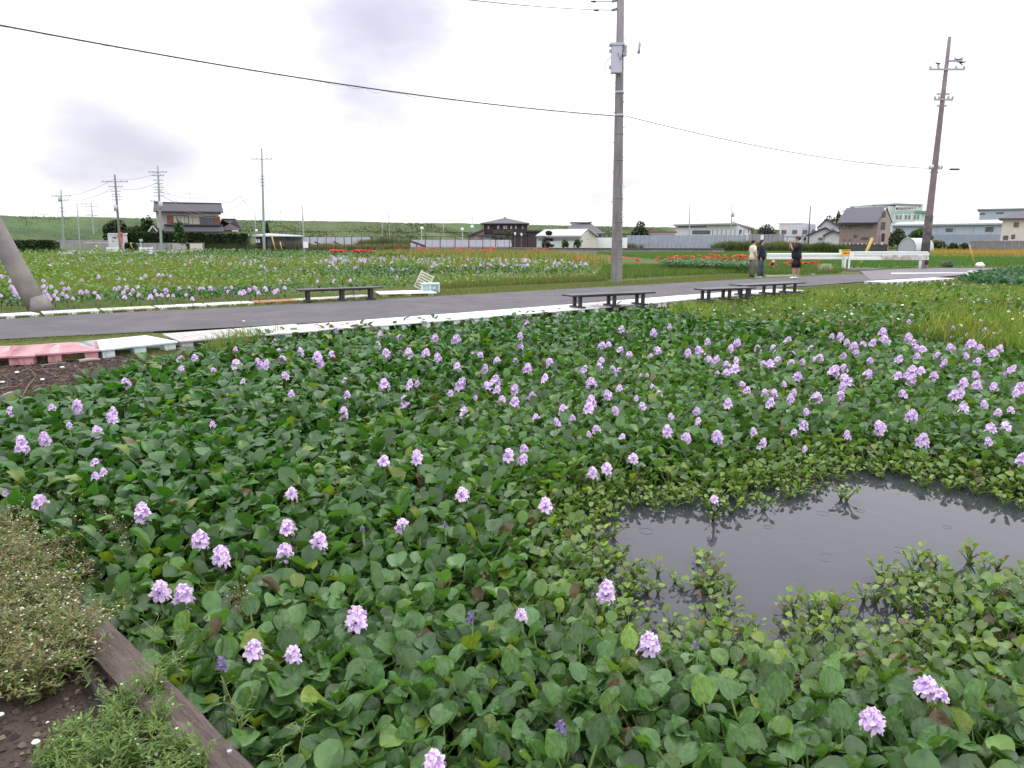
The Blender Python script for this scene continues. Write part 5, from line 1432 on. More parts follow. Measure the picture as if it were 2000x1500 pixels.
M['raild'] = mat('rail_dirty', (.34, .3, .27), rough=.8, noise=.35, nscale=4, col2=(.65, .65, .62), fac2=.47)
guardrail(1497, 1656, 39.5, .90, .56, (1512, 1649), 'long white corrugated guard rail behind the photographer')
e = guardrail(1657, 1813, 40.4, .92, .50, (1800,), 'white guard rail with rusty dirt running to the brownish pole')
q0 = at(1722, 505, 40.3); q1 = at(1812, 505, 40.3)
o = MB().box((q0.x - e.location.x, -.062, .52), (q1.x - e.location.x, -.052, .78)).build('dirt_crust', M['raild'], e)
MB().tube([(0, -.03, .93), (q1.x - e.location.x, -.03, .93)], .045, 8).build('top_tube', M['railw'], e, True)
sx = at(1651, 493, 39.2)
e = empty('warning_sign', (sx.x, sx.y, 0), 0, 'yellow warning board with a dark arrow pointing left on the rail post', 'sign')
def sg(x0, y0, x1, y1, dy, m_, nm, th=.02):
    a = at(x0, y0, 39.2); b2 = at(x1, y1, 39.2); return MB().box((a.x - sx.x, dy, b2.z), (b2.x - sx.x, dy + th, a.z)).build(nm, m_, e)
sg(1643.5, 487.5, 1660, 499, -.03, mat('sign_yellow', (.75, .48, .05), rough=.5, noise=.08), 'board')
sg(1644.5, 489, 1659.5, 490.2, -.036, M['black'], 'text_line', .004)
sg(1650, 493.2, 1659, 495.2, -.036, M['red'], 'arrow_shaft', .004)
a0 = at(1645, 494.2, 39.2); a1 = at(1650.5, 491.8, 39.2); a2 = at(1650.5, 496.8, 39.2)
MB().add([(a0.x - sx.x, -.034, a0.z), (a2.x - sx.x, -.034, a2.z), (a1.x - sx.x, -.034, a1.z), (a0.x - sx.x, -.038, a0.z), (a2.x - sx.x, -.038, a2.z), (a1.x - sx.x, -.038, a1.z)], [(3, 4, 5), (0, 2, 1), (0, 1, 4, 3), (1, 2, 5, 4), (2, 0, 3, 5)]).build('arrow_head', M['red'], e)
MB().box((.0, .0, -.1), (.1, .05, 1.0)).build('post', M['railw'], e)
wx = at(1663, 502, 39.0)
e2 = empty('notice_board', (wx.x, wx.y, 0), 0, 'small blank white notice board on a short stake below the warning board', 'sign')
MB().box((-.1, 0, .62), (.12, .02, .98)).build('board', M['whiteflat'], e2); MB().box((-.12, .025, -.1), (-.03, .06, .66)).build('stake', M['railw'], e2)
tx = at(1641.5, 491, 39.6)
tag(MB().box((-.07, 0, .75), (.05, .02, 1.1)).build('small_plate', PC['mint'], loc=(tx.x, tx.y, 0)), 'tiny greenish plate beside the yellow warning board', 'plate')
def guyguard(b0, t0_, Y, lab, m_=None, r_=.05):
    a = at(*b0, Y); b_ = at(*t0_, Y); a.z = max(a.z, -.05)
    e = empty('guy_wire_guard', a, 0, lab, 'guy wire guard')
    MB().tube([(0, 0, 0), tuple(b_ - a)], [r_, r_], 8).build('yellow_cover', M['yellow'], e, True)
    MB().tube([tuple(b_ - a), tuple((b_ - a) * 1.05)], [.01, .01], 5).build('wire_end', M['galv'], e)
guyguard((1679, 521), (1704, 465), 45, 'thick yellow guy wire guard behind the guard rail', r_=.09)
guyguard((1905, 521), (1893, 478), 46, 'thin yellow guy wire guard at the right by the straw field', r_=.04)
guyguard((191, 486), (187, 479), 90, 'short yellow guy guard left of the white shed', r_=.1)
guyguard((259, 486), (255, 474), 90, 'short yellow guy guard right of the white shed', r_=.09)
guyguard((538, 489), (531, 462), 85, 'pale yellow guy guard right of the tallest blue-grey pole', r_=.07)
guyguard((551, 489), (547, 472), 85, 'second smaller pale yellow guy guard right of the tallest pole', r_=.06)
# rocks, pale bundle, dark blocks, slab
def rock(px, py, Y, r3, m_, nm, lab, catg='rock', z=.0):
    a = at(px, py, Y); rr = random.Random(px)
    mb = MB(); mb.ball((0, 0, r3[2] * .7), r3, 12, 8)
    mb.v = [tuple(Vector(v) * (1 + .22 * (vn(v[0] * 9 + px, v[1] * 9 + v[2] * 7, 1, 1) - .5) * 2)) for v in mb.v]
    tag(mb.build(nm, m_, loc=(a.x, a.y, z)), lab, catg)
rock(1898, 540, 31, (.3, .2, .2), M['stone'], 'boulder', 'pale grey boulder at the bend beside the blue-green leaves')
rock(1914, 522, 42, (.24, .2, .16), M['whiteflat'], 'white_sack', 'round white sack lying on the far road edge at the right', 'sack', .05)
rock(1850, 521, 44, (.35, .25, .2), M['darkmetal'], 'dark_block', 'low dark block by the paddy edge right of the brownish pole', 'block')
p = P(1611, 533)
e = empty('plume_grass', (p.x, p.y, 0), 0, 'pale bushy grass plume clump under the guard rail', 'grass clump')
x = rng.normal(0, .13, 260); y = rng.normal(0, .08, 260)
o = blades('plume', x, y, 0, .42 + .14 * rng.random(260), .03 * np.ones(260), pick([(.45, .44, .42), (.35, .35, .32)], 260), None, None, lean=.5); del o['kind']; o.parent = e
o = MB().box((-.8, -.25, 0), (.8, .3, .12)).build('concrete_slab', M['concrete2'], loc=at(1684, 529, 38.5) * 1); o.location.z = 0; tag(o, 'low mossy concrete slab between the rail post and the road', 'slab')
e = None
q = G([(1467, 542), (1500, 540), (1540, 538.5), (1600, 534)])
for i in range(6):
    t_ = i / 6; a = np.array([np.interp(t_ * 3, range(4), [v[j] for v in q]) for j in (0, 1)])
    tag(MB().box((0, 0, -.02), (.5, .1, .05)).build('kerb_stone', M['stone'], loc=(a[0], a[1], 0)), 'pale broken kerb stone on the road edge by the women', 'kerb stone', 'kerb stones by the people')
# ------------------------------------------------------------------ buildings
def wall_m(n, c, st=None, **k): return mat(n, c, rough=.85, spec=.2, noise=k.pop('noise', .08), nscale=k.pop('nscale', .8), **k)
M['roof'] = mat('dark_roof_tile', (.06, .056, .066), rough=.75, noise=.15, nscale=3)
M['roof2'] = mat('slate_roof', (.085, .08, .10), rough=.65, noise=.1)
M['beige'] = wall_m('beige_wall', (.5, .45, .4)); M['brown'] = wall_m('dark_brown_wall', (.075, .055, .06)); M['tan'] = wall_m('tan_brown_wall', (.26, .205, .19))
M['wgrey'] = wall_m('white_grey_wall', (.56, .56, .6)); M['wbox'] = wall_m('white_wall', (.6, .6, .63)); M['bluegrey'] = wall_m('blue_grey_siding', (.38, .42, .5), stretch=(6, 1, .1))
M['bluegrey2'] = wall_m('darker_blue_grey_siding', (.27, .30, .37)); M['mintw'] = wall_m('pale_mint_wall', (.58, .66, .63)); M['greenp'] = wall_m('green_band', (.34, .52, .4))
M['cream'] = wall_m('cream_wall', (.6, .55, .5)); M['block'] = mat('block_wall', (.2, .19, .2), rough=.9, noise=.2, nscale=1.5); M['concw'] = mat('grey_concrete_wall', (.3, .28, .29), rough=.9, noise=.2, nscale=1)
M['shutter'] = mat('brown_shutter', (.22, .09, .06), rough=.6); M['solar'] = mat('solar_back_sheet', (.17, .17, .195), rough=.55, noise=.06)
M['metalroof'] = mat('pale_metal_roof', (.37, .38, .41), rough=.5, noise=.05); M['pinkw'] = wall_m('dusty_pink_wall', (.3, .2, .2)); M['fencep'] = mat('corrugated_fence', (.3, .33, .4), rough=.6, noise=.1, nscale=1)
M['steelw'] = mat('grey_panel', (.26, .26, .29), rough=.7)
class Bld:
    def __init__(s, name, label, cat_, px, Y, z0=0.0, face=True):
        a = at(px, 470, Y); s.o = Vector((a.x, Y, z0)); s.Y = Y
        s.e = empty(name, s.o, 0, label, cat_)
        if face:   # turned to stand square to the road it faces, i.e. roughly towards the pond
            az = math.atan2(a.x, Y); s.e.rotation_euler = (0, 0, -az); s.e.scale = (math.cos(az), 1, 1)
    def L(s, px, py, dy=0):
        """local point of the facade plane pushed back by dy, keeping its own size"""
        q = at(px, py, s.Y); return Vector((q.x - s.o.x, dy, q.z - s.o.z))
    def box(s, nm, x0, y0, x1, y1, m_, d0=0, d1=1.0, parent=None):
        a = s.L(x0, (y0 + y1) / 2); b_ = s.L(x1, (y0 + y1) / 2); t_ = s.L((x0 + x1) / 2, y0); u = s.L((x0 + x1) / 2, y1)
        return MB().box((a.x, d0, u.z), (b_.x, d1, t_.z)).build(nm, m_, parent or s.e)
    def wall(s, nm, x0, y0, x1, depth, m_, d0=0):
        a = s.L(x0, (y0 + 480) / 2); b_ = s.L(x1, (y0 + 480) / 2); t_ = s.L((x0 + x1) / 2, y0)
        return MB().box((a.x, d0, -s.o.z - .3), (b_.x, d0 + depth, t_.z)).build(nm, m_, s.e)
    def window(s, x0, y0, x1, y1, fr='frame', gl='glass', d=0.0, bars=1):
        a = s.L(x0, (y0 + y1) / 2); b_ = s.L(x1, (y0 + y1) / 2); t_ = s.L((x0 + x1) / 2, y0).z; u = s.L((x0 + x1) / 2, y1).z
        w = .07; mb = MB()
        mb.box((a.x, d - .06, u), (a.x + w, d + .03, t_)); mb.box((b_.x - w, d - .06, u), (b_.x, d + .03, t_))
        mb.box((a.x + w, d - .06, u), (b_.x - w, d + .03, u + w)); mb.box((a.x + w, d - .06, t_ - w), (b_.x - w, d + .03, t_))
        for i in range(bars):
            xm = a.x + (b_.x - a.x) * (i + 1) / (bars + 1); mb.box((xm - .03, d - .055, u + w), (xm + .03, d + .02, t_ - w))
        f_ = mb.build('window', M[fr], s.e)
        MB().box((a.x + w, d - .03, u + w), (b_.x - w, d - .01, t_ - w)).build('pane', M[gl], f_)
    def gable_x(s, nm, x0, x1, ye, yr, depth, m_, over=.5, xr=None, hip=0.0, d0=0.0, th=.15):
        """ridge parallel to the facade; xr = hip inset in metres"""
        a = s.L(x0, ye); b_ = s.L(x1, ye); zr = s.L((x0 + x1) / 2, yr).z; ze = (a.z + b_.z) / 2
        xa, xb = a.x, b_.x; y0, y1 = d0 - over, d0 + depth + over; ym = (y0 + y1) / 2
        V = [(xa, y0, ze), (xb, y0, ze), (xb, y1, ze), (xa, y1, ze), (xa + hip, ym, zr), (xb - hip, ym, zr)]
        mb = MB(); n = 6
        mb.v = V + [(x, y, z - th) for x, y, z in V]
        mb.f = [(0, 1, 5, 4), (2, 3, 4, 5), (1, 2, 5), (3, 0, 4), (0, 6, 7, 1), (1, 7, 8, 2), (2, 8, 9, 3), (3, 9, 6, 0), (7, 6, 9, 8)] if hip else \
               [(0, 1, 5, 4), (2, 3, 4, 5), (7, 6, 10, 11), (9, 8, 11, 10), (0, 6, 7, 1), (2, 8, 9, 3), (1, 7, 11, 5), (5, 11, 8, 2), (3, 9, 10, 4), (4, 10, 6, 0)]
        o = mb.build(nm, m_, s.e)
        MB().tube([(xa + hip, ym, zr + .05), (xb - hip, ym, zr + .05)], .12, 6).build('ridge_cap', m_, o)
        return xa, xb, y0, y1, ze, zr
    def gables(s, x0, x1, ye, yr, depth, m_, d0=0.0):
        a = s.L(x0, ye); b_ = s.L(x1, ye); zr = s.L((x0 + x1) / 2, yr).z - .1
        for xx in (a.x, b_.x - .15):
            ze = a.z - .1; ym = d0 + depth / 2
            MB().add([(xx, d0, ze), (xx, d0 + depth, ze), (xx, ym, zr), (xx + .15, d0, ze), (xx + .15, d0 + depth, ze), (xx + .15, ym, zr)], [(0, 2, 1), (3, 4, 5), (0, 1, 4, 3), (1, 2, 5, 4), (2, 0, 3, 5)]).build('gable', m_, s.e)

# 1 beige house at the left
B = Bld('beige_house', 'two-storey beige house with dark tiled roof and brown-shuttered balcony at the left', 'house', 370, 100)
B.wall('wall', 326, 411, 430, 7, M['beige']); B.wall('side_wall', 308, 411, 326, 6.4, M['beige'], .3)
B.gable_x('roof', 301, 437, 413, 395, 7, M['roof'], .9); B.gables(309, 429, 412, 396, 7, M['beige'])
B.window(338, 421, 368, 437, 'frame', 'curtain', bars=3); B.window(390, 422, 420, 438, 'frame', 'glass', bars=3)
B.box('shutter', 327, 421, 338, 437, M['shutter'], -.12, -.02); B.box('shutter', 420, 422, 431, 438, M['shutter'], -.12, -.02)
B.box('balcony_floor', 326, 438, 431, 440.5, M['frame'], -1.4, 0); B.box('balcony_rail', 326, 424.3, 431, 425.2, M['frame'], -1.4, -1.34)
for x_ in (327, 348, 369, 376, 400, 430): B.box('rail_post', x_ - .4, 425.2, x_ + .4, 438, M['frame'], -1.38, -1.34)
B.gable_x('lower_roof', 322, 437, 452, 440.5, 3.5, M['roof'], .3, d0=-2.6)
B.wall('lower_wall', 326, 452, 432, 2.4, M['beige'], -2.4)
B.wall('annex_wall', 433, 448, 466, 6, M['beige'], 0.5); B.gable_x('annex_roof', 430, 475, 448.5, 427, 6, M['roof'], .5, hip=2.6, d0=.5)
B.box('porch_pane', 455, 449, 468, 452, M['cream'], -.2, .3)
for (x_, w_) in ((372, 1.1), (462, .9)):
    q = B.L(x_, 395 if x_ == 372 else 426); MB().tube([(q.x, 3.5, q.z), (q.x, 3.5, q.z + (1.5 if x_ == 372 else .5))], .025, 5).build('aerial_mast', M['galv'], B.e)
    MB().box((q.x - w_ * .7, 3.5, q.z + (1.3 if x_ == 372 else .4)), (q.x + w_ * .5, 3.53, q.z + (1.34 if x_ == 372 else .44))).build('aerial', M['galv'], B.e)
# small gabled porch and its neighbour
B = Bld('gabled_hut', 'small dark roofed hut with white gable boards left of the beige house', 'hut', 302, 97)
a = B.L(290, 452); b_ = B.L(313, 452); r_ = B.L(298, 441)
MB().box((a.x + .3, 0, -.3), (b_.x, 4, a.z)).build('wall', M['beige'], B.e)
MB().add([(a.x, -.4, a.z), (r_.x, -.4, r_.z), (b_.x + .8, -.4, a.z), (a.x, 4, a.z), (r_.x, 4, r_.z), (b_.x + .8, 4, a.z)], [(0, 2, 1), (3, 4, 5), (0, 1, 4, 3), (1, 2, 5, 4), (0, 3, 5, 2)]).build('roof', M['roof'], B.e)
MB().bar((a.x, -.46, a.z), (r_.x, -.46, r_.z), .08, .18).build('barge_board', M['cream'], B.e); MB().bar((r_.x, -.46, r_.z), (r_.x + (r_.x - a.x) * .9, -.46, a.z), .08, .18).build('barge_board', M['cream'], B.e)
# white shed
B = Bld('white_shed', 'white container shed with dark painted blotches behind the brown pole', 'shed', 231, 93)
B.wall('body', 211, 457, 249, 3, M['wbox']); B.box('roof_edge', 210.5, 455.5, 249.5, 457.6, M['whiteflat'], -.1, 3.1)
for (x0, y0, x1, y1) in ((219, 463.5, 223, 465), (223, 463, 227, 466), (219.5, 470, 222, 472), (229, 461, 233, 463)): B.box('dark_patch', x0, y0, x1, y1, M['darkmetal'], -.02, .0)
B = Bld('pink_signboard', 'narrow pink signboard on a post in front of the white shed', 'sign', 237, 91)
B.box('board', 234, 453.5, 240, 475, mat('pink_board', (.5, .25, .24), rough=.6, col2=(.4, .12, .12), fac2=.5, nscale=6), -.05, .02); B.box('red_panel', 235, 456, 239.5, 463, M['red'], -.08, -.052); B.wall('post', 236, 475, 239, .1, PC['orange'])
for (x0, x1, lab) in ((207, 232, 'short white guard rail below the white shed'), (271, 299, 'short white guard rail under the green sign')):
    a = at(x0, 481, 88); b_ = at(x1, 481, 88); e = empty('short_guard_rail', (a.x, 88, 0), 0, lab, 'guard rail'); L = b_.x - a.x
    for dz in (.28, .56): MB().box((0, -.04, dz - .14 if dz < .4 else dz - .1), (L, 0, dz + .1)).build('beam', M['railw'], e)
    for x_ in (.12, L - .2): MB().box((x_, .01, -.2), (x_ + .1, .1, .72)).build('post', M['railw'], e)
B = Bld('green_sign', 'small green sign on a thin post left of the rung pole', 'sign', 275, 88.5)
B.box('board', 271.8, 466.8, 279, 471.4, M['greenp'], -.05, 0); B.wall('post', 274.6, 471, 275.6, .08, M['railw'])
# walls and hedges on the left
B = Bld('garden_wall', 'long grey concrete wall under the dark hedge at the left', 'wall', 340, 93.5)
B.wall('wall', 262, 474.5, 400, .2, M['concw']); 
for x_ in range(262, 400, 9): B.wall('panel_joint', x_, 474.6, x_ + .5, .06, M['block'], -.06)
B.box('white_notice', 347, 475, 352, 484, M['cream'], -.1, -.06); B.wall('pale_panel', 336, 475.5, 364, .1, mat('pale_wall', (.42, .39, .39), rough=.9), -.2)
B.wall('low_white_wall', 371, 476, 396, .1, M['cream'], -.4)
B = Bld('boundary_wall', 'low grey wall at the foot of the levee at the far left', 'wall', 100, 125); B.wall('wall', -60, 469, 215, .3, M['concw'])
B = Bld('handrail', 'thin pale handrail left of the white shed', 'handrail', 190, 96); B.box('rail', 162, 473.2, 211, 474.5, M['cream'], 0, .06)
for x_ in (164, 180, 196, 209): B.wall('post', x_, 474, x_ + .7, .05, M['galv'])
# low flat-roofed building
B = Bld('flat_roofed_shelter', 'low grey building with a white flat roof right of the tallest pole', 'building', 545, 104)
B.wall('wall', 522, 461, 588, 5, M['concw'], 1.0); a = B.L(493, 458); b_ = B.L(592, 461)
MB().add([(a.x, -.8, B.L(500, 459.5).z), (b_.x, -.8, B.L(590, 461).z), (b_.x, 6, B.L(590, 459).z), (a.x + 2.2, 6, B.L(500, 455).z)] + [(a.x, -.8, B.L(500, 459.5).z - .18), (b_.x, -.8, B.L(590, 461).z - .18), (b_.x, 6, B.L(590, 459).z - .18), (a.x + 2.2, 6, B.L(500, 455).z - .18)], [(0, 1, 2, 3), (4, 7, 6, 5), (0, 4, 5, 1), (1, 5, 6, 2), (2, 6, 7, 3), (3, 7, 4, 0)]).build('roof', M['metalroof'], B.e)
B.box('dark_opening', 500, 463, 512, 480, M['frame'], 1.5, 2); B.wall('post', 587, 461, 588.6, .15, M['frame'], -.5)
B.window(560, 464, 574, 470, 'frame', 'glass', d=1.0); B.box('white_box', 500, 467, 508, 474, M['whiteflat'], -.3, .2)
for (px, py, lab) in ((484, 460.5, 'round white lamp left of the flat-roofed shelter'), (501, 450.5, 'round white lamp above the flat-roofed shelter')):
    tag(MB().ball((0, 0, 0), .19, 8, 6).build('lamp_globe', M['whiteflat'], loc=at(px, py, 98)), lab, 'lamp')
# solar arrays
def rack(px0, px1, ytop, ybot, Y, lab, panels):
    B = Bld('solar_array', lab, 'solar panels', (px0 + px1) / 2, Y); n = panels
    a = B.L(px0, ybot); b_ = B.L(px1, ybot); zt = B.L((px0 + px1) / 2, ytop).z; zb = a.z
    for i in range(n):
        x0 = a.x + (b_.x - a.x) * i / n + .02; x1 = a.x + (b_.x - a.x) * (i + 1) / n - .02
        MB().add([(x0, -1.2, zb), (x1, -1.2, zb), (x1, 1.6, zt), (x0, 1.6, zt), (x0, -1.2, zb - .06), (x1, -1.2, zb - .06), (x1, 1.6, zt - .06), (x0, 1.6, zt - .06)], [(0, 1, 2, 3), (7, 6, 5, 4), (0, 4, 5, 1), (2, 6, 7, 3), (1, 5, 6, 2), (3, 7, 4, 0)]).build('panel', M['solar'], B.e)
    for i in range(0, n + 1, 2):
        x = a.x + (b_.x - a.x) * i / n
        MB().bar((x, 1.4, 0), (x, 1.4, zt - .1), .1, .1).build('strut', M['darkmetal'], B.e)
    return B
B = rack(802, 1000, 468.5, 482, 103, 'long pale solar array behind the dark mesh fence', 14)
MB().bar(B.L(803, 471, -1.5), B.L(832, 481, -1.5), .16, .3).build('end_beam', M['frame'], B.e); MB().bar(B.L(815, 475, -1.5), B.L(815, 482.5, -1.5), .12, .12).build('strut', M['frame'], B.e); MB().bar(B.L(815, 484, -1.5), B.L(828, 480, -1.5), .08, .1).build('strut', M['concw'], B.e)
B = rack(595, 725, 462.5, 478, 122, 'farther grey solar array behind the left run of the fence', 10)
for (x_, w_) in ((566, 22), (598, 18), (617, 16), (651, 20)):
    MB().bar(B.L(x_, 472, -6), B.L(x_ + w_, 480, -6), .12, .25).build('end_beam', M['frame'], B.e)
B = Bld('low_parapet', 'low dark concrete parapet under the dark mesh fence', 'wall', 930, 95.5)
B.wall('wall', 795, 490.2, 1063, .2, M['frame'], .15); B.box('ledge', 800, 484, 1063, 489.5, mat('ledge', (.17, .16, .165), rough=.9, noise=.3), .3, 3.5)
# mesh fences
def fence(posts, Y, ytop, ybot, lab, netx, pitch=.09):
    B = Bld('mesh_fence', lab, 'fence', posts[0], Y, face=False)
    for x_ in posts:
        q = B.L(x_, ybot); t_ = B.L(x_, ytop); MB().tube([(q.x, 0, -.2), (t_.x, 0, t_.z)], .045, 6).build('post', M['darkmetal'], B.e)
    x0 = B.L(netx[0], 480).x; x1 = B.L(netx[1], 480).x; zt = B.L(netx[0], ytop + 1).z; zb = .25
    mb = MB(); n = int((x1 - x0) / pitch)
    for i in range(n):
        x = x0 + i * pitch; mb.box((x - .003, .02, zb), (x + .003, .026, zt))
    for i in range(12): mb.box((x0, .03, zb + (zt - zb) * i / 11 - .004), (x1, .036, zb + (zt - zb) * i / 11 + .004))
    o = mb.build('wire_net', M['darkmetal'], B.e); o['kind'] = 'stuff'
    MB().box((x0, -.02, zt), (x1, .02, zt + .05)).build('top_rail', M['darkmetal'], B.e)
fence([801, 831, 860, 889, 916, 943, 968, 995, 1000, 1020, 1043, 1065], 95.8, 461, 492, 'dark mesh fence in front of the solar array and the brown house', (801, 1065))
fence([570, 588, 605, 620, 637, 655, 672, 687, 706, 726, 746, 766, 783], 98, 462, 490, 'dark mesh fence run beside the slim galvanised post', (570, 801), .14)
fence([448, 466, 478, 490, 503, 515, 530, 544, 557], 100, 462, 489, 'thin mesh fence run below the beige house annex', (396, 570), .2)
# brown house
B = Bld('brown_house', 'dark brown two-storey house with a grey hip roof near the centre', 'house', 988, 125)
B.wall('wall', 945, 435, 1030, 8, M['brown']); B.gable_x('roof', 938.5, 1034, 436, 424.5, 8, M['roof2'], .8, hip=4.0)
for (x0, x1) in ((952.5, 955.5), (971, 975), (983, 987), (988, 990.5), (997, 1000), (1006, 1009), (1019.5, 1023)): B.window(x0, 440.5, x1, 447, 'framew', 'curtain', bars=0)
B.box('balcony_band', 962, 449, 1003, 457, M['brown'], -.8, 0); B.box('belt_course', 944, 457.5, 1032, 459, M['frame'], -.3, 0)
B.wall('leanto_wall', 914, 459, 962, 6, M['pinkw'], -1.5)
a = B.L(913, 460); b_ = B.L(946, 447)
MB().add([(a.x, -2, a.z), (b_.x, -2, b_.z), (b_.x, 5, b_.z), (a.x, 5, a.z), (a.x, -2, a.z - .2), (b_.x, -2, b_.z - .2), (b_.x, 5, b_.z - .2), (a.x, 5, a.z - .2)], [(0, 1, 2, 3), (4, 7, 6, 5), (0, 4, 5, 1), (1, 5, 6, 2), (2, 6, 7, 3), (3, 7, 4, 0)]).build('leanto_roof', M['roof2'], B.e)
MB().add([(a.x + .3, -1.5, a.z - .2), (b_.x, -1.5, a.z - .2), (b_.x, -1.5, b_.z - .25), (a.x + .3, -1.3, a.z - .2), (b_.x, -1.3, a.z - .2), (b_.x, -1.3, b_.z - .25)], [(0, 1, 2), (3, 5, 4), (0, 3, 4, 1), (1, 4, 5, 2)]).build('leanto_gable', M['pinkw'], B.e)
B.window(927.5, 462, 935, 466.5, 'framew', 'glass', d=-1.5); B.box('garage_roof', 941, 459, 1000, 461, M['frame'], -3, -1.6); B.box('garage_door', 944, 462, 960, 474, M['wbox'], -1.7, -1.52)
for x_ in (965, 1022): 
    q = B.L(x_, 438); MB().tube([(q.x, -.15, 0), (q.x, -.15, q.z)], .06, 6).build('downpipe', M['frame'], B.e)
B.wall('annex_wall', 1031, 452, 1060, 5, M['brown']); B.box('annex_roof', 1029, 449, 1062, 452, M['roof2'], -.5, 5.5)
for (px, py, lab) in ((1006, 456.5, 'white dish antenna before the brown house, left one'), (1018.5, 458, 'white dish antenna before the brown house, right one')):
    e = empty('satellite_dish', at(px, py, 118), R(25), lab, 'dish'); MB().ball((0, 0, 0), (.16, .06, .26), 10, 6).build('dish', M['whiteflat'], e, True); MB().tube([(0, .05, 0), (0, .1, -2.2)], .03, 5).build('mast', M['galv'], e)
# low workshop with pale roof
B = Bld('pale_roofed_workshop', 'low workshop with a pale metal roof between the brown house and the big pole', 'workshop', 1110, 112)
a = B.L(1046, 460); b_ = B.L(1135, 460); rl = B.L(1062, 447); rr2 = B.L(1151, 446); e1 = B.L(1170, 459)
B.wall('wall', 1048, 459, 1135, 9, M['wgrey']); B.box('white_band', 1048, 461, 1128, 463.5, M['whiteflat'], -.06, -.01); B.box('lower_grey_panel', 1050, 466, 1130, 470, M['steelw'], -.05, -.01)  # white band above, plain grey strip across the lower wall
MB().add([(a.x, -.5, a.z), (b_.x, -.5, a.z), (rr2.x, 4.5, rr2.z), (rl.x, 4.5, rl.z), (a.x, -.5, a.z - .2), (b_.x, -.5, a.z - .2), (rr2.x, 4.5, rr2.z - .2), (rl.x, 4.5, rl.z - .2)], [(0, 1, 2, 3), (4, 7, 6, 5), (0, 4, 5, 1), (1, 5, 6, 2), (2, 6, 7, 3), (3, 7, 4, 0)]).build('roof', M['metalroof'], B.e)
w1 = B.L(1166, 459)
MB().add([(b_.x, -.02, -.2), (w1.x, 3.0, -.2), (w1.x, 3.0, w1.z), (rr2.x, 1.5, rr2.z - .2), (b_.x, -.02, a.z - .05)], [(0, 1, 2, 3, 4)]).build('gable_wall', M['cream'], B.e)
MB().add([(rr2.x, 1.0, rr2.z), (e1.x, 2.6, e1.z), (e1.x, 6.5, e1.z), (rr2.x, 6.5, rr2.z), (rr2.x, 1.0, rr2.z - .2), (e1.x, 2.6, e1.z - .2), (e1.x, 6.5, e1.z - .2), (rr2.x, 6.5, rr2.z - .2)], [(0, 1, 2, 3), (4, 7, 6, 5), (0, 4, 5, 1), (1, 5, 6, 2)]).build('right_roof', M['metalroof'], B.e)
B.box('vent', 1144, 466, 1149, 468, M['steelw'], 1.2, 1.6)
# curved-roof hall behind
B = Bld('tiled_hall', 'slate hip-and-gable roofed hall behind the pale-roofed workshop', 'hall', 1135, 140)
B.wall('wall', 1112, 452, 1175, 8, M['steelw']); a = B.L(1110, 448); b_ = B.L(1172, 448)
l0 = B.L(1103, 455); l1 = B.L(1116, 437); l2 = B.L(1155, 436); l3 = B.L(1160, 444); l4 = B.L(1181, 456)
V = [(l0.x, -1, l0.z), (l1.x, 4, l1.z), (l2.x, 4, l2.z), (l3.x, 2, l3.z), (l4.x, -1, l4.z), (l4.x, 9, l4.z), (l0.x, 9, l0.z)]
MB().add(V + [(x, y, z - .3) for x, y, z in V], [(0, 4, 3, 2, 1), (1, 2, 5, 6), (2, 3, 4, 5), (0, 1, 6), (7, 11, 4, 0), (7, 8, 9, 10, 11)]).build('roof', M['roof2'], B.e)
MB().tube([(l1.x - .3, 4, l1.z + .25), (l2.x - .6, 4, l2.z + .12), (l2.x + .1, 4, l2.z + .25)], .2, 6).build('ridge_cap', M['roof2'], B.e)
B = Bld('white_low_wall', 'low white wall right of the pale-roofed workshop', 'wall', 1180, 118); B.wall('wall', 1160, 464, 1225, .2, M['whiteflat'])
B = Bld('low_white_block', 'low white block wall below the cloud-pruned pine', 'wall', 1068, 100); B.wall('wall', 1049, 478, 1088, .3, M['wbox'])
# concrete ditch edge right of the fence
B = Bld('ditch_edge', 'long dark concrete ditch edge beyond the big pole', 'concrete edge', 1250, 84); B.box('lip', 1065, 484.5, 1412, 486, mat('lip', (.1, .1, .09), rough=.9, noise=.2), 0, .5); B.wall('wall', 1065, 486, 1412, .15, M['concw'], .2)
# grey corrugated fence and white factory
B = Bld('corrugated_fence', 'long blue-grey corrugated site fence in front of the white factory', 'fence', 1340, 128)
xa, xb = B.L(1222, 465).x, B.L(1456, 465).x; n = 26
for i in range(n):
    x0 = xa + (xb - xa) * i / n; MB().box((x0 + .02, (i % 2) * .05, -.2), (xa + (xb - xa) * (i + 1) / n - .02, (i % 2) * .05 + .05, B.L(1340, 459.5).z + random.uniform(-.05, .05))).build('panel', M['fencep'], B.e)
for i in range(13):
    x_ = 1392 + i * 8.5; q = B.L(x_, 448); MB().tube([(q.x, .3, 0), (q.x, .3, q.z)], .05, 6).build('post', M['darkmetal'], B.e)
B = Bld('dark_panel_fence', 'dark grey panel fence with a white notice right of the site fence', 'fence', 1495, 124)
for i in range(9):
    x0 = B.L(1462 + i * 7.8, 465).x; x1 = B.L(1462 + (i + 1) * 7.8 - .6, 465).x; MB().box((x0, 0, -.2), (x1, .06, B.L(1495, 457.5).z)).build('panel', M['steelw'], B.e)
for i in range(8):
    q = B.L(1484 + i * 6.3, 449); MB().tube([(q.x, .2, 0), (q.x, .2, q.z)], .05, 6).build('post', M['darkmetal'], B.e)
B.box('notice', 1485.5, 459, 1491.5, 468, M['whiteflat'], -.08, -.02)
B = Bld('site_gate', 'white gate panel between the two grey fences', 'gate', 1459, 127); B.wall('panel', 1456, 456, 1464, .06, M['whiteflat'])
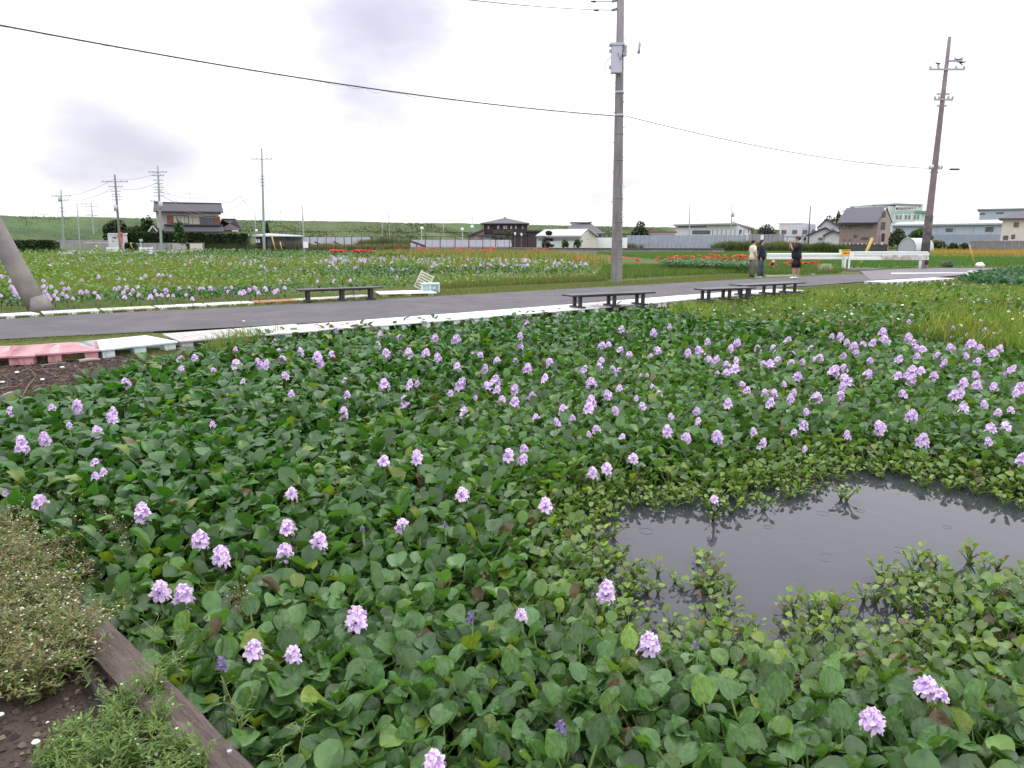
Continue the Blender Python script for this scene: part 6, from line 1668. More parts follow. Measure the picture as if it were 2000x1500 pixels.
B = Bld('white_factory', 'long white-grey factory with a flat dark-edged roof', 'factory', 1390, 160)
B.wall('wall', 1318, 439, 1440, 22, M['wgrey']); a = B.L(1440, 437); b_ = B.L(1474, 445)
MB().add([(a.x, 0, -.2), (b_.x, 9, -.2), (b_.x, 9, b_.z), (a.x, 0, a.z)], [(0, 1, 2, 3)]).build('side_wall', M['wbox'], B.e)
V = [(B.L(1315, 438).x, -.8, B.L(1315, 438).z), (B.L(1437, 436).x, -.8, B.L(1437, 436).z), (B.L(1477, 444.5).x, 8.5, B.L(1477, 444.5).z), (B.L(1350, 440).x, 22, B.L(1350, 440).z)]
MB().add(V + [(x, y, z - .35) for x, y, z in V], [(0, 1, 2, 3), (7, 6, 5, 4), (0, 4, 5, 1), (1, 5, 6, 2), (3, 7, 4, 0)]).build('roof', M['steelw'], B.e)
B.window(1325, 441, 1380, 444.5, 'steelw', 'glass', bars=9); B.window(1352, 450, 1387, 457.5, 'frame', 'glass', bars=5)
for x_ in (1443, 1465): B.window(x_, 449, x_ + 5, 457, 'frame', 'glass', d=-.2, bars=0)
B = Bld('scaffold_stack', 'low dark stack of building material left of the white factory', 'stack', 1280, 150); B.box('pile', 1250, 452, 1322, 455, M['shutter'], 0, 3); B.wall('base', 1250, 455, 1318, 2, M['steelw'])
# white box house, small houses, carport
B = Bld('white_box_house', 'white two-storey box house with four dark windows', 'house', 1558, 125)
B.wall('wall', 1520.5, 436.5, 1566, 9, M['wbox']); a = B.L(1566, 435); b_ = B.L(1594, 438)
MB().add([(a.x, .02, -.2), (b_.x, 3, -.2), (b_.x, 3, b_.z), (a.x, .02, a.z), (a.x, 9, -.2), (b_.x, 9, -.2), (b_.x, 9, b_.z), (a.x, 9, a.z)], [(0, 1, 2, 3), (1, 5, 6, 2), (3, 2, 6, 7)]).build('side_wall', M['wbox'], B.e)
B.box('parapet_cap', 1520, 435.2, 1566.5, 436.5, M['whiteflat'], -.1, 9)
for (x0, x1) in ((1526, 1536), (1547, 1557)): B.window(x0, 449, x1, 457, 'steelw', 'glass')
B.window(1567.5, 449, 1577, 457.5, 'steelw', 'glass', d=-.05); B.window(1586, 448.5, 1592, 456, 'steelw', 'glass', d=2.2)
B = Bld('carport', 'flat grey carport roof in front of the white box house', 'carport', 1555, 118)
B.box('roof', 1534, 461.3, 1575, 463.6, M['steelw'], -3, 2)
for x_ in (1537, 1571): B.wall('post', x_, 463, x_ + 1, .12, M['darkmetal'], -2.5)
B.box('painted_shadow_box', 1570, 464, 1574, 470, M['frame'], -1, 0)  # dark box modelled in place of the shadow under the carport
B = Bld('grey_gabled_house', 'small pale grey house with stepped gable roofs left of the tan house', 'house', 1610, 115)
def gable_front(B, x0, x1, xr, ye, yr, m_w, m_r, d0, d1, over=4):
    a = B.L(x0, ye); b_ = B.L(x1, ye); r_ = B.L(xr, yr)
    MB().add([(a.x, d0, -.2), (b_.x, d0, -.2), (b_.x, d0, b_.z), (r_.x, d0, r_.z), (a.x, d0, a.z), (a.x, d1, -.2), (b_.x, d1, -.2), (b_.x, d1, b_.z), (r_.x, d1, r_.z), (a.x, d1, a.z)],
             [(0, 1, 2, 3, 4), (5, 9, 8, 7, 6), (0, 5, 6, 1), (1, 6, 7, 2), (4, 9, 5, 0)]).build('wall', m_w, B.e)
    for (p_, q_, sg_) in ((a, r_, -1), (b_, r_, 1)):
        px_ = p_.x + sg_ * .35; pz = p_.z - .25
        V = [(px_, d0 - .4, pz), (q_.x, d0 - .4, q_.z + .03), (q_.x, d1 + .3, q_.z + .03), (px_, d1 + .3, pz)]
        MB().add(V + [(x, y, z + .2) for x, y, z in V], [(0, 1, 2, 3), (7, 6, 5, 4), (0, 4, 5, 1), (3, 2, 6, 7), (0, 3, 7, 4)]).build('roof', m_r, B.e)
gable_front(B, 1600, 1640, 1614, 442, 428, M['wgrey'], M['roof2'], 4, 12)
gable_front(B, 1578, 1634, 1612, 459, 446, M['wbox'], M['roof'], 0, 5)
gable_front(B, 1612, 1642, 1628, 458, 452, M['wbox'], M['roof'], -1.2, 0)
B.window(1598, 464, 1606, 469, 'steelw', 'glass', d=-.05); B.window(1624, 445, 1629, 449, 'steelw', 'curtain', d=4)
# tan house
B = Bld('tan_house', 'tall tan house with a steep dark metal roof left of the brownish pole', 'house', 1690, 102)
B.wall('wall', 1639, 435, 1713, 7, M['tan'])
a = B.L(1713, 435); g0 = B.L(1742, 432); r_ = B.L(1731, 405); 
MB().add([(a.x, .01, -.2), (g0.x, 5, -.2), (g0.x, 5, g0.z), (r_.x, 3.0, r_.z), (a.x, .01, a.z)], [(0, 1, 2, 3, 4)]).build('gable_wall', mat('tan_gable', (.33, .28, .25), rough=.85, noise=.08), B.e)
V = [B.L(1633, 436.5, -.8), B.L(1714, 434, -.8), B.L(1733, 402, 3), B.L(1652, 404, 3)]
MB().add([tuple(v) for v in V] + [tuple(v - Vector((0, 0, .25))) for v in V], [(0, 1, 2, 3), (7, 6, 5, 4), (0, 4, 5, 1), (1, 5, 6, 2), (3, 7, 4, 0)]).build('roof', M['roof2'], B.e)
V = [B.L(1733, 402, 3), B.L(1744.5, 433, 5.5), B.L(1744.5, 433, 9), B.L(1652, 404, 9)]
V = [V[0], V[1], V[2] , B.L(1733, 402, 8)]
MB().add([tuple(v) for v in V] + [tuple(v - Vector((0.25, 0, .3))) for v in V], [(0, 1, 2, 3), (7, 6, 5, 4), (0, 4, 5, 1), (1, 5, 6, 2)]).build('right_roof', M['roof'], B.e)
B.box('gutter', 1634, 434.5, 1713, 436, M['frame'], -1.0, -.85)
for (x0, y0, x1, y1) in ((1645, 439.5, 1651, 446), (1658.5, 439, 1664, 446), (1669, 438.5, 1674.5, 442), (1690.5, 441, 1704.5, 446), (1667.5, 459, 1674, 464.5), (1682, 463.5, 1696, 468)): B.window(x0, y0, x1, y1, 'frame', 'glass' if x0 != 1645 else 'curtain', bars=0)
for (x_, y_) in ((1648.5, 468.5), (1660, 468.5)): B.box('vent_cap', x_ - 1, y_ - 1.2, x_ + 1, y_ + 1.2, M['frame'], -.15, 0)
B.window(1723, 414, 1730, 425, 'frame', 'glass', d=1.2, bars=0); B.window(1721, 434, 1729, 449, 'frame', 'glass', d=1.2, bars=0); B.box('door', 1721.5, 456, 1728, 472, M['brown'], 1.0, 1.3)
B.box('gable_board', 1727, 405, 1731, 410, M['whiteflat'], 1.5, 1.7)
for i, x_ in enumerate(range(1643, 1712, 8)): B.box('flower_pot', x_, 474.5, x_ + 1.6, 477.5, M['whiteflat'] if i % 3 else M['stone'], -1.5, -1.2)
B.box('outdoor_unit', 1720, 473, 1724, 478, M['wgrey'], -1.6, -1.2); B.box('gate_pillar', 1733, 473.5, 1738, 482, M['pinkw'], -2, -1.6)
B.wall('plinth', 1643, 476.5, 1733, .3, M['frame'], -1.1)
# green and white factory with lettering
B = Bld('lettered_factory', 'white and green factory with black Japanese lettering behind the tan house', 'factory', 1760, 215)
B.wall('wall', 1662, 402, 1750, 25, M['mintw']); B.wall('front_wall', 1748, 399, 1798, 22, M['mintw'], -1.0); B.wall('green_wing', 1788, 413, 1809, 18, M['mintw'], -.5); B.wall('left_wing', 1641, 409, 1665, 12, M['mintw'], 2)
V = [B.L(1657, 401.5, -.5), B.L(1704, 396, 8), B.L(1750, 397, -1.5), B.L(1799, 400, -1.5), B.L(1799, 400, 25), B.L(1657, 401.5, 25)]
MB().add([tuple(v) for v in V] + [tuple(v - Vector((0, 0, .5))) for v in V], [(0, 1, 2, 3, 4, 5), (0, 6, 7, 1), (1, 7, 8, 2), (2, 8, 9, 3), (3, 9, 10, 4)]).build('roof_edge', M['steelw'], B.e)
B.box('sign_field', 1749, 400.5, 1795, 411.3, M['whiteflat'], -1.25, -1.02); B.box('green_band', 1740, 411.5, 1797, 416, M['greenp'], -1.2, -1.02); B.box('green_fascia', 1787, 412.5, 1810, 417, mat('dark_green_band', (.14, .3, .2), rough=.7), -1.4, -.5); B.box('left_fascia', 1640, 408.5, 1648, 411, M['greenp'], 1, 2)
for i in range(3):
    for j in (0, 6.5): B.window(1750 + i * 17 + j, 420, 1754.5 + i * 17 + j, 429, 'framew', 'glass', d=-1.05, bars=1)
for x_ in (1746, 1763, 1780): B.box('pilaster', x_, 416, x_ + 1.6, 432, M['whiteflat'], -1.3, -1.02)
try:
    fc_ = bpy.data.curves.new('lettering', 'FONT'); fc_.body = '株式会社日本テクノ'; fc_.size = 1; fc_.extrude = .03; fc_.offset = .012
    fo = bpy.data.objects.new('lettering', fc_); C.objects.link(fo)
    bpy.context.view_layer.update()
    wd_ = max(fo.dimensions.x, .1); a = B.L(1749.5, 409.4); b_ = B.L(1794, 402.2)
    sc_x = (b_.x - a.x) / wd_
    dg = bpy.context.evaluated_depsgraph_get(); me = bpy.data.meshes.new_from_object(fo.evaluated_get(dg)); bpy.data.objects.remove(fo)
    me.materials.clear(); me.materials.append(M['black'])
    fo = bpy.data.objects.new('lettering', me); link(fo, B.e); fo.location = (a.x, -1.3, a.z); fo.rotation_euler = (R(90), 0, 0); fo.scale = (sc_x, sc_x * 1.05, 1)
except Exception as ex: print('text', ex)
# blue-grey warehouse
B = Bld('blue_grey_warehouse', 'long blue-grey warehouse with two dark windows behind the brownish pole', 'warehouse', 1850, 150)
B.wall('lower_wall', 1738, 458, 1958, .4, M['bluegrey2'], -.12); B.wall('wall', 1738, 437, 1958, 14, M['bluegrey'])
V = [B.L(1737, 438, -.6), B.L(1960, 436.5, -.6), B.L(1960, 428, 8), B.L(1752, 431, 8)]
MB().add([tuple(v) for v in V] + [tuple(v - Vector((0, 0, .3))) for v in V], [(0, 1, 2, 3), (7, 6, 5, 4), (0, 4, 5, 1), (1, 5, 6, 2), (3, 7, 4, 0)]).build('roof', M['metalroof'], B.e)
B.window(1847, 446, 1861, 453, 'frame', 'glass'); B.window(1923, 444, 1938, 453, 'frame', 'glass')
for x_ in range(1830, 1956, 35): B.box('seam', x_, 438.5, x_ + .5, 458, M['bluegrey2'], -.06, 0)
B = Bld('upper_blue_warehouse', 'higher blue-grey warehouse block at the right edge', 'warehouse', 1960, 185)
B.wall('wall', 1909, 409.5, 2060, 16, M['bluegrey']); B.box('roof_edge', 1907.5, 407.2, 2062, 409.5, M['steelw'], -.5, 16)
B.window(1912, 415.5, 1924, 418.5, 'frame', 'glass'); B.window(1946, 414.5, 1960, 417.5, 'frame', 'glass')
B = Bld('cream_house', 'cream two-storey house with a grey hip roof cut by the right edge', 'house', 1990, 105)
B.wall('wall', 1955, 426, 2070, 8, M['cream']); B.gable_x('roof', 1950, 2080, 426, 407, 8, M['roof2'], .7, hip=4.2)
B.window(1980, 434, 1990, 443.5, 'frame', 'glass', bars=0); B.window(1959, 460, 1969, 468.5, 'frame', 'glass'); B.window(1975, 458, 1982.5, 466.5, 'frame', 'glass', bars=0)
B = Bld('block_garden_wall', 'long grey block wall in front of the cream house', 'wall', 1950, 98)
xa, xb = B.L(1893, 475).x, B.L(2060, 475).x; zt = B.L(1950, 470).z
for i in range(12):
    MB().box((xa + (xb - xa) * i / 12 + .015, 0, -.2), (xa + (xb - xa) * (i + 1) / 12 - .015, .15, zt - .1)).build('panel', M['block'], B.e)
MB().box((xa - .05, -.04, zt - .1), (xb, .19, zt)).build('coping', M['concw'], B.e)
# tunnel greenhouse
B = Bld('tunnel_greenhouse', 'small silver tunnel greenhouse left of the brownish pole', 'greenhouse', 1772, 86)
a = B.L(1754, 481); b_ = B.L(1790, 481); rX = (b_.x - a.x) / 2; cx_ = (a.x + b_.x) / 2; hz = B.L(1772, 464).z
M['film'] = mat('greenhouse_film', (.48, .52, .54), rough=.35)
mb = MB(); n = 14
for d_y, sh in ((0, 0), (7, 2.3)):
    for i in range(n + 1):
        an = math.pi * i / n; mb.v.append((cx_ - rX * math.cos(an) + sh, d_y, hz * math.sin(an) ** .8 - .05))
for i in range(n): mb.f.append((i, i + 1, n + 2 + i, n + 1 + i))
mb.build('skin', M['film'], B.e, True)
mb = MB(); 
for i in range(n + 1):
    an = math.pi * i / n; mb.v.append((cx_ - rX * math.cos(an), 0, hz * math.sin(an) ** .8 - .05))
mb.f = [tuple(range(n + 1))]; mb.build('end_wall', mat('end_film', (.33, .37, .42), rough=.5), B.e)
MB().tube([(cx_ - rX * math.cos(math.pi * i / n), -.03, hz * math.sin(math.pi * i / n) ** .8 - .05) for i in range(n + 1)], .05, 6).build('hoop', M['galv'], B.e, True)

# ------------------------------------------------------------------ trees, hedges
def crown_pts(blobs, n):
    P_ = []; tot = sum(b[3] * b[4] * b[5] for b in blobs)
    for (x, y, z, rx, ry, rz) in blobs:
        k = max(8, int(n * rx * ry * rz / tot)); d = rng.normal(size=(k, 3)); d /= np.linalg.norm(d, axis=1)[:, None]
        r_ = (.55 + .5 * rng.random(k) ** .6)
        P_.append(np.stack([x + d[:, 0] * rx * r_, y + d[:, 1] * ry * r_, z + d[:, 2] * rz * r_], -1))
    return np.concatenate(P_)
leafq = np.array([(-.5, -.5, 0), (.5, -.35, .1), (.4, .5, 0), (-.35, .45, -.1)]); leafqf = np.array([(0, 1, 2, 3)])
def tree(name, px, pyb, pyt, pw, Y, cols, label, cat_='tree', blobs=None, n=900, ls=.35, trunk=True, z0=0):
    a = at(px, pyb, Y); top = at(px, pyt, Y).z; wd = pw / FPX * depth_of((a.x, Y, 3)); H = top - z0
    e = empty(name, (a.x, Y, z0), 0, label, cat_)
    if blobs is None:
        blobs = [(random.uniform(-.28, .28) * wd, random.uniform(-.2, .2) * wd, H * random.uniform(.45, .75), wd * random.uniform(.2, .3), wd * .24, H * random.uniform(.18, .25)) for _ in range(8)]
        blobs += [(0, 0, H * .78, wd * .25, wd * .25, H * .22), (-wd * .3, 0, H * .45, wd * .2, wd * .2, H * .2), (wd * .3, 0, H * .45, wd * .2, wd * .2, H * .2)]
    else: blobs = [(b[0] * wd, b[1] * wd, b[2] * H, b[3] * wd, b[4] * wd, b[5] * H) for b in blobs]
    pts = crown_pts(blobs, n); k = len(pts)
    V, F, K = inst(leafq, leafqf, pts, rotmats(rng.random(k) * 6.28, rng.random(k) * 3.1), ls * (.6 + .8 * rng.random(k)), pick(cols, k, .6))
    npobj('crown', V, F, M['tree'], K, smooth=False, parent=e)
    if trunk:
        r0 = max(.08, wd * .03)
        mb = MB().tube([(0, 0, -.2), (.05, 0, H * .3), (0, 0, H * .65)], [r0, r0 * .75, r0 * .4], 8)
        for b_ in blobs[:5]: mb.tube([(.02, 0, H * .3), ((b_[0]) * .5, b_[1] * .5, (H * .3 + b_[2]) * .5), (b_[0], b_[1], b_[2])], [r0 * .5, r0 * .35, r0 * .15], 5)
        mb.build('trunk', M['bark'], e, True)
    return e
DK = [(.035, .055, .03), (.045, .075, .03), (.03, .045, .025)]; MG = [(.05, .10, .03), (.07, .12, .035), (.04, .08, .03)]
tree('round_tree', 228, 462, 428, 50, 120, DK, 'dark round bush tree behind the white shed', n=1300)
tree('spreading_tree', 262, 462, 440, 46, 122, DK, 'lower dark tree joining the round one behind the white shed', n=900)
tree('pruned_tree', 290, 462, 420, 34, 108, DK, 'dark tree with stubby upright tips left of the beige house', n=1100, blobs=[(0, 0, .55, .32, .3, .25), (-.2, 0, .8, .12, .12, .12), (.1, 0, .86, .12, .1, .12), (.3, 0, .75, .12, .1, .12), (-.3, 0, .5, .2, .2, .2), (.3, 0, .5, .2, .2, .2)])
tree('garden_tree', 353, 470, 430, 26, 94, MG, 'green garden tree in front of the beige house balcony', n=900, ls=.25)
tree('conifer', 523, 458, 428, 13, 120, DK, 'narrow dark conifer right of the tallest pole', n=700, ls=.25, blobs=[(0, 0, .3, .4, .4, .2), (0, 0, .5, .3, .3, .2), (0, 0, .7, .2, .2, .18), (0, 0, .88, .1, .1, .14)])
tree('cloud_pruned_pine', 1072, 476, 451, 18, 97, DK, 'cloud-pruned pine with flat dark pads in front of the workshop', n=900, ls=.16, blobs=[(.0, 0, .90, .36, .3, .1), (-.3, 0, .62, .26, .25, .07), (.28, 0, .58, .25, .25, .07), (-.15, 0, .38, .36, .3, .07), (.3, 0, .3, .3, .25, .06), (0, 0, .1, .45, .3, .08)])
tree('broad_tree', 1250, 458, 432, 38, 150, [(.06, .09, .05), (.05, .08, .05), (.08, .10, .06)], 'lone grey-green tree right of the big pole', n=1300)
tree('distant_tree', 1497, 462, 438, 36, 165, [(.05, .08, .05), (.06, .09, .06)], 'rounded tree behind the dark panel fence', n=1100)
tree('distant_tree', 1620, 440, 419, 38, 150, DK, 'dark tree behind the small grey houses', n=900, z0=0)
tree('distant_tree', 1636, 440, 411, 14, 155, DK, 'taller narrow tree behind the left end of the tan house', n=500)
tree('garden_bush', 1753, 482, 446, 36, 93, [(.07, .075, .04), (.05, .07, .03), (.09, .08, .05)], 'brownish bush tree between the tan house and the tunnel greenhouse', n=1300, ls=.25)
tree('garden_bush', 1800, 470, 443, 50, 96, MG, 'green bush tree behind the tunnel greenhouse and brownish pole', n=1400, ls=.28)
tree('garden_shrub', 1066, 482, 467, 16, 99, DK, 'small dark shrub under the cloud-pruned pine', n=300, ls=.18, trunk=False)
tree('garden_shrub', 1104, 474, 467, 16, 102, MG, 'first small shrub before the workshop', n=300, ls=.2, trunk=False)
tree('garden_shrub', 1128, 474, 466, 18, 102, MG, 'second small shrub before the workshop', n=300, ls=.2, trunk=False)
tree('pruned_garden_trees', 978, 476, 459, 46, 112, [(.045, .06, .05), (.05, .065, .055)], 'dark pruned garden trees before the brown house', n=900, ls=.22)
tree('garden_tree', 990, 470, 447, 22, 118, [(.07, .07, .045), (.06, .075, .04)], 'brownish tree before the brown house windows', n=600, ls=.22)
tree('garden_shrub', 1830, 482, 470, 40, 100, [(.08, .09, .05), (.06, .08, .04)], 'low shrubs right of the brownish pole', n=600, ls=.25, trunk=False)
for (px, lab) in ((1862, 'low dark shrub with white blooms before the warehouse, left'), (1885, 'low dark shrub before the warehouse, right')):
    tree('garden_shrub', px, 482, 474, 22, 96, DK, lab, n=300, ls=.2, trunk=False)
for i, (px, w_, yt) in enumerate(((-140, 120, 452), (-40, 80, 456))): tree('broad_tree', px, 470, yt, w_, 120, DK, 'dark tree beyond the left edge, number %s' % ('one', 'two')[i] if False else ('wide dark tree just outside the left edge' if i == 0 else 'dark tree at the left edge behind the strut'), n=800)
def hedge(px0, px1, yt, yb, Y, dep, cols, label, n, ls=.22, Y2=None):
    a = at(px0, yb, Y); b_ = at(px1, yb, Y2 or Y); zt = at(px0, yt, Y).z; zb = max(at(px0, yb, Y).z, 0)
    e = empty('hedge', (a.x, Y, 0), 0, label, 'hedge')
    t_ = rng.random(n); x = (b_.x - a.x) * t_; y = (b_.y - a.y) * t_ + rng.random(n) * dep * .4; z = zb + (zt - zb) * rng.random(n) ** .7 + .12 * (vn(x, y, .8, 3) - .5)
    V, F, K = inst(leafq, leafqf, np.stack([x, y, z], -1), rotmats(rng.random(n) * 6.28, rng.random(n) * 3), ls * (.6 + .7 * rng.random(n)), pick(cols, n, .6))
    npobj('foliage', V, F, M['tree'], K, smooth=False, parent=e)
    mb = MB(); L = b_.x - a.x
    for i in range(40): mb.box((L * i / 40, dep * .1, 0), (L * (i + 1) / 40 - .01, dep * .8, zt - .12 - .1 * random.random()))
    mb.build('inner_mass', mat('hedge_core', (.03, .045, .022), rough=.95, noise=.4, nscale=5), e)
hedge(248, 400, 454, 474, 95, 1.6, DK + [(.06, .09, .03)], 'long dark clipped hedge below the beige house', 7000)
hedge(400, 482, 457, 476, 95, 1.6, DK, 'right continuation of the dark hedge behind the thin mesh fence', 3000)
hedge(22, 106, 470, 486, 86, 1.5, MG + DK, 'low dark hedge right of the leaning strut', 2600)
hedge(-60, 24, 471, 486, 87, 1.5, MG, 'low hedge behind the leaning strut at the left edge', 1800)
hedge(244, 262, 475, 487, 90, 1.2, DK, 'small dark shrubbery between the two short guard rails', 700)
# ------------------------------------------------------------------ people
SKIN = mat('skin', (.42, .25, .18), rough=.55)
def skinned(name, chains, parent, m_, sub=1, scale=1.0):
    """chains: list of [(x,y,z,r),...]; a chain may start with an int index into points laid so far"""
    V, E, Rr = [], [], []; names = {}
    for ch in chains:
        prev = None
        for it in ch:
            if isinstance(it, str): prev = names[it]; continue
            nm = None
            if len(it) == 5: nm = it[4]
            V.append((it[0], it[1], it[2])); Rr.append(it[3]); i = len(V) - 1
            if prev is not None: E.append((prev, i))
            if nm: names[nm] = i
            prev = i
    me = bpy.data.meshes.new(name); me.from_pydata(V, E, [])
    o = link(bpy.data.objects.new(name, me), parent)
    md = o.modifiers.new('skin', 'SKIN'); md.use_smooth_shade = True
    for i, r_ in enumerate(Rr):
        s_ = me.skin_vertices[0].data[i]
        s_.radius = r_ if hasattr(r_, '__len__') else (r_, r_); s_.use_root = (i == 0)
    if sub:
        sb = o.modifiers.new('sub', 'SUBSURF'); sb.levels = sub; sb.render_levels = sub
    me.materials.append(m_)
    o.scale = (scale,) * 3
    return o
def hand(pos, dirv, palm_up, side):
    """five short finger chains from the wrist end"""
    d = Vector(dirv).normalized(); s_ = d.cross(Vector(palm_up)).normalized(); n = s_.cross(d)
    p = Vector(pos); ch = []
    for i, (off, L) in enumerate(((-.027, .055), (-.009, .068), (.009, .072), (.027, .06))):
        b_ = p + d * .065 + s_ * off
        ch.append(['w' + side, (*(b_), .012), (*(b_ + d * L * .5 - n * .008), .009), (*(b_ + d * L - n * .03), .007)])
    ch.append(['w' + side, (*(p + d * .03 + s_ * -.04), .012), (*(p + d * .065 + s_ * -.055 - n * .01), .009)])
    return ch
def person(px, py, Y, hpx, face, label, arms, top_m, bot_m, hair_m, shorts=False, long_sleeve=False, girth=1.0, shoe_m=None, fem=False, hairlong=False, cap_m=None):
    f = at(px, py, Y); f.z = .03; H = hpx * depth_of((f.x, Y, .8)) / FPX; k = H / 1.7
    e = empty('person', f, face, label, 'person')
    g = girth; hw_ = .09 * g; sw = (.165 if fem else .19) * (1 + (g - 1) * .5)
    # local frame: faces +X, left side +Y
    tor = [(0, 0, .93, (.125 * g, .15 * g), 'pel'), (0.01, 0, 1.08, (.11 * g, .13 * g)), (0.0, 0, 1.26, (.115 * g, .15 * g), 'chest'), (-.01, 0, 1.40, (.08, .11), 'neck0'), (0.0, 0, 1.475, .055, 'nk'), (.02, 0, 1.56, (.083, .072), 'hd'), (.015, 0, 1.635, (.088, .074)), (.005, 0, 1.685, (.055, .05))]
    legs = []
    for s_, n_ in ((1, 'l'), (-1, 'r')):
        dx = (.10 if shorts else .03) * s_
        legs.append(['pel', (0, .09 * s_, .86, .095 * g), (.01 + dx, .10 * s_, .5, .06 * g, 'k' + n_), (dx, .10 * s_, .28, .052 * g), (dx - .01, .10 * s_, .09, .036), (dx + .05, .105 * s_, .04, .035), (dx + .13, .11 * s_, .03, .03)])
    armc = []
    for s_, n_ in ((1, 'l'), (-1, 'r')):
        sh = Vector((-.01, sw * s_, 1.38))
        if arms == 'photo':
            el = Vector((.24, (.25) * s_, 1.17)); wr = Vector((.33, .085 * s_, 1.45)); dd = Vector((.1, -.15 * s_, .9)); up = Vector((-1, 0, 0))
        elif arms == 'clasp':
            el = Vector((.02, (sw + .07) * s_, 1.11)); wr = Vector((.2, .05 * s_, .95)); dd = Vector((.5, -.5 * s_, -.5)); up = Vector((0, 0, 1))
        else:
            el = Vector((-.03, (sw + .06) * s_, 1.10)); wr = Vector((.07, (sw + .07) * s_, .87)); dd = Vector((.15, 0, -1)); up = Vector((0, s_, 0))
        armc.append(['neck0', (*sh, .05), (*el, .038 * (1 + (g - 1) * .5)), (*((el + wr) / 2), .034), (*wr, .026, 'w' + n_ + '0'), (*(wr + dd.normalized() * .05), (.03, .02), 'w' + n_)])
        armc += hand(wr + dd.normalized() * .02, dd, up, n_)
    nose = ['hd', (.10, 0, 1.56, .018), (.115, 0, 1.548, .012)]
    chin = ['hd', (.06, 0, 1.505, .035)]
    skinned('body', [tor] + legs + armc + [nose, chin], e, SKIN, 1, k)
    for s_ in (-1, 1):
        MB().ball((.095 * k, .028 * s_ * k, 1.59 * k), (.008 * k, .011 * k, .008 * k), 6, 4).build('eye', M['black'], e)
        MB().ball((.015 * k, .078 * s_ * k, 1.575 * k), (.02 * k, .012 * k, .032 * k), 6, 4).build('ear', SKIN, e)
    MB().box((.088 * k, -.02 * k, 1.525 * k), (.1 * k, .02 * k, 1.532 * k)).build('mouth', M['red'], e)
    # clothes: closed lofts that follow the body
    a_ = .02
    def loft(mb, st, n=14):
        b0 = len(mb.v)
        for (cx_, cy_, cz_, rx_, ry_) in st:
            for q in range(n):
                t_ = 2 * math.pi * q / n; mb.v.append(((cx_ + rx_ * math.cos(t_)) * k, (cy_ + ry_ * math.sin(t_)) * k, cz_ * k))
        for i in range(len(st) - 1):
            for q in range(n): mb.f.append((b0 + i * n + q, b0 + i * n + (q + 1) % n, b0 + (i + 1) * n + (q + 1) % n, b0 + (i + 1) * n + q))
        mb.f.append(tuple(b0 + q for q in range(n))[::-1]); mb.f.append(tuple(b0 + (len(st) - 1) * n + q for q in range(n)))
    sp_ = sw + .03
    mb = MB(); zb = .80 if (fem or shorts) else .88
    loft(mb, [(.0, 0, zb, .135 * g + a_, .165 * g + a_), (.015 * g, 0, .95, .14 * g + a_, .165 * g + a_), (.02 * g, 0, 1.08, .125 * g + a_ + (.02 if g > 1.2 else 0), .145 * g + a_), (.01, 0, 1.22, .125 * g + a_, .15 * g + a_), (-.005, 0, 1.33, .11 * g + a_, sp_ + .025), (-.01, 0, 1.395, .10 + a_, sp_ + .025), (-.01, 0, 1.445, .09, sp_ - .02), (-.005, 0, 1.468, .066, .085)])
    for s_ in (1, -1):
        sh = Vector((-.01, (sw - .01) * s_, 1.375))
        if arms == 'photo': el = Vector((.24, .25 * s_, 1.17)); wr = Vector((.33, .085 * s_, 1.45))
        elif arms == 'clasp': el = Vector((.02, (sw + .07) * s_, 1.11)); wr = Vector((.2, .05 * s_, .95))
        else: el = Vector((-.03, (sw + .06) * s_, 1.10)); wr = Vector((.07, (sw + .07) * s_, .87))
        pts = [sh, sh.lerp(el, .5), sh.lerp(el, .88)]; rd = [.078 * g ** .5, .07 * g ** .5, .066 * g ** .5]
        if long_sleeve: pts += [el.lerp(wr, .1), el.lerp(wr, .85)]; rd = [.062, .058, .056, .052, .044]
        mb.tube([p_ * k for p_ in pts], [r_ * k for r_ in rd], 10)
    mb.build('shirt', top_m, e, True)
    mb = MB()
    loft(mb, [(0, 0, 1.0, .12 * g + .012, .145 * g + .012), (0, 0, .90, .135 * g + .012, .165 * g + .012), (0, 0, .80, .125 * g + .012, .165 * g + .012)])
    for s_ in (1, -1):
        dx = (.10 if shorts else .03) * s_
        zs = ((.84, .105), (.64, .098), (.46, .098)) if shorts else ((.84, .098), (.5, .078), (.25, .078), (.05, .082))
        loft(mb, [(dx * (0 if z_ > .8 else 1), (.085 if z_ > .8 else .10) * s_, z_, r_ * g ** .6, r_ * g ** .6) for z_, r_ in zs], 12)
    mb.build('shorts' if shorts else 'trousers', bot_m, e, True)
    for s_ in (1, -1):
        dx = (.10 if shorts else .03) * s_
        skinned('shoe', [[(dx - .04, .105 * s_, .05, (.045, .045)), (dx + .05, .11 * s_, .045, (.048, .042)), (dx + .15, .115 * s_, .035, (.042, .032))]], e, shoe_m or M['whiteflat'], 1, k)
    hb = MB().ball((-.012 * k, 0, 1.625 * k), (.105 * k, .095 * k, .092 * k), 14, 8)
    hb.v = [v if v[0] < .055 * k or v[2] > 1.635 * k else (.045 * k, v[1] * .9, max(v[2], 1.62 * k)) for v in hb.v]
    hb.build('hair', hair_m, e, True)
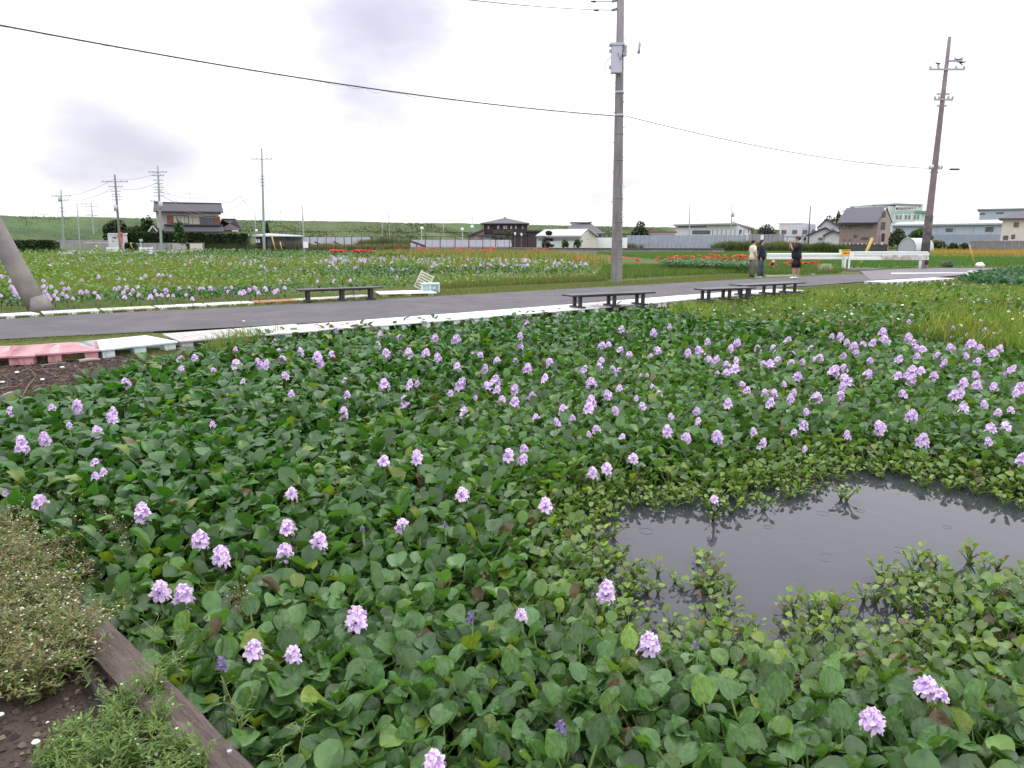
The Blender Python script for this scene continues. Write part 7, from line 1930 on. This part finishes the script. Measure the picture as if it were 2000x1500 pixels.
    if hairlong:
        MB().tube([(-.04 * k, 0, 1.62 * k), (-.065 * k, 0, 1.53 * k), (-.06 * k, 0, 1.44 * k)], [.09 * k, .085 * k, .05 * k], 10).build('hair', hair_m, e, True)
    if cap_m:
        MB().ball((.0, 0, 1.655 * k), (.115 * k, .1 * k, .075 * k), 12, 6).build('cap', cap_m, e, True)
        MB().box((.06 * k, -.065 * k, 1.645 * k), (.19 * k, .065 * k, 1.66 * k)).build('cap_peak', cap_m, e)
    return e, k
def cl(n, c): return mat(n, c, rough=.85, noise=.12, nscale=6)
HB = mat('dark_hair', (.018, .014, .014), rough=.5)
person(1467.5, 542, 31.2, 72, R(12), 'woman in a cream blouse and brown wide trousers standing at the road edge', 'down', cl('cream_cloth', (.68, .58, .5)), cl('brown_cloth', (.13, .10, .105)), HB, fem=True, long_sleeve=False, shoe_m=M['darkmetal'], hairlong=False, girth=1.0)
person(1484.5, 540.5, 32.0, 70, R(-40), 'woman in a dark navy top and blue-grey jeans beside the one in cream', 'down', cl('navy_cloth', (.018, .02, .042)), cl('jean_cloth', (.075, .085, .12)), HB, fem=True, long_sleeve=True, shoe_m=M['darkmetal'], hairlong=True, girth=1.08)
e, k = person(1553, 545.5, 30.2, 81, R(172), 'stocky photographer in black T-shirt and shorts holding up a phone on the road', 'photo', cl('black_cloth', (.018, .018, .023)), cl('black_cloth_shorts', (.014, .014, .018)), HB, shorts=True, girth=1.28, cap_m=cl('rust_cap', (.13, .06, .055)))
o = MB().box((.36 * k, -.045 * k, 1.5 * k), (.37 * k, .045 * k, 1.64 * k)).build('phone', M['whiteflat'], loc=None)
o.matrix_world = e.matrix_world if False else (Matrix.Translation(e.location) @ Matrix.Rotation(R(172), 4, 'Z')); tag(o, 'pale phone held up in front of the face of the photographer', 'phone')
person(367.5, 488.5, 88, 21, R(-90), 'distant person in black standing at the pale wall below the hedge', 'clasp', cl('black_coat', (.015, .015, .02)), cl('black_trousers', (.015, .015, .02)), HB, long_sleeve=True, shoe_m=M['black'], girth=1.1)
